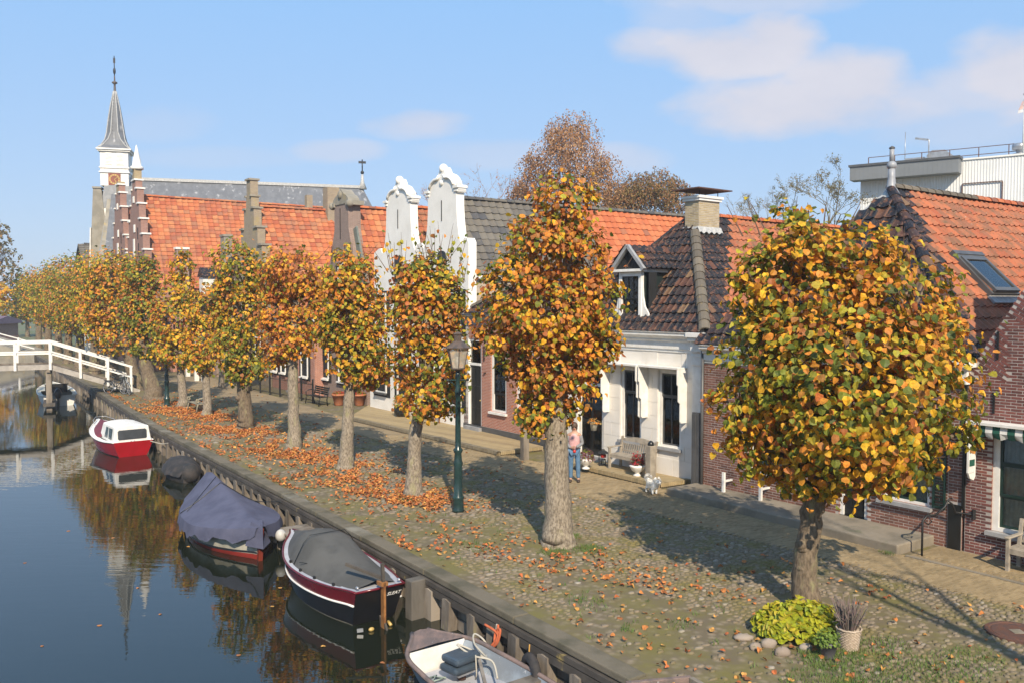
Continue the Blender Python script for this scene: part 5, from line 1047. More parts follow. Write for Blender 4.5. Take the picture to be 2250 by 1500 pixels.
def pb(t): return (max(.0, .80 - 1.15 * max(0, .12 - t) - .80 * max(0, t - .12) ** 1.15 * 1.05), .0)
m = MB(); V = HB.cover(m, .0, 1.0, pb, HAVY, -.05, drop=.27, wob=.012); w = 15
yy = [V[i] for i in range(w)]; m.add(yy + [(v[0] * 1.02, v[1] - .10, .28 + .03 * math.sin(i * 2)) for i, v in enumerate(yy)], [(i + 1, i, w + i, w + i + 1) for i in range(w - 1)], HAVY, True)
zt = HB.p(1, 2); m.add([(-.14, zt[1] - .32, zt[2] + .10), (0, zt[1] + .13, zt[2] + .04), (.14, zt[1] - .32, zt[2] + .10), (-.30, zt[1] - .25, .36), (.0, zt[1] + .16, .33), (.30, zt[1] - .25, .36)], [(0, 3, 4, 1), (1, 4, 5, 2), (0, 1, 2)], HAVY)
cv = m.build('tent_cover', Bl)
for t, r_ in ((.30, .006),): m = MB(); i = int(t * 40); m.tube([Vector(V[i * w + j]) + Vector((0, 0, .012)) for j in range(w)], .012, BLACKP, 5); m.build('cover_strap', cv)
m = MB(); i = 25
m.tube([Vector(V[8 * w + 7]) + Vector((0, 0, .015)), Vector(V[8 * w + 10]) + Vector((0, .2, .015)), Vector(V[14 * w + 13]) + Vector((0, 0, .02))], .008, BLACKP, 5); m.build('cover_strap', cv)
m = MB(); 
for k in range(3): m.ell((-.9, 3.2, .5 - .0 * k), (.02, .02, .02), BLACKP, 6, 4)
m.build('scupper', Bl)
# -- red cabin boat
Rd = thing('cabin_boat', 'red cabin boat with white wheelhouse moored beyond the navy covered boat', 'boat', AB(36.2, 7.42, WATER), R(T0 + 4), 'boats moored along the quay')
HR = Hull(4.7, [.74, .86, .94, .96, .90, .74, .44, .03], [.52, .64, .70, .70, .62, .46, .22, .01], [.60, .56, .56, .60, .66, .74, .82, .92], rake=(.12, .4))
m = MB(); HR.band(m, .5, 1.06, 0, BLKHULL); HR.band(m, 1.06, 2.0, 0, REDHULL); HR.transom(m, 0, REDHULL); m.build('hull', Rd)
m = MB(); HR.rail(m, 2.0, .025, WHITE); HR.deck(m, .0, 1, .2, WHITE); m.build('gunwale', Rd)
cab = MB(); a0, a1, h0, h1 = .0, 2.1, .56, 1.16
def cabp(y, z): f = (z - h0) / (h1 - h0); return (.80 - .10 * f) * (1 if y < 1.2 else .97)
V = []
for y, zt in ((.02, h1), (1.9, h1 + .02)):
    for x, z in ((-.79, h0), (-.70, zt), (-.35, zt + .06), (0, zt + .075), (.35, zt + .06), (.70, zt), (.79, h0)): V.append((x * (1 if y < 1 else .92), y + (.10 * (z - h0) if y < 1 else -.5 * (z - h0) + .35), z))
cab.add(V, [(i, i + 1, i + 8, i + 7) for i in range(6)] + [(0, 1, 2, 3, 4, 5, 6)[::-1], (7, 8, 9, 10, 11, 12, 13)], WHITE)
co = cab.build('cabin', Rd, bevel=.03); co.scale.x = .9
m = MB(); pts = []
for x, z in ((-.56, .68), (.56, .68), (.60, .72), (.60, 1.0), (.54, 1.05), (-.54, 1.05), (-.60, 1.0), (-.60, .72)): pts.append((x, .0 + .10 * (z - h0) - .004, z))
m.add(pts, [tuple(range(8))], M('smoked_window', (.06, .065, .07), .1)); m.build('rear_window', co)
for sd in (-1, 1):
    for y0, y1 in ((.35, .85), (1.0, 1.5)):
        m = MB(); V = []
        for y, z in ((y0, .66), (y1, .66), (y1 + .05 - .2 * (y1 > 1.2), 1.08), (y0, 1.08)): f = (z - h0) / (h1 - h0); x = (.79 - .09 * f) * (1 - .08 * (y / 1.9)); V.append((sd * (x + .012), y, z))
        m.add(V, [(0, 1, 2, 3)], M('dark_side_window%d%d' % (sd, int(y0 * 10)), (.012, .03, .022), .08)); m.build('side_window', co)
m = MB(); HR.cover(m, .40, .93, lambda t: (.42 * min(1, (t - .38) / .06) * (1 - .75 * (t - .4) / .53), .5), DKRED, .16, n=20, w=9, wob=.005); m.build('bow_cover', Rd)
m = MB(); m.tube([(-.40, 3.9, .78), (-.42, 4.2, 1.0), (-.2, 4.7, 1.08), (.2, 4.7, 1.08), (.42, 4.2, 1.0), (.40, 3.9, .78)], .014, STEEL, 6); m.build('pulpit_rail', Rd)
m = MB()   # small faded name, not readable
for i in range(6): m.box(-.745 - .012 * (i / 6), -.735 - .012 * (i / 6), .42 + i * .07, .46 + i * .07, .36 + .01 * (i % 2), .43 + .015 * (i % 3), WHITE)
m.build('faded_name', Rd)
m = MB()
for x in (-.06, .06): m.box(x - .025, x + .025, -.03, -.0, .57, .62, GREYDK)
m.build('transom_hinge', Rd)
# -- open rowing boat in the foreground
Gr = thing('rowing_boat', 'worn open rowing boat with folded seat at the bottom of the picture', 'boat', AB(8.28, 7.12, WATER), R(T0 + 1), 'boats moored along the quay')
HG = Hull(4.25, [.50, .64, .72, .76, .76, .72, .62, .16], [.40, .52, .60, .64, .62, .54, .40, .05], [.42, .39, .37, .37, .38, .40, .44, .50], rake=(.1, .1), n=40)
m = MB(); HG.band(m, .4, 2.0, 0, BLUEGR); HG.transom(m, 0, BLUEGR); HG.band(m, .5, 1.95, 0, BLUEGR, -.035); m.build('hull', Gr)
m = MB(); HG.rail(m, 2.0, .04, WORND, off=-.01); m.build('gunwale', Gr); m = MB(); n = 12; V = []
for i in range(n + 1): t = .875 + .122 * i / n; x, y, z = HG.p(t, 2); V += [(-x, y, z + .02), (0, y, z + .045), (x, y, z + .02)]
m.add(V, [(3 * i + c, 3 * i + c + 1, 3 * i + c + 4, 3 * i + c + 3) for i in range(n) for c in (0, 1)], WORND); x, y, z = HG.p(.875, 2); m.build('foredeck', Gr)
m = MB(); m.add([(-x + .03, y, z), (x - .03, y, z), (x * .55, y + .02, .0), (-x * .55, y + .02, .0)], [(0, 1, 2, 3)], WHITE); m.build('bulkhead', Gr)
m = MB(); V = []
for i in range(9): t = .02 + .855 * i / 8; xx, yy, zz = HG.p(t, 1.25); V += [(-xx + .03, yy, .06), (xx - .03, yy, .06)]
m.add(V, [(2 * i, 2 * i + 1, 2 * i + 3, 2 * i + 2) for i in range(8)], GREYDK); m.box(-.35, .1, 2.7, 2.95, .065, .09, RUST); m.build('floor', Gr)
for t in (.48, .2): xx, yy, zz = HG.p(t, 1.8); MB().box(-xx + .03, xx - .03, yy - .12, yy + .12, .30, .335, OLDWOOD).build('thwart', Gr)
m = MB(); m.tube([(-.35, 3.45, .1), (-.25, 3.38, .14), (-.38, 3.3, .1), (-.2, 3.25, .13), (-.3, 3.4, .12), (-.12, 3.3, .1)], .018, M('green_white_rope', (.35, .42, .36), .9), 5); m.build('coiled_rope', Gr)
MB().bar((-.45, 1.6, .40), (.25, 2.9, .42), .05, .04, OLDWOOD).build('oar', Gr)
# things lying in it or hanging beside it
m = MB(); m.tube([(0, 0, 0), (0, 0, .12)], .07, RUST, 10); m.box(-.2, .2, -.16, .16, .12, .15, STEEL); st = m.build('boat_seat', Gr, loc=(.10, 3.18, .07), rz=R(8))
for z, w in ((.22, .29), (.36, .26)): m = MB(); m.box(-w, w, -.19, .22, z - .065, z + .06, CUSH); m.build('cushion', st, bevel=.05)
MB().tube([(.10, -.22, .42), (.12, -.22, .1), (.14, -.17, .0)], .012, ROPE, 6).build('strap', st)
def rope(label, pts, mat, r=.014, cat='rope'):
    P = [Vector(p) for p in pts]; out = []
    for i in range(len(P) - 1):
        a, b, c, d = P[max(i - 1, 0)], P[i], P[i + 1], P[min(i + 2, len(P) - 1)]
        for k in range(6): f = k / 6; out.append(b + .5 * f * (c - a + f * (2 * a - 5 * b + 4 * c - d + f * (3 * (b - c) + d - a))))
    out.append(P[-1]); m = MB(); m.tube(out, r, mat, 6); return tag(m.build('mooring_rope'), label, cat)
rope('pale mooring rope looping from the quay down into the rowing boat', [AB(11.72, 8.02, -.16), AB(11.7, 7.96, -.45), AB(11.68, 7.9, -.62), AB(11.8, 7.8, -.40), AB(12.0, 7.75, -.36), AB(11.75, 7.6, -.42), AB(11.3, 7.55, -.5), AB(11.5, 7.35, -.36), AB(11.65, 7.2, -.3), AB(11.35, 7.3, -.40), AB(11.1, 7.5, -.45), AB(10.8, 7.4, -.6)], ROPE, .017)
rope('tangled orange rope bundle hanging from the quay beam by the rowing boat', [AB(11.66, 8.0, -.15), AB(11.60, 7.96, -.3), AB(11.66, 7.93, -.5), AB(11.70, 7.98, -.28), AB(11.55, 7.97, -.2), AB(11.58, 7.93, -.42), AB(11.75, 7.9, -.55), AB(11.62, 7.97, -.3), AB(11.95, 7.93, -.22)], ROPEO, .022)
rope('short yellow rope end hanging from an iron ring on the quay beam', [AB(10.75, 7.98, -.18), AB(10.72, 7.95, -.3), AB(10.68, 7.94, -.52), AB(10.74, 7.95, -.3), AB(10.62, 7.93, -.5)], M('yellow_rope', (.5, .27, .06), .9), .012)
rope('thin mooring line from the red cabin boat to the quay', [AB(36.2, 8.05, -.3), AB(35.4, 8.35, -.35), AB(34.6, 8.5, -.18)], ROPE, .02)
rope('dark mooring line from the navy covered boat to the quay beam', [AB(23.4, 7.3, -.1), AB(22.9, 7.9, -.2), AB(22.4, 8.3, -.16)], BLACKP, .012)
ty = thing('tyre_fender', 'old black tyre hung as a fender between quay posts beside the rowing boat', 'tyre', AB(10.6, 7.9, -.58), R(T0 + 75)); m = MB(); V = []; F = []; n, k = 20, 8
for i in range(n):
    a = 2 * math.pi * i / n
    for j in range(k): b = 2 * math.pi * j / k; r = .24 + .09 * math.cos(b); V.append((r * math.cos(a), .08 * math.sin(b), r * math.sin(a)))
F = [(i * k + j, i * k + (j + 1) % k, ((i + 1) % n) * k + (j + 1) % k, ((i + 1) % n) * k + j) for i in range(n) for j in range(k)]; m.add(V, F, RUBBER, True); m.build('tyre', ty)
fe = thing('boat_fender', 'slate blue inflatable fender at the lower edge beside the tyre', 'fender', AB(9.75, 7.55, -.62), R(T0)); m = MB(); m.lathe([(.05, -.35), (.15, -.3), (.17, 0), (.15, .3), (.05, .35)], M('fender_blue', (.05, .06, .085), .5), (0, 0, 0), 14); o = m.build('fender', fe); o.rotation_euler = (R(80), 0, R(20))
for i, (a, b, zt) in enumerate(((14.42, 7.98, -.10),)):
    dl = tag(MB().box(-.17, .17, -.12, .12, -1.6, .62, M('dark_pile', (.13, .115, .095), .9, (.08, .07, .055), 3, bump=.3, stretch=(1, 1, .3))).build('mooring_pile', loc=AB(a, b, -.72), rz=R(T0 + 4), bevel=.02), 'thick grey timber mooring pile at the stern of the SLEAT boat', 'mooring pile')
lp = thing('landing_plank', 'small weathered timber landing platform between navy and charcoal covered boats', 'landing stage', AB(20.2, 8.0, -.38), R(T0)); 
for i in range(3): MB().box(-.55, .25, -.42 + i * .26, -.18 + i * .26, -.02, .02, OLDWOOD).build('plank', lp)
for x, y in ((-.45, -.3), (-.45, .25), (.15, -.3)): MB().box(x - .07, x + .07, y - .07, y + .07, -1.2, -.02, OLDWOOD).build('post', lp)
bu = tag(MB().ell((0, 0, 0), (.13, .13, .15), M('dirty_white_plastic', (.5, .48, .44), .5), 14, 10).build('round_fender', loc=AB(20.05, 7.40, -.42)), 'round dirty white fender hanging between the landing platform and navy boat', 'fender')
dg = thing('dinghy', 'small black covered dinghy tucked against the quay between red and navy boats', 'boat', AB(29.7, 7.9, WATER), R(T0), 'boats moored along the quay'); HD = Hull(2.6, [.30, .48, .56, .56, .48, .3, .03], [.25, .40, .46, .46, .38, .22, .01], [.34, .32, .32, .33, .36, .40, .46])
m = MB(); HD.band(m, .5, 2.0, 0, RUBBER); HD.transom(m, 0, RUBBER); m.ell((0, .12, .30), (.32, .30, .34), RUBBER); m.build('hull', dg); m = MB(); HD.cover(m, 0, 1, lambda t: (.38 * math.sin(math.pi * min(1, t + .12)) + .05, .8), RUBBER, .0, drop=.1, n=24, w=11, wob=.01); m.build('cover', dg)
mt = thing('motor_boat', 'small white motor boat with black outboard beyond the footbridge post', 'boat', AB(56.3, 7.6, WATER), R(T0 - 3), 'boats moored along the quay'); HM = Hull(5.2, [.85, .98, 1.02, 1.0, .9, .62, .05], [.70, .80, .82, .78, .62, .36, .01], [.62, .60, .62, .68, .76, .86, 1.0])
m = MB(); HM.band(m, .5, 2.0, 0, WHITE); HM.transom(m, 0, WHITE); m.build('hull', mt); m = MB(); HM.deck(m, 0, 1, .22, CREAMH); HM.rail(m, 2, .03, WHITE); V = []
for i in range(9): t = .5 + .49 * i / 8; x, y, z = HM.p(t, 2); V += [(-x, y, z + .01), (x, y, z + .01)]
m.add(V, [(2 * i, 2 * i + 1, 2 * i + 3, 2 * i + 2) for i in range(8)], CREAMH); m.build('deck', mt); m = MB(); m.box(-.6, .6, 1.9, 1.95, .62, 1.12, DARK); m.box(-.65, .65, 1.88, 1.98, 1.1, 1.14, IRON); m.build('windscreen', mt); om = MB(); om.ell((-.1, -.25, .75), (.20, .26, .32), BLKHULL); om.box(-.16, -.04, -.3, -.18, -.3, .6, BLKHULL); om.build('outboard_motor', mt)

# ------------------------------------------------------------------ trees
YEL, ORA, RUS, GRN, YGR, DGR, BRO = (.72, .43, .03), (.66, .28, .04), (.43, .15, .04), (.19, .22, .025), (.43, .38, .035), (.09, .125, .02), (.38, .18, .055)
LEAFV = [(0, 0, 0), (0, .5, .02), (0, 1, -.06), (-.34, .02, .05), (-.50, .40, .10), (-.30, .78, .02), (.34, .02, .05), (.50, .40, .10), (.30, .78, .02)]
LEAFF = [(0, 1, 4, 3), (1, 2, 5, 4), (0, 6, 7, 1), (1, 7, 8, 2)]
LEAFP = [(LEAFV, LEAFF)] + [([(x * sx, y, z * k + x * x * q) for x, y, z in LEAFV], LEAFF) for sx, k, q in ((.9, 1.8, .35), (1.08, -.6, -.3), (.8, 2.4, .5))]
SIMPLE = [([(0, 0, 0), (-.42, .45, .06), (0, 1, 0), (.42, .45, .06)], [(0, 3, 2, 1)])]
def pal(P, w, seed):
    """leaf colour: slow patches pick the mix, each leaf its own shade"""
    f = math.sin(P.x * 1.7 + seed) + math.sin(P.y * 1.9 - seed * 1.3 + P.z) + math.sin(P.z * 2.1 + seed * .7 + P.x)
    ww = list(w); 
    if f > .7: ww[3] *= 2.4; ww[4] *= 1.8; ww[5] *= 2.2
    elif f < -.7: ww[1] *= 1.9; ww[2] *= 2.2; ww[6] *= 2
    else: ww[0] *= 1.5
    c = random.choices((YEL, ORA, RUS, GRN, YGR, DGR, BRO), ww)[0]; v = random.uniform(.75, 1.25); h = random.uniform(.88, 1.12)
    return (c[0] * v * h, c[1] * v, c[2] * v)
def leafmat(P, out, size, up=.35, rnd=.75):
    n = (out * .65 + Vector((.05, -.25, up)) + Vector((random.gauss(0, rnd), random.gauss(0, rnd), random.gauss(0, rnd))) * .55).normalized()
    d = Vector((random.gauss(0, .5), random.gauss(0, .5), -1)) + out * .4; y = (d - n * d.dot(n)).normalized(); x = y.cross(n); s = size * random.uniform(.7, 1.2)
    return M4(x * s, y * s, n * s, P)
def at_depth(px, py, D): return Vector(((px - 1125) / 1900 * D, D, CAMZ + (663 - py) / 1900 * D))
def crown_tree(label, base, lobes, n, ls, w, trunk, group, bark=None, solo=0, seed=1., shoots=(), name='linden_tree', limbs=True, clump=.84, flat=.9, simple=False, knobs=(), forks=()):
    """base = ground point, lobes = (x, z, rx, rz[, dy]) in metres about the trunk foot, x across the view, trunk = [(x, z, r), ...]"""
    bark = bark or BARK; t = thing(name, label, 'tree', base, 0, group); m = MB(); pts = []; rs = []
    n_ = 14
    P = [(0, -.08, trunk[0][2] * 1.30), (trunk[0][0] * .5, .14, trunk[0][2] * 1.13)] + [(x, max(z, .42), r) for x, z, r in trunk]
    for i in range(len(P) - 1):
        for k in range(4): f = k / 4; pts.append(Vector((P[i][0] + (P[i + 1][0] - P[i][0]) * f + random.gauss(0, .012), random.gauss(0, .012), P[i][1] + (P[i + 1][1] - P[i][1]) * f))); rs.append((P[i][2] + (P[i + 1][2] - P[i][2]) * f) * random.uniform(.975, 1.03))
    pts.append(Vector((P[-1][0], 0, P[-1][1]))); rs.append(P[-1][2]); m.tube(pts, rs, bark, n_, jit=.04)
    for kx, kz, kr in knobs: m.ell((kx, -rs[0] * .25, kz), (kr, kr, kr * .8), bark, 12, 8, .1)
    for fx, fz, fr in forks: s0 = pts[int(len(pts) * .68)]; m.tube([s0, s0.lerp(Vector((fx, -.05, fz)), .55) + Vector((0, 0, -.06)), Vector((fx, -.05, fz))], [fr, fr * .85, fr * .6], bark, 10)
    m.build('trunk', t)
    top = pts[-1]; L = []
    for q in lobes:
        x, z, rx, rz = q[:4]; dy = q[4] if len(q) > 4 else random.uniform(-.25, .25) * rx; L.append((Vector((x, dy, z)), rx, rx * flat, rz))
    if limbs:
        m = MB()
        for c, rx, ry, rz in L:
            s = pts[max(3, min(len(pts) - 1, int(len(pts) * .8)))]; mid = s.lerp(c, .5) + Vector((random.gauss(0, .08), random.gauss(0, .08), -.12)); m.tube([s, mid, c, c + (c - s).normalized() * rz * .5], [rs[int(len(rs) * .8)] * .55, rs[int(len(rs) * .8)] * .38, rs[-1] * .28, .02], bark, 7)
            for k in range(9):
                d = Vector((random.gauss(0, 1), random.gauss(0, 1), random.gauss(.4, .8))).normalized(); e = c + Vector((d.x * rx, d.y * ry, d.z * rz)) * random.uniform(.75, 1.05); m.tube([c, c.lerp(e, .5) + Vector((0, 0, -.05)), e], [.022, .014, .006], TWIG, 4, caps=False)
        m.build('branch', t)
    ms = []; cols = []; vol = [rx * ry + rx * rz for _, rx, ry, rz in L]; B = Vector(base)
    for (c, rx, ry, rz), v in zip(L, vol):
        k = int(n * v / sum(vol)); nc = max(6, int(k / 26)); cl = []
        for _ in range(nc):
            d = Vector((random.gauss(0, 1), random.gauss(0, 1), random.gauss(0, 1))).normalized(); q = random.uniform(.7, 1.02); cl.append((Vector((d.x * rx, d.y * ry, d.z * rz)) * q, d))
        for _ in range(k):
            if random.random() < clump: p, d = random.choice(cl); p = p + Vector((random.gauss(0, 1), random.gauss(0, 1), random.gauss(0, 1))) * min(rx, rz) * .17
            else:
                d = Vector((random.gauss(0, 1), random.gauss(0, 1), random.gauss(0, 1))).normalized(); q = random.uniform(.5, 1.06) if random.random() > .14 else random.uniform(1.04, 1.26); p = Vector((d.x * rx, d.y * ry, d.z * rz)) * q
            ms.append(leafmat(c + p, d, ls)); cols.append(pal(B + c + p, w, seed))
    tw = MB()
    for sx, sz, hgt, k in shoots:     # upright one-year shoots with a few leaves
        for _ in range(k):
            b0 = Vector((sx + random.gauss(0, .3), random.gauss(0, .3), sz)); e = b0 + Vector((random.gauss(0, .16) * hgt + (b0.x - sx) * .5, random.gauss(0, .12), hgt * random.uniform(.6, 1.05))); tw.tube([b0, b0.lerp(e, .5), e], [.014, .009, .004], TWIG, 4, caps=False)
            for f in np.linspace(.15, 1, max(2, int(5 * hgt))):
                if random.random() < .62: p = b0.lerp(e, f) + Vector((random.gauss(0, .05), random.gauss(0, .05), 0)); ms.append(leafmat(p, Vector((random.gauss(0, 1), -.5, .3)).normalized(), ls)); cols.append(pal(B + p, w, seed))
    if tw.v: tw.build('shoot', t)['kind'] = 'stuff'
    scatter('leaf', SIMPLE if simple else LEAFP, ms, LEAF, t, solo, cols=cols, stuffname='crown')
    return t
def px_tree(label, bx, by, lobes, n, ls, w, trunk, seed, solo=0, shoots=(), bark=None, group='linden trees in a row along the quay', **k):
    D = None
    for _ in range(1):
        # ground point under the trunk foot
        u, v = (bx - 1125) / 1900, (by - 750) / 1900; dy, dz = _cp - v * _sp, -_sp - v * _cp; s = -CAMZ / dz; D = s * dy; base = Vector((u * s, D, 0))
    f = D / 1900
    lo = [((q[0] - 1125) * f - base.x, CAMZ + (663 - q[1]) * f, q[2] * f, q[3] * f) + tuple(q[4:]) for q in lobes]; tr = [((q[0] - 1125) * f - base.x, CAMZ + (663 - q[1]) * f, q[2]) for q in trunk]; sh = [((q[0] - 1125) * f - base.x, CAMZ + (663 - q[1]) * f, q[2], q[3]) for q in shoots]
    return crown_tree(label, base, lo, n, ls, w, tr, group, bark, solo, seed, sh, **k)
W_MIX = (3.0, 2.0, 1.0, 3.2, 3.0, 2.0, .8)
px_tree('big golden pollard linden nearest the camera with yellow bush at its foot', 1775, 1335,
    [(1850, 745, 200, 220, 0), (1725, 640, 115, 150), (1675, 815, 95, 150), (1985, 700, 105, 140), (2010, 860, 100, 130), (1840, 930, 190, 130), (1760, 545, 80, 90), (1885, 575, 95, 85), (1680, 975, 85, 70), (1950, 1000, 110, 75), (1835, 850, 215, 180, -.9), (2085, 960, 55, 36), (1625, 900, 62, 80), (1800, 1035, 120, 50), (1655, 620, 55, 70), (2075, 760, 50, 90)],
    14500, .120, (3.6, 2.6, 1.0, 2.8, 2.8, 1.6, .8), [(1777, 1320, .215), (1781, 1220, .19), (1788, 1130, .18), (1800, 1085, .2), (1820, 1010, .16), (1840, 900, .1)], 1.2, 300, [(1705, 520, .7, 5), (1790, 500, .5, 6), (1960, 570, .5, 6), (2060, 640, .35, 5), (1600, 900, .2, 4)], BARK2, knobs=((-.13, 1.12, .13), (-.12, .72, .12), (-.02, .62, .11), (-.1, 1.05, .12)), forks=((.75, 2.35, .15), (-.35, 2.5, .11)))
px_tree('second linden with thick pale trunk and lobed orange green crown', 1228, 1195,
    [(1240, 450, 72, 62), (1200, 540, 92, 70), (1275, 560, 60, 70), (1125, 640, 72, 80), (1305, 670, 64, 90), (1200, 690, 110, 70, -.3), (1115, 725, 72, 55), (1215, 770, 120, 80), (1222, 845, 88, 72), (1200, 912, 66, 46), (1300, 760, 62, 60)],
    11000, .110, (2.4, 2.8, 2.6, 1.9, 1.6, 1.2, 1.2), [(1228, 1185, .315), (1226, 1080, .265), (1222, 960, .245), (1225, 900, .2), (1245, 700, .13), (1245, 560, .08)], 2.9, 300, [(1215, 420, .45, 5), (1290, 420, .5, 5), (1340, 590, .35, 4), (1160, 560, .3, 4)], flat=1.0)
px_tree('third linden, with bare upright shoots before the white neck gables', 908, 1085,
    [(930, 610, 66, 50), (975, 640, 48, 60), (935, 700, 80, 75), (950, 790, 80, 75), (945, 870, 70, 55), (915, 640, 50, 50)],
    6200, .122, (2.6, 2.4, 1.4, 2.2, 2.2, 1, 1.2), [(908, 1075, .22), (908, 1000, .18), (914, 935, .17), (930, 860, .13), (940, 700, .09)], 4.1, 300, [(880, 600, 1.1, 12), (960, 580, 1.1, 14), (1000, 620, .9, 8), (1015, 640, .7, 5)])
px_tree('fourth linden, its rounded yellow green crown left of the white gables', 758, 1028,
    [(770, 610, 56, 62), (775, 690, 68, 70), (785, 770, 66, 62), (800, 815, 52, 36), (730, 720, 34, 55)], 5600, .128, (3.2, 2.4, .9, 2.6, 3, 1, .8), [(758, 1015, .23), (762, 930, .175), (766, 865, .165), (775, 780, .12)], 5.7, 300, [(770, 570, .5, 8)])
px_tree('fifth linden, slim knobbly trunk and sparse rusty crown', 645, 983,
    [(640, 600, 66, 55), (610, 680, 44, 66), (672, 690, 42, 66), (640, 740, 56, 50), (690, 640, 26, 44), (605, 765, 36, 45)], 4700, .13, (2.2, 3.4, 2.6, 1, 1.2, .5, 1.8), [(644, 970, .24), (642, 890, .185), (642, 800, .175), (647, 740, .16), (650, 660, .12)], 6.6, 300, [(640, 570, .5, 7)])
px_tree('sixth linden, stout pollarded trunk with gnarled burr and green yellow crown', 537, 942,
    [(525, 590, 52, 60), (525, 680, 62, 80), (515, 770, 55, 60), (545, 800, 42, 38), (490, 650, 30, 60), (570, 620, 30, 50)], 5000, .14, (2.8, 2, .7, 3, 2.8, 1.6, .8), [(537, 932, .30), (535, 870, .265), (532, 835, .26), (528, 780, .2)], 7.8, 300, [(520, 550, .4, 6)], BARK2, knobs=((-.16, 1.3, .17), (-.1, 1.1, .13), (.1, 1.2, .12)))
px_tree('seventh linden, slender pale trunk and small yellow crown beside scroll bench', 453, 912,
    [(445, 680, 36, 50), (450, 740, 44, 46), (440, 785, 40, 30), (480, 730, 24, 40)], 3000, .145, (3.8, 2.2, .6, 2, 3, .8, .5), [(453, 902, .19), (451, 840, .165), (449, 800, .16), (448, 740, .12)], 8.4, 0)
px_tree('eighth linden, yellow crown with a narrow upright top', 400, 893,
    [(398, 585, 26, 34), (390, 640, 34, 42), (385, 705, 46, 50), (392, 770, 48, 36)], 3200, .15, (3.6, 2.4, .8, 1.8, 3, .6, .6), [(400, 884, .22), (396, 830, .18), (394, 790, .17), (392, 720, .12)], 9.2, 0)
px_tree('ninth linden, leaning stout trunk with dark green and rust crown', 337, 875,
    [(312, 610, 40, 50), (310, 680, 44, 60), (316, 745, 38, 42)], 3800, .16, (1, 1.6, 1.6, 3, 1.6, 2.0, 1), [(335, 866, .45), (322, 820, .36), (316, 780, .34), (312, 720, .2)], 10.4, 0, bark=BARK2)
px_tree('tenth linden, leaning trunk with long split behind the bicycles', 300, 856,
    [(250, 610, 56, 46), (240, 670, 62, 60), (250, 730, 56, 46), (210, 650, 34, 50)], 4200, .165, (2.6, 3, 1.2, 1.8, 2, .8, .8), [(298, 848, .40), (288, 810, .36), (283, 785, .34), (270, 720, .2)], 11.1, 0, bark=BARK2)
for i, (a, b, lab) in enumerate(((62, 11.5, 'eleventh linden from the camera, its trunk behind the footbridge slope'), (68.5, 11.55, 'twelfth linden from the camera, half hidden beyond the footbridge'), (75, 11.6, 'thirteenth linden, rust tinged crown beyond the footbridge'), (81.5, 11.7, 'fourteenth linden, green crown beyond the footbridge'), (88.5, 11.9, 'fifteenth linden, leaning trunks near the far bridge'), (96.5, 12.1, 'second farthest linden, next to the far brick ramp'), (106, 12.4, 'farthest linden of the quay row at the left edge'))):
    P = AB(a, b); crown_tree(lab, P, [(0, 6.9, 1.8, 1.9), (.3, 4.7, 2.1, 1.9), (-1.2, 5.7, 1.5, 1.9), (1.2, 6.1, 1.4, 1.8)], 3800, .21, ((2, 2.2, 1, 2.6, 2.2, 1.4, 1), (1.2, 1.4, .9, 3.4, 2.4, 2.4, .8))[i % 2], [(0, .3, .38), (.05, 1.6, .32), (.1, 3, .24)], 'linden trees in a row along the quay', BARK2, 0, 12 + i * 1.7, simple=True)
for i, (x, y, h_, lab) in enumerate(((-17.6, 52.2, 3.2, 'young thin linden on the house side behind the scroll bench'), (-16.0, 51.0, 3.0, 'second young thin linden beside the black railing'))):
    crown_tree(lab, Vector((x, y, 0)), [(0, 3.6, .7, .9), (.1, 2.9, .6, .6)], 500, .16, W_MIX, [(0, .3, .16), (0, 1.6, .13), (0, 2.6, .1)], 'young trees on the house side', BARK, 0, 3.3 + i, name='young_tree')

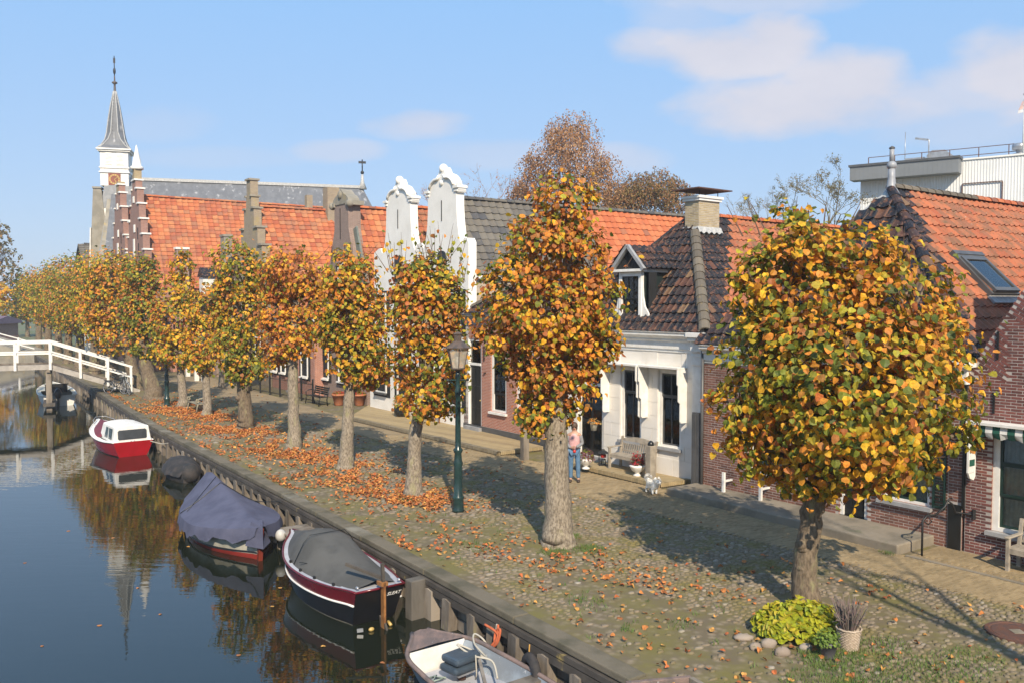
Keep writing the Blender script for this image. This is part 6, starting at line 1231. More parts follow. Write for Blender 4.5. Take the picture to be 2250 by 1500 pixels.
# taller trees behind the houses
def wispy(label, base, H, lobes, nstr, w, droop=1.6, ls=.16, trunks=((0, 0),), bark=None, name='birch_tree', per=16, branch=14):
    t = thing(name, label, 'tree', base, 0, 'tall trees behind the houses'); m = MB(); bark = bark or BIRCHB
    for tx, lean in trunks: m.tube([(tx, 0, 0), (tx + lean * .3, .1, H * .35), (tx + lean * .75, 0, H * .6), (tx + lean * .9, .2, H * .74), (tx + lean, 0, H * .88)], [.28, .2, .11, .06, .015], bark, 8)
    m.build('trunk', t); br_ = MB(); ms = []; cols = []
    for (x, z, rx, rz) in lobes:
        c = Vector((x, random.uniform(-.4, .4) * rx, z)); tx, lean = min(trunks, key=lambda q: abs(q[0] + q[1] * z / H - x)); zz = max(z - rz * 1.2, H * .3); s = Vector((tx + lean * zz / H, 0, zz)); br_.tube([s, s.lerp(c, .5) + Vector((0, 0, .4)), c + Vector((0, 0, rz * .4))], [.10, .07, .02], bark, 6)
        for _ in range(branch):
            d = Vector((random.gauss(0, 1), random.gauss(0, 1), random.gauss(.3, .7))).normalized(); e = c + Vector((d.x * rx, d.y * rx, d.z * rz)) * .9; br_.tube([c, c.lerp(e, .5) + Vector((0, 0, .25)), e], [.035, .02, .008], TWIG, 4, caps=False)
        for _ in range(int(nstr * 2.6 * rx * rz)):
            d = Vector((random.gauss(0, 1), random.gauss(0, 1), random.gauss(0, 1))).normalized(); q = random.random() ** .45; p = c + Vector((d.x * rx, d.y * rx, d.z * rz)) * q; l = droop * random.uniform(.4, 1.1); sw = Vector((d.x, d.y, 0)) * random.uniform(.1, .5)
            for k in range(per):
                f = (k + random.random()) / per; pp = p + sw * f + Vector((random.gauss(0, .09), random.gauss(0, .09), -l * f * f + .12 * (1 - f))); ms.append(leafmat(pp, d, ls, .1, 1.)); cc = random.choices(w[0], w[1])[0]; v = random.uniform(.7, 1.3); cols.append(tuple(k_ * v for k_ in cc))
    br_.build('branch', t); scatter('leaf', SIMPLE, ms, FINE, t, 0, cols=cols, stuffname='crown'); return t
BW = (((.36, .20, .10), (.30, .16, .08), (.42, .28, .15), (.26, .15, .09)), (4, 3, 2, 2))
def pl(px, py, D): return ((px - 1125) / 1900 * D, CAMZ + (663 - py) / 1900 * D)
def wl(D, bx, L): f = D / 1900; return [((x - bx) * f, CAMZ + (663 - y) * f, rx * f, ry * f) for x, y, rx, ry in L]
D = 60; wispy('tall drooping birch with copper brown autumn leaves above the dark roof', (pl(1250, 0, D)[0], D, 0), 18, wl(D, 1250, [(1258, 290, 62, 48), (1250, 350, 90, 55), (1180, 365, 42, 36), (1320, 375, 45, 42), (1270, 420, 95, 50), (1165, 400, 36, 26), (1225, 300, 36, 36)]), 26, BW, 1.7, .13, ((-.9, -.6), (.4, .5), (1.4, .8)), per=14)
D = 64; wispy('broad rust brown tree right of the tall birch', (pl(1430, 0, D)[0], D, 0), 14, wl(D, 1430, [(1385, 425, 54, 44), (1440, 412, 58, 46), (1480, 438, 44, 42), (1350, 440, 44, 38)]), 40, (((.26, .13, .06), (.20, .15, .06), (.30, .18, .08), (.14, .12, .05)), (3, 3, 2, 2)), 1.0, .14, ((0, .3), (1.5, .8)), name='birch_tree', per=14)
D = 66; wispy('small round brown tree left of the tall birch', (pl(1150, 0, D)[0], D, 0), 12, wl(D, 1150, [(1140, 425, 32, 24), (1175, 430, 28, 24)]), 26, (((.24, .12, .06), (.28, .17, .08), (.18, .10, .05)), (3, 2, 2)), .8, .14, ((0, 0),), name='bushy_tree', per=14)
D = 118; wispy('tall brown green tree at the left edge far beyond the lindens', (pl(-15, 0, D)[0], D, 0), 17, wl(D, -15, [(-5, 520, 32, 46), (-30, 500, 40, 50), (0, 575, 36, 50)]), 4, (((.20, .15, .06), (.16, .15, .05), (.28, .17, .07)), (2, 2, 1)), .6, .3, ((0, 0),), name='distant_tree', per=14)
D = 105; crown_tree('bright yellow tree glimpsed at the left edge over the far bridge', Vector((pl(-12, 0, D)[0], D, 0)), [(0, 5.0, 1.7, 2.2), (.6, 6.4, 1.2, 1.2)], 900, .4, (6, .6, 0, 0, 1.4, 0, 0), [(0, .4, .3), (0, 2, .25), (0, 4, .15)], 'tall trees behind the houses', BARK2, 0, 5., simple=True, name='yellow_tree')
D = 128
for i, (px, top) in enumerate(((35, 600), (60, 590), (95, 580), (130, 575))):
    crown_tree('distant green tree behind the far lindens, number %s from the left edge' % ('one', 'two', 'three', 'four')[i], Vector((pl(px, 0, D)[0], D, 0)), [(0, 6.5, 3.2, 3.4), (1.2, 5, 2.6, 2.6)], 700, .6, (1, 1, .6, 3, 2, 3, 1), [(0, .4, .3), (0, 2, .25), (0, 5, .15)], 'tall trees behind the houses', BARK2, 0, 6. + i, simple=True, name='distant_tree')
# bare trees
def bare(base, H, label, seed, spread=.35, k0=5, r0=.22, bark=BARK2, group=None, leaves=0, lc=((.24, .2, .11),), ls=.1, l0=.17, up=(.08, .25), frk=3):
    rnd = random.Random(seed); t = thing('bare_tree', label, 'tree', base, 0, group); m = MB(); m.tube([(0, 0, 0), (.03, 0, H * .3), (0, .05, H * .55)], [r0, r0 * .77, r0 * .6], bark, 10); m.build('trunk', t); b = MB(); ends = []
    def grow(p, d, l, r, k):
        e = p + d * l; b.tube([p, p.lerp(e, .5) + Vector((rnd.gauss(0, .05), rnd.gauss(0, .05), rnd.gauss(0, .05))) * l, e], [r, r * .8, r * .6], bark, 6 if r > .03 else 3, caps=False)
        if k < 3: ends.append((p, e))
        if k:
            for _ in range(2 if k > 2 else frk): grow(e, (d + Vector((rnd.gauss(0, .42), rnd.gauss(0, .42), rnd.gauss(*up)))).normalized(), l * rnd.uniform(.62, .88), r * .62, k - 1)
    for a in (0, 2.2, 4.3): grow(Vector((0, .05, H * .53)), Vector((spread * math.cos(a + seed), spread * math.sin(a + seed), 1)).normalized(), H * l0, r0 * .4, k0)
    b.build('branch', t)
    if leaves:
        ms = []; cl = []
        for _ in range(leaves): p, e = rnd.choice(ends); ms.append(leafmat(p.lerp(e, rnd.random()) + Vector((rnd.gauss(0, .06), rnd.gauss(0, .06), rnd.gauss(0, .06))), Vector((rnd.gauss(0, 1), rnd.gauss(0, 1), rnd.gauss(0, 1))).normalized(), ls, .2, 1.)); c = rnd.choice(lc); v = rnd.uniform(.7, 1.3); cl.append(tuple(x * v for x in c))
        scatter('leaf', SIMPLE, ms, FINE, t, 0, cols=cl, stuffname='crown')
    return t
TG = 'tall trees behind the houses'; PALEB = M('pale_bare_twig', (.30, .24, .17), .9)
D = 75; bare(Vector((pl(1040, 0, D)[0], D, 0)), 15.6, 'pale orange tree top showing behind the dark roof ridge', 3, .3, 5, .2, M('orange_twig', (.38, .20, .12), .9), TG, 900, ((.45, .24, .13), (.38, .25, .15)), .1)
D = 52; bare(Vector((pl(1785, 0, D)[0], D, 0)), 12.4, 'twiggy nearly bare tree behind the orange roofs left of the factory', 9, .75, 6, .26, M('olive_twig', (.17, .14, .09), .9), TG, 5200, ((.20, .18, .09), (.25, .21, .12), (.15, .15, .06)), .075, .16, (.0, .3))
D = 70; bare(Vector((pl(1655, 0, D)[0], D, 0)), 14.2, 'small pale bare tree between the chimney and the golden linden', 6, .4, 5, .18, PALEB, TG, 300, ((.26, .22, .15),), .08, .14)
bare(Vector((8.75, 4.0, 0)), 12.5, 'leafless street tree out of frame whose shadow crosses the cobbles', 4)

# ------------------------------------------------------------------ lamp posts
def lamp(label, loc, rz):
    t = thing('street_lamp', label, 'street lamp', loc, rz, 'green lantern posts on the quay'); m = MB()
    m.lathe([(.15, 0), (.15, .05), (.145, .06), (.135, .30), (.155, .33), (.15, .37), (.115, .42), (.105, 1.05), (.115, 1.08), (.10, 1.12), (.125, 1.2), (.10, 1.28), (.085, 1.45), (.12, 1.52), (.12, 1.55), (.075, 1.6), (.072, 1.75), (.062, 2.9), (.075, 2.93), (.085, 3.0), (.055, 3.08), (.05, 3.3), (.08, 3.36), (.05, 3.42), (.055, 3.5)], LAMPG, n=18); m.build('post', t)
    m = MB(); m.bar((-.24, 0, 3.28), (.24, 0, 3.28), .03, .03, LAMPG)
    for s in (-1, 1): m.ell((s * .25, 0, 3.28), (.035, .035, .035), LAMPG, 8, 6); m.tube([(s * .05, 0, 3.1), (s * .12, 0, 3.2), (s * .2, 0, 3.24)], .012, LAMPG, 5)
    m.build('ladder_bar', t)
    L = MB(); z0, z1 = 3.58, 4.06; a, b = .17, .27
    L.lathe([(.05, 3.48), (.10, 3.53), (.20, 3.555), (.20, 3.58)], COPPER, n=6, smooth=False)
    for k in range(6):
        A = math.pi * 2 * (k + .5) / 6; L.bar((a * math.cos(A), a * math.sin(A), z0), (b * math.cos(A), b * math.sin(A), z1), .022, .022, COPPER)
    L.lathe([(.34, z1), (.345, z1 + .02), (.12, z1 + .17), (.10, z1 + .18), (.10, z1 + .31), (.125, z1 + .33), (.125, z1 + .36), (.02, z1 + .40)], COPPER, n=6, smooth=False); la = L.build('lantern', t)
    for k in range(6):
        A0, A1 = math.pi * 2 * (k + .5) / 6, math.pi * 2 * (k + 1.5) / 6; g = MB(); g.quad((a * math.cos(A0), a * math.sin(A0), z0), (a * math.cos(A1), a * math.sin(A1), z0), (b * math.cos(A1), b * math.sin(A1), z1), (b * math.cos(A0), b * math.sin(A0), z1), LGLASS); g.build('pane', la)
    g = MB(); g.lathe([(.03, z0), (.035, z0 + .1), (.07, z0 + .2), (.06, z0 + .34), (.02, z0 + .38)], CURT, n=10); g.build('lamp_bulb', la); return t
lamp('green cast iron street lamp between the second and third lindens', (-1.34, 21.33, 0), .2)
lamp('farther green street lamp beside the ninth linden', (-17.38, 43.38, 0), .2)
lamp('small distant street lamp beyond the footbridge slope', AB(68, 14.2), .2)

# ------------------------------------------------------------------ benches and garden seats
def slat_bench(label, loc, rz, w=1.5, mat=TEAK, slats=15, parent=None, arched=True):
    t = thing('garden_bench', label, 'bench', loc, rz); d = .55; h = .43
    for x in (-w / 2 + .04, w / 2 - .04):
        m = MB(); m.box(x - .035, x + .035, -d, -d + .07, 0, .64, mat); m.build('leg', t, bevel=.006); m = MB(); m.bar((x, -.04, 0), (x, -.05, .42), .07, .07, mat); m.bar((x, -.05, .42), (x, .05, .95), .07, .06, mat); m.build('leg', t)
        m = MB(); m.box(x - .045, x + .045, -d - .04, .02, .64, .675, mat); m.build('armrest', t, bevel=.01)
    for i in range(5): m = MB(); m.box(-w / 2, w / 2, -d + .02 + i * .105, -d + .11 + i * .105, h, h + .022, mat); m.build('seat_slat', t)
    m = MB(); m.box(-w / 2 + .07, w / 2 - .07, -d + .015, -d + .05, h - .08, h - .002, mat); m.box(-w / 2 + .07, w / 2 - .07, -.08, -.045, h - .08, h - .002, mat); m.build('seat_rail', t)
    if slats:
        m = MB(); n = 14
        for i in range(n):
            x0, x1 = -w / 2 + .075 + (w - .15) * i / n, -w / 2 + .075 + (w - .15) * (i + 1) / n; z0, z1 = .88 + .09 * math.sin(math.pi * i / n) * arched, .88 + .09 * math.sin(math.pi * (i + 1) / n) * arched
            m.add([(x0, .02, .80), (x1, .02, .80), (x1, .05, .80), (x0, .05, .80), (x0, .035, z0), (x1, .035, z1), (x1, .065, z1), (x0, .065, z0)], [(0, 1, 5, 4), (2, 3, 7, 6), (4, 5, 6, 7)], mat)
        m.box(-w / 2 + .07, w / 2 - .07, -.035, 0., .50, .55, mat); m.build('back_rail', t)
        for i in range(slats): x = -w / 2 + .12 + (w - .24) * i / (slats - 1); m = MB(); m.bar((x, -.02, .55), (x, .035, .80), .035, .014, mat, up=(0, 1, 0)); m.build('back_slat', t)
    return t
Wm = wm(W); slat_bench('weathered teak garden bench before the white house', Wm @ Vector((-2.34, -.12, .13)), W.rotation_euler.z, 1.5)
Bm = wm(B); slat_bench('grey wooden bench under the awning window at the right edge', Bm @ Vector((1.98, -.16, 0)), B.rotation_euler.z, 1.7, TEAK, 13)
t = thing('low_bench', 'low pale wooden bench frame on the stone slab behind the golden linden', 'bench', AB(14.6, 17.95, .2), R(T0)); m = MB(); 
for x, y, h in ((-.3, -.6, .42), (.35, -.6, .62), (-.3, .6, .52), (.35, .6, .62)): MB().box(x - .035, x + .035, y - .035, y + .035, 0, h, WHITE).build('leg', t)
for y in (-.6, .6): MB().box(-.265, .315, y - .02, y + .02, .26, .31, WHITE).build('stretcher', t)
for i in range(3): MB().box(.05 + i * .1, .13 + i * .1, -.66, .66, .42, .44, TEAK).build('seat_slat', t)
def iron_bench(label, loc, rz, mat, w=1.3, scroll=False):
    t = thing('iron_bench', label, 'bench', loc, rz)
    for x in (-w / 2, w / 2):
        m = MB(); m.tube([(x, -.5, 0), (x, -.46, .3), (x, -.42, .42)], .03, mat, 6); m.tube([(x, -.02, 0), (x, -.06, .3), (x, 0, .55), (x, .08, .92)], .03, mat, 6)
        sp = [(x, -.42 + .0, .62)]
        for k in range(14): a = k * .55; r = .10 * (1 - k / 16); sp.append((x, -.42 + r * math.sin(a) * -1 , .58 + r * math.cos(a)))
        m.tube([(x, 0, .66), (x, -.2, .70), (x, -.36, .68)] + (sp if scroll else [(x, -.47, .6), (x, -.46, .44)]), .032 if scroll else .022, mat, 6); m.build('side_frame', t)
    for i in range(4): m = MB(); m.box(-w / 2, w / 2, -.47 + i * .115, -.37 + i * .115, .42, .445, mat); m.build('seat_slat', t)
    for i in range(4): m = MB(); m.bar((-w / 2, .01 + i * .02, .56 + i * .1), (w / 2, .01 + i * .02, .56 + i * .1), .02, .08, mat); m.build('back_slat', t)
    return t
iron_bench('black iron bench with curved arms against the brown brick house', (-9.75, 44.0, 0), R(T0 - 90), BLACKP, 1.7)
iron_bench('stone coloured bench with scroll arms between seventh and eighth lindens', AB(42.0, 11.75), R(T0 - 90), M('pale_bench_stone', (.30, .27, .19), .8), 1.5, True)
# black railing
fe_ = thing('iron_railing', 'black iron railing with spear tips before the low brick house', 'railing', AB(46, 17.1)); F0 = fe_.location; n = 6
for i in range(n + 1): P = AB(42.2 + i * 1.3, 17.38 - .1 * i) - F0; m = MB(); m.box(P.x - .035, P.x + .035, P.y - .035, P.y + .035, 0, 1.15, BLACKP); m.ell((P.x, P.y, 1.2), (.05, .05, .06), BLACKP, 8, 5); m.build('post', fe_)
b = MB()
for i in range(n):
    P, Q = AB(42.2 + i * 1.3, 17.38 - .1 * i) - F0, AB(43.5 + i * 1.3, 17.28 - .1 * i) - F0
    for z in (.15, .95): m = MB(); m.bar(P + Vector((0, 0, z)), Q + Vector((0, 0, z)), .03, .03, BLACKP); m.build('rail', fe_)
    for k in range(1, 11): p = P.lerp(Q, k / 11); b.bar(p + Vector((0, 0, .1)), p + Vector((0, 0, 1.06)), .016, .016, BLACKP)
o = b.build('railing_bar', fe_); o['kind'] = 'stuff'
# stoep of the neck gables and red house
s_ = MB(); P4 = [AB(24.0, 16.55, 0), AB(24.0, 18.4, 0), AB(39.2, 19.2, 0), AB(35.2, 16.2, 0)]
vs = [Vector((p.x, p.y, z)) for z in (-.02, .14) for p in P4]; s_.add(vs, [(4, 5, 6, 7), (0, 1, 5, 4), (1, 2, 6, 5), (2, 3, 7, 6), (3, 0, 4, 7)], YBRICK); sto = tag(s_.build('brick_stoep'), kind='structure')
def kerb(par, p, q, n, z, mat=PAVER):
    p, q = Vector(p), Vector(q); d = (q - p) / n; u = d.normalized(); v = Vector((-u.y, u.x, 0)); ms = [M4(u, v, Vector((0, 0, 1)), p + d * (i + .5) + Vector((0, 0, z + random.uniform(-.004, .004)))) for i in range(n)]; h = d.length / 2 - .006
    V = [(-h, -.10, -.09), (h, -.10, -.09), (h, -.10, .02), (-h, -.10, .02), (-h, .10, .02), (h, .10, .02)]; scatter('kerb_brick', [(V, [(0, 1, 2, 3), (3, 2, 5, 4)])], ms, mat, par, 300)
kerb(sto, AB(35.2, 16.2), AB(24.0, 16.52), 150, .13, ramp_mat('grey_yellow_kerb_brick', [(0, (.22, .18, .12)), (1, (.32, .27, .18))], .9, moss=(.13, .13, .06), mscale=3))
kerb(sto, AB(24.0, 16.52), AB(24.0, 18.3), 24, .13, ramp_mat('yellow_kerb_brick', [(0, (.34, .26, .14)), (1, (.44, .34, .19))], .9))
kw = thing('kerb', 'kerb of upright yellow bricks along the white house stoep', 'kerb', AB(19.5, 17.3)); K0 = kw.location; kerb(kw, AB(21.6, 17.22) - K0, AB(17.22, 17.26) - K0, 62, .13, ramp_mat('kerb_yellow_brick', [(0, (.36, .27, .14)), (.6, (.46, .35, .19)), (1, (.30, .24, .13))], .9)); kerb(kw, AB(17.2, 17.26) - K0, AB(17.1, 18.4) - K0, 16, .13, MATS['kerb_yellow_brick'])
# bollard posts
def bollard(label, loc, h, w, mat, cap):
    t = thing('bollard', label, 'bollard', loc, R(T0)); m = MB(); m.box(-w / 2, w / 2, -w / 2, w / 2, -.05, h, mat); m.build('post', t, bevel=.015); m = MB()
    if cap: m.lathe([(w * .44, 0), (w * .44, .04), (w * .36, .09), (w * .2, .125), (.01, .14)], cap, (0, 0, h), 14)
    else: m.box(-w / 2 - .01, w / 2 + .01, -w / 2 - .01, w / 2 + .01, h, h + .03, mat)
    m.build('cap', t)
bollard('square grey timber bollard with black dome cap beside the white dog', AB(17.68, 17.42), 1.12, .21, TEAK, BLACKP); bollard('square grey timber post at the stoep corner behind the second linden', AB(22.85, 16.75), 1.15, .22, OLDWOOD, None)
for i, (x, y) in enumerate(((430, 836), (446, 838), (411, 826))): u = (x - 1125) / 1900; D = CAMZ * 1900 / (y - 663); bollard(('leftmost of three white stoep posts far behind the scroll bench', 'middle of three white stoep posts far behind the scroll bench', 'rightmost of three white stoep posts far behind the scroll bench')[(1, 2, 0)[i]], (u * D, D, 0), 1.1, .26, WHITE, WHITE)
# iron handrail, manhole
hr = thing('handrail', 'curled black iron handrail at the end of the stone slab', 'handrail', AB(9.42, 17.02)); H0 = hr.location; m = MB(); q = [AB(9.42, 17.02, z) - H0 for z in (-.05, .5, .72)] + [AB(9.40, 17.15, .82) - H0, AB(9.36, 17.4, .80) - H0, AB(9.3, 17.65, .95) - H0, AB(9.28, 17.72, 1.08) - H0, AB(9.24, 17.82, 1.0) - H0, AB(9.2, 17.9, .82) - H0, AB(9.1, 18.02, .80) - H0, AB(8.9, 18.0, .82) - H0]
m.tube(q, .022, IRON, 7); m.tube([AB(9.41, 17.08, .70) - H0, AB(9.40, 17.2, .62) - H0, AB(9.38, 17.3, .68) - H0, AB(9.39, 17.22, .75) - H0], .014, IRON, 6); m.tube([AB(9.28, 17.72, 1.05) - H0, AB(9.27, 17.78, 1.12) - H0, AB(9.26, 17.86, 1.1) - H0], .014, IRON, 6); m.build('rail', hr); m = MB(); v = AB(8.88, 18.0, .82) - H0; m.box(v.x - .03, v.x + .03, v.y - .03, v.y + .03, v.z - .1, v.z + .1, IRON); m.build('wall_plate', hr)
mh = thing('manhole_cover', 'round rusty manhole cover set in the cobbles at the right', 'manhole cover', (7.95, 13.38, .012)); m = MB(); m.lathe([(.46, -.04), (.46, .012), (.40, .014), (.39, .004), (.37, .004), (.36, .012), (.0, .014)], RUST, n=28, smooth=False); m.build('cover', mh); m = MB(); m.box(-.09, .09, -.09, .09, .0145, .02, CONC); m.build('keyhole_plate', mh)

# ------------------------------------------------------------------ pots and plants
def foliage(par, name, c, r, n, size, cols, mat=LEAF, simple=True, up=.6, hemi=True):
    ms = []; cl = []
    for _ in range(n):
        d = Vector((random.gauss(0, 1), random.gauss(0, 1), abs(random.gauss(0, 1)) if hemi else random.gauss(0, 1))).normalized(); q = random.uniform(.6, 1.05); p = Vector(c) + Vector((d.x * r[0], d.y * r[1], d.z * r[2])) * q
        ms.append(leafmat(p, d, size, up, .5)); k = random.choice(cols); v = random.uniform(.8, 1.25); cl.append(tuple(x * v for x in k))
    scatter(name, SIMPLE if simple else LEAFP, ms, mat, par, 0, cols=cl, stuffname=name); return par
def pot(label, loc, prof, mat, flow=None, leafc=(GRN,), lr=(.2, .2, .2), n=120, ls=.06, name='flower_pot', cat='flower pot', sides=18):
    t = thing(name, label, cat, loc); top = prof[-1]; m = MB(); m.lathe(prof, mat, n=sides); m.lathe([(top[0] * .9, top[1] - .02), (.01, top[1] - .015)], SOIL, n=sides, cap=False); m.build('pot', t)
    foliage(t, 'leaves', (0, 0, top[1] - .02), lr, n, ls, list(leafc))
    if flow: foliage(t, 'petals', (0, 0, top[1] + lr[2] * .1), (lr[0] * .95, lr[1] * .95, lr[2]), int(n * .6), ls * .9, [flow], up=.9)
    return t
PP = [(.12, 0), (.13, .02), (.19, .26), (.205, .27), (.205, .32)]; URN = [(.12, 0), (.12, .03), (.06, .07), (.07, .1), (.16, .16), (.22, .26), (.24, .3), (.22, .32)]
RED = (.5, .012, .03); MAU = (.22, .07, .10)
pot('white stone urn with dark reddish plant beside the standing person', (2.25, 26.15, .13), URN, WHITE, None, ((.14, .07, .05), GRN, MAU), (.26, .26, .32), 260, .07, 'urn', 'urn')
pot('white flower pot with crimson flowers at the foot of the capped bollard', Wm @ Vector((-1.72, -.80, .13)), URN, WHITE, RED, ((.12, .05, .04), (.05, .07, .03)), (.2, .2, .36), 240, .06)
pot('left terracotta pot of red flowers beside the black iron bench', (-8.75, 43.5, 0), [(.2, 0), (.22, .03), (.33, .5), (.36, .5), (.36, .58)], TERRA, RED, (GRN,), (.34, .34, .16), 200, .07); pot('right terracotta pot of red flowers near the white gable wall', (-7.7, 43.4, 0), [(.2, 0), (.22, .03), (.33, .5), (.36, .5), (.36, .58)], TERRA, RED, (GRN,), (.34, .34, .16), 200, .07)
pot('dark glazed round pot before the white neck gables', (-4.9, 38.2, .14), [(.2, 0), (.32, .12), (.36, .3), (.3, .48), (.26, .5)], BLACKP, None, (GRN, YGR, ORA), (.4, .4, .5), 300, .09)
pot('small grey pot with a fresh green plant by the yellow bush', (4.63, 12.45, 0), [(.085, 0), (.09, .01), (.125, .2), (.13, .2), (.13, .235)], GREYPOT, None, ((.13, .22, .04), (.18, .27, .05)), (.17, .17, .22), 260, .055)
wb = thing('wicker_basket', 'pale wicker basket planted with faded heather beside the yellow bush', 'basket', (5.06, 12.78, 0)); m = MB(); n = 15
for i in range(n):
    z = .012 + i * .020; r = .125 + .045 * i / n; V = []
    for k in range(37): a = 2 * math.pi * k / 36; V.append((( r + .008 * math.cos(k * math.pi + i * math.pi)) * math.cos(a), (r + .008 * math.cos(k * math.pi + i * math.pi)) * math.sin(a), z))
    m.tube(V, .0105, WICKER, 5, caps=False)
m.lathe([(.12, 0), (.165, .30)], WICKER, n=24); m.tube([(.18 * math.cos(a), .18 * math.sin(a), .315 + .006 * math.sin(9 * a)) for a in np.linspace(0, 2 * math.pi, 40)], .014, WICKER, 6); m.build('basket', wb)
m = MB()
for i in range(230): a = random.uniform(0, 6.3); q = random.random() ** .6; m.tube([(.10 * q * math.cos(a), .10 * q * math.sin(a), .28), (.17 * q * math.cos(a), .17 * q * math.sin(a), .44), (.27 * q * math.cos(a) + random.gauss(0, .03), .27 * q * math.sin(a) + random.gauss(0, .03), random.uniform(.42, .76))], [.004, .007, .004], HEATH, 4, caps=False)
m.build('heather', wb)
yb_ = thing('yellow_bush', 'low yellow green leafy bush around the foot of the golden linden', 'bush', (4.50, 13.33, 0)); ms = []; cl = []
for i in range(1500):
    a = random.uniform(0, 6.3); q = math.sqrt(random.random()); h = .43 * math.sqrt(max(0, 1 - q ** 2)) * random.uniform(.75, 1.05) + .03; p = Vector((.70 * q * math.cos(a) * (1 + .12 * math.sin(3 * a + 1)), .46 * q * math.sin(a), h * (1 + .15 * math.sin(5 * a)))); ms.append(leafmat(p, Vector((p.x, p.y, .5)).normalized(), .105, .9, .45)); v = random.uniform(.75, 1.2); k = random.choices(((.42, .44, .03), (.34, .40, .03), (.50, .44, .05), (.22, .30, .03)), (4, 4, 2, 2))[0]; cl.append(tuple(x * v for x in k))
scatter('leaf', LEAFP, ms, LEAF, yb_, 250, cols=cl, stuffname='bush_leaves'); m = MB()
for i in range(40): a = random.uniform(0, 6.3); q = random.random() * .7; m.tube([(.1 * math.cos(a), .1 * math.sin(a), 0), (.6 * q * math.cos(a), .4 * q * math.sin(a), .4)], [.008, .004], TWIG, 4, caps=False)
m.build('stem', yb_)
for i, (x, y, w, h, lb) in enumerate(((3.89, 12.88, .17, .10, 'rounded border stone left of the yellow bush'), (3.66, 12.78, .13, .08, 'flat border stone at the left front of the yellow bush'), (4.0, 12.56, .16, .10, 'pale border stone in front of the yellow bush, lying foremost'), (4.40, 12.72, .14, .09, 'brown border stone between yellow bush and grey pot'), (3.58, 13.15, .2, .07, 'reddish flat border stone farthest left of the yellow bush'))):
    m = MB(); w, h = w * .78, h * .85; m.ell((0, 0, h * .35), (w, w * .62, h), ramp_mat('border_stone%s' % 'abcde'[i], [(0, (.28, .22, .17)), (1, (.36, .30, .24))], .9, moss=(.15, .14, .07), mscale=6), 12, 7, .11); tag(m.build('border_stone', loc=(x, y, 0), rz=random.uniform(-.8, .3)), lb, 'stone', 'stones round the bush')
cb = thing('candle_lantern', 'small iron candle lantern with red glass by the white house door', 'lantern', Wm @ Vector((-3.55, -.42, .13))); m = MB()
for x in (-.13, .13):
    for y in (-.13, .13): m.bar((x, y, 0), (x, y, .38), .015, .015, IRON)
m.box(-.15, .15, -.15, .15, 0, .02, IRON); m.lathe([(.23, .38), (.06, .47), (.05, .5)], IRON, n=4, smooth=False); m.build('frame', cb); m = MB(); m.lathe([(.08, .02), (.08, .2)], GLASS, n=10); m.build('glass', cb); MB().lathe([(.09, .24), (.09, .34)], REDP, n=10).build('candle', cb)
pot('hanging cream basket of dry flowers beside the white house door', Wm @ Vector((-4.2, -.22, 1.12)), [(.08, 0), (.13, .24), (.14, .26)], CREAMH, None, ((.25, .2, .08), ORA), (.2, .2, .16), 120, .06, 'hanging_basket', 'flower basket')
ch_ = thing('wooden_chair', 'varnished orange wooden chair before the white neck gable', 'chair', (-3.0, 36.3, .14), R(T0 - 90)); 
for x in (-.2, .2):
    for y in (-.2, .2): MB().box(x - .025, x + .025, y - .025, y + .025, 0, .45 if y < 0 else .95, OAK).build('leg', ch_)
MB().box(-.24, .24, -.24, .24, .45, .49, OAK).build('seat', ch_); MB().box(-.175, .175, .18, .21, .6, .92, OAK).build('backrest', ch_)
tb = thing('garden_table', 'low dark table in the shade before the white neck gable', 'table', (-3.5, 37.0, .14), R(T0)); MB().lathe([(.4, 0), (.4, .03)], DARKWOOD, (0, 0, .55), 16).build('tabletop', tb)
for k in range(3): MB().bar((.3 * math.cos(k * 2.1), .3 * math.sin(k * 2.1), 0), (.1 * math.cos(k * 2.1), .1 * math.sin(k * 2.1), .55), .04, .04, DARKWOOD).build('leg', tb)

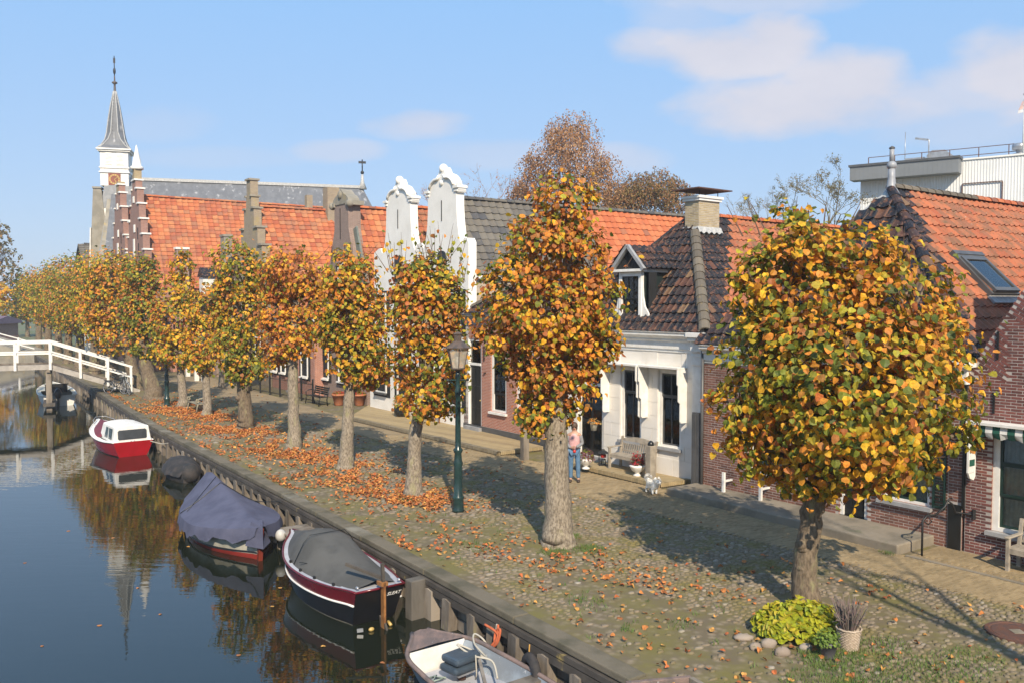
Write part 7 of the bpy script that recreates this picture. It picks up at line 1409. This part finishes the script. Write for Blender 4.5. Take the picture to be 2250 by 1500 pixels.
# ------------------------------------------------------------------ bicycles by the footbridge
def bike(label, loc, rz, lean, col):
    t = thing('bicycle', label, 'bicycle', loc, rz); t.rotation_euler.x = lean; r = .35
    for x in (-.55, .55):
        w = MB(); w.tube([(x + r * math.cos(a), 0, r + r * math.sin(a)) for a in np.linspace(0, 2 * math.pi, 30)], .02, RUBBER, 6, caps=False); wo = w.build('wheel', t); s = MB()
        s.tube([(x + (r - .03) * math.cos(a), 0, r + (r - .03) * math.sin(a)) for a in np.linspace(0, 2 * math.pi, 30)], .012, STEEL, 5, caps=False)
        for k in range(12): s.bar((x, 0, r), (x + r * .93 * math.cos(k * math.pi / 6), 0, r + r * .93 * math.sin(k * math.pi / 6)), .006, .006, STEEL)
        s.build('rim', wo)
        f = MB(); f.tube([(x + (r + .04) * math.cos(a), 0, r + (r + .04) * math.sin(a)) for a in np.linspace(.2, 2.6, 12)], .022, col, 5); f.build('mudguard', t)
    m = MB()
    for p, q in (((-.55, 0, r), (-.1, 0, .3)), ((-.1, 0, .3), (-.22, 0, .85)), ((-.55, 0, r), (-.2, 0, .75)), ((-.1, 0, .3), (.38, 0, .8)), ((-.18, 0, .68), (.36, 0, .86)), ((.34, 0, .98), (.55, 0, r))): m.tube([p, q], .02, col, 6)
    m.build('frame', t); m = MB(); m.ell((-.25, 0, .92), (.14, .09, .05), BLACKP, 10, 6); m.build('saddle', t); m = MB(); m.tube([(.2, -.28, 1.08), (.36, -.2, 1.1), (.36, .2, 1.1), (.2, .28, 1.08)], .016, STEEL, 6); m.tube([(.36, 0, 1.1), (.34, 0, .95)], .016, STEEL, 6); m.build('handlebar', t)
    m = MB(); m.lathe([(.1, -.02), (.1, .02)], STEEL, n=14); o = m.build('crank', t); o.location = (-.1, -.04, .3); o.rotation_euler.x = R(90); m = MB(); m.box(-.85, -.35, -.07, .07, .74, .76, IRON); m.build('luggage_rack', t); return t
bike('silver bicycle leaning at the foot of the white footbridge', (-21.75, 48.7, 0), R(-52), R(9), M('silver_bike_paint', (.45, .45, .43), .35, metal=.4)); bike('dark bicycle behind the silver one at the footbridge', (-22.5, 48.95, 0), R(-15), R(-8), M('dark_bike_paint', (.03, .035, .04), .35))

# ------------------------------------------------------------------ person and dog
def skin_mesh(name, V, Ed, rad, mat, parent, sub=2, root=0):
    me = bpy.data.meshes.new(name); me.from_pydata([tuple(v) for v in V], Ed, []); me.materials.append(mat); o = bpy.data.objects.new(name, me); COL.objects.link(o); o.parent = parent
    md = o.modifiers.new('skin', 'SKIN'); md.use_smooth_shade = True
    if not me.skin_vertices: return o
    for i, r in enumerate(rad): me.skin_vertices[0].data[i].radius = r if isinstance(r, tuple) else (r, r)
    me.skin_vertices[0].data[root].use_root = True
    s = o.modifiers.new('sub', 'SUBSURF'); s.levels = sub; s.render_levels = sub; return o
pe_ = thing('person', 'person in pink padded vest, grey sleeves and blue jeans standing beside the second linden', 'person', (1.80, 24.83, 0), R(-6))
BV = [(0, 0, .95), (0, 0, 1.1), (0, 0, 1.3), (0, 0, 1.42), (0, -.01, 1.50), (0, -.02, 1.60), (0, -.01, 1.68), (-.17, 0, 1.38), (-.23, .02, 1.12), (-.10, -.16, 1.02), (.17, 0, 1.38), (.23, .02, 1.12), (.06, -.17, 1.04), (-.09, 0, .9), (-.10, -.01, .5), (-.10, .01, .1), (-.11, -.10, .04), (.09, 0, .9), (.11, -.01, .5), (.12, .01, .1), (.13, -.10, .04)]
BE = [(0, 1), (1, 2), (2, 3), (3, 4), (4, 5), (5, 6), (3, 7), (7, 8), (8, 9), (3, 10), (10, 11), (11, 12), (0, 13), (13, 14), (14, 15), (15, 16), (0, 17), (17, 18), (18, 19), (19, 20)]
body = skin_mesh('body', BV, BE, [(.15, .10), (.14, .09), (.16, .10), (.10, .07), .05, (.075, .09), .06, .05, .04, .03, .05, .04, .03, .08, .055, .04, .035, .08, .055, .04, .035], SKIN, pe_)
skin_mesh('jeans', [BV[i] for i in (0, 13, 14, 15, 17, 18, 19)], [(0, 1), (1, 2), (2, 3), (0, 4), (4, 5), (5, 6)], [(.165, .12), .095, .075, .062, .095, .075, .062], DENIM, pe_)
skin_mesh('padded_vest', [(0, 0, .93), (0, 0, 1.08), (0, 0, 1.22), (0, 0, 1.36), (0, 0, 1.46)], [(0, 1), (1, 2), (2, 3), (3, 4)], [(.18, .13), (.165, .12), (.185, .135), (.17, .115), (.09, .08)], PINKV, pe_)
for s, idx in ((-1, (7, 8, 9)), (1, (10, 11, 12))): skin_mesh('sleeve', [BV[i] for i in idx], [(0, 1), (1, 2)], [.068, .058, .045], GREYSL, pe_)
m = MB(); m.ell((0, .015, 1.635), (.098, .115, .12), HAIRM, 14, 9); m.ell((0, .06, 1.56), (.09, .07, .10), HAIRM, 12, 8); m.build('hair', pe_)
m = MB()
for x in (-.03, .03): m.ell((x, -.092, 1.61), (.012, .008, .008), DARK, 8, 5)
m.ell((0, -.112, 1.585), (.014, .02, .022), SKIN, 8, 5); m.box(-.025, .025, -.098, -.088, 1.545, 1.552, REDP); m.build('face', pe_)
for x in (-.11, .13):
    m = MB(); m.ell((x, -.06, .045), (.05, .13, .05), SHOEM, 12, 7); m.build('shoe', pe_)
for hx, hy, hz, s in ((-.07, -.18, 1.02, 1), (.03, -.19, 1.04, -1)):
    V = [(0, 0, 0), (s * .045, -.005, 0)]; E_ = [(0, 1)]; rr = [(.024, .034), (.022, .036)]
    for k, (dz, l) in enumerate(((.028, .036), (.010, .042), (-.008, .04), (-.026, .032))): b0 = len(V); V += [(s * (.045 + l * .55), -.012, dz), (s * (.045 + l * .9), -.002 + .012, dz * 1.05)]; E_ += [(1, b0), (b0, b0 + 1)]; rr += [.0095, .008]
    b0 = len(V); V += [(s * .025, -.02, .045), (s * .045, -.03, .06)]; E_ += [(0, b0), (b0, b0 + 1)]; rr += [.011, .009]; h = skin_mesh('hand', V, E_, rr, SKIN, pe_, 1); h.location = (hx, hy, hz)
m = MB(); m.box(-.16, .16, -.135, -.115, .94, .97, BLACKP); m.ell((.01, -.15, .92), (.05, .035, .05), REDP, 10, 6); m.build('red_pouch', pe_)
do = thing('dog', 'small fluffy white dog standing before the capped bollard', 'dog', (3.78, 23.25, 0), R(205)); DV = [(0, .02, .26), (0, .14, .27), (0, .24, .33), (0, .30, .40), (0, .37, .385), (0, .42, .375), (0, -.13, .27), (0, -.20, .34), (0, -.14, .42), (-.06, .14, .16), (-.06, .15, .03), (.06, .14, .16), (.06, .15, .03), (-.06, -.12, .17), (-.06, -.16, .10), (-.06, -.14, .03), (.06, -.12, .17), (.06, -.16, .10), (.06, -.14, .03)]
skin_mesh('body', DV, [(0, 1), (1, 2), (2, 3), (3, 4), (4, 5), (0, 6), (6, 7), (7, 8), (1, 9), (9, 10), (1, 11), (11, 12), (6, 13), (13, 14), (14, 15), (6, 16), (16, 17), (17, 18)], [.10, .105, .08, .075, .04, .025, .10, .045, .06, .035, .024, .035, .024, .045, .028, .024, .045, .028, .024], FURW, do)
m = MB()
for c, r, n in (((0, .05, .27), (.13, .22, .13), 1500), ((0, .28, .40), (.10, .10, .10), 700), ((0, -.15, .42), (.09, .12, .11), 700)):
    for _ in range(n): d = Vector((random.gauss(0, 1), random.gauss(0, 1), random.gauss(0, 1))).normalized(); p = Vector((c[0] + d.x * r[0] * .85, c[1] + d.y * r[1] * .85, c[2] + d.z * r[2] * .85)); e = p + Vector((d.x, d.y - .3, d.z - .35)).normalized() * .05; s = d.orthogonal().normalized() * .006; m.add([p - s, p + s, e], [(0, 1, 2)], FURW)
m.build('fur', do); m = MB(); m.ell((0, .445, .38), (.014, .012, .011), BLACKP, 8, 5)
for x in (-.03, .03): m.ell((x, .375, .425), (.009, .008, .009), BLACKP, 8, 5)
m.build('nose_and_eyes', do)
for x in (-.06, .06): m = MB(); m.add([(x - .03, .27, .46), (x + .03, .27, .46), (x, .26, .53), (x, .24, .47)], [(0, 1, 2), (1, 3, 2), (3, 0, 2)], FURW); m.build('ear', do)

# ------------------------------------------------------------------ fallen leaves, grass, weeds
FOR, FYE, FBR, FRE = (.50, .20, .06), (.54, .30, .085), (.34, .14, .055), (.40, .125, .045)
ms = []; cols = []
TA = ((20.48, 11.27), (24.95, 11.31), (29.55, 11.42), (35.1, 11.48), (40.3, 11.44), (44.4, 11.4))
def dens(a, b):
    d = .022
    for ta, tb in TA: d += .75 * math.exp(-(((a - ta) / 2.1) ** 2 + ((b - tb + .35) / 1.05) ** 2))
    d += .20 * math.exp(-(((a - 11.2) / 1.9) ** 2 + ((b - 11.0) / .8) ** 2)) + .10 * math.exp(-(((a - 14) / 2.5) ** 2 + ((b - 10) / 1.1) ** 2)); e = b - quay_b(a)
    if .34 < e < .6 and a > 15: d += .16
    if b > 14.6: d *= .16
    return d * max(.12, .75 + 1.0 * math.sin(a * 2.7 + 1.3 * math.sin(b * 3.1)) * math.sin(b * 3.7 - a * 1.1) + .5 * math.sin(a * .9 + b * 1.3))
tries = 0
while len(ms) < 9500 and tries < 160000:
    tries += 1; a = 4 + 52 * random.random(); b = random.uniform(quay_b(a) + .3, 16.4)
    if random.random() > dens(a, b): continue
    P = AB(a, b, random.uniform(.012, .045))
    if not seen(P, 10): continue
    if any((a - ta) ** 2 + (b - tb) ** 2 < .12 for ta, tb, _ in TREES_AB): continue
    n = Vector((random.gauss(0, .32), random.gauss(0, .32), 1)).normalized(); y = Vector((random.gauss(0, 1), random.gauss(0, 1), 0)).normalized(); y = (y - n * y.dot(n)).normalized(); s = random.uniform(.055, .105) + .0009 * max(0, min(a, 34) - 14); ms.append(M4(y.cross(n) * s, y * s, n * s * 1.3, P))
    k = random.choices((FOR, FYE, FBR, FRE), (5, 2.2, 2, 1.8))[0]; v = random.uniform(.7, 1.25); cols.append(tuple(x * v for x in k))
scatter('fallen_leaf', LEAFP, ms, FALLEN, None, 300, label='curled orange brown leaf fallen on the cobbles', cat='leaf', group='fallen leaves scattered on the cobbles', cols=cols, stuffname='fallen_leaves', stufflabel='carpet of smaller orange fallen leaves on the cobbles', stuffcat='leaves')
ms = []; cols = []
for (x, y) in ((215, 1375), (410, 1200), (150, 1165), (350, 1350), (55, 1235), (470, 1010), (160, 1010), (305, 1290), (520, 1440), (90, 1420), (600, 1330), (705, 1420), (250, 1180), (835, 1455), (620, 1290)):
    u, v = (x - 1125) / 1900, (y - 750) / 1900; dy, dz = _cp - v * _sp, -_sp - v * _cp; s_ = (WATER - CAMZ) / dz; a_ = random.uniform(0, 6.3); s0 = random.uniform(.06, .1); ms.append(M4(Vector((math.cos(a_), math.sin(a_), 0)) * s0, Vector((-math.sin(a_), math.cos(a_), 0)) * s0, Vector((0, 0, s0 * .4)), Vector((u * s_, s_ * dy, WATER + .004)))); cols.append(random.choice((FYE, FOR, FBR)))
scatter('floating_leaf', LEAFP, ms, FALLEN, None, 300, label='single yellowed leaf floating on the canal', cat='leaf', group='leaves floating on the canal', cols=cols)
def grass(name, label, spots, h=(.05, .12)):
    V = []; F = []; 
    for a, b, ra, rb, n in spots:
        for _ in range(int(n * .6)):
            q = math.sqrt(random.random()); t = random.uniform(0, 6.3); P = AB(a + ra * q * math.cos(t), b + rb * q * math.sin(t), -.01); hh = random.uniform(*h) * (1.15 - .5 * q); w = Vector((random.gauss(0, 1), random.gauss(0, 1), 0)).normalized() * .006; le = Vector((random.gauss(0, .5), random.gauss(0, .5), 0)) * hh; k = len(V)
            V += [P - w, P + w, P + w * .6 + le * .4 + Vector((0, 0, hh * .6)), P - w * .6 + le * .4 + Vector((0, 0, hh * .6)), P + le + Vector((0, 0, hh)), P + le + Vector((.001, 0, hh))]; F += [(k, k + 1, k + 2, k + 3), (k + 3, k + 2, k + 5, k + 4)]
    o = fast_mesh(name, [tuple(v) for v in V], F, GRASSM); tag(o, label, 'grass')
sp = [(7.45, 11.0, .45, .5, 1500), (6.6, 11.2, .5, 1.0, 1100), (7.0, 10.2, .5, .7, 900), (6.2, 12.3, .5, .9, 900), (7.2, 12.0, .35, .5, 500), (14.0, 11.0, .35, .35, 400), (13.75, 11.75, .3, .4, 500), (14.7, 12.0, .25, .35, 300), (9.95, 9.3, .12, .1, 60), (11.3, 9.6, .5, .3, 200), (15.2, 10.0, .6, .35, 260), (20.0, 10.7, .2, .25, 120), (9.9, 16.55, .2, .12, 120), (8.7, 11.6, .3, .3, 200), (6.4, 10.4, .5, .6, 800), (9.6, 10.2, .25, .3, 120)]
for _ in range(90): a = random.uniform(5, 20); sp.append((a, random.uniform(quay_b(a) + .4, 11.5), .06, .08, 14))
grass('grass_tufts', 'tufts of green grass growing between the cobbles', sp)

# ------------------------------------------------------------------ thin autumn haze over the whole scene
hb = MB(); hb.box(-3800, 3800, -3300, 3900, -3.2, 33, DARK); hz = hb.build('haze'); hz.data.materials.clear(); hm = bpy.data.materials.new('autumn_haze'); hm.use_nodes = True; nt = hm.node_tree
for n_ in list(nt.nodes):
    if n_.type == 'BSDF_PRINCIPLED': nt.nodes.remove(n_)
pv = nt.nodes.new('ShaderNodeVolumePrincipled'); pv.inputs['Density'].default_value = HAZE; pv.inputs['Color'].default_value = (.88, .93, 1, 1); pv.inputs['Anisotropy'].default_value = .0
nt.links.new(pv.outputs[0], nt.nodes['Material Output'].inputs['Volume']); hz.data.materials.append(hm); hz['kind'] = 'stuff'
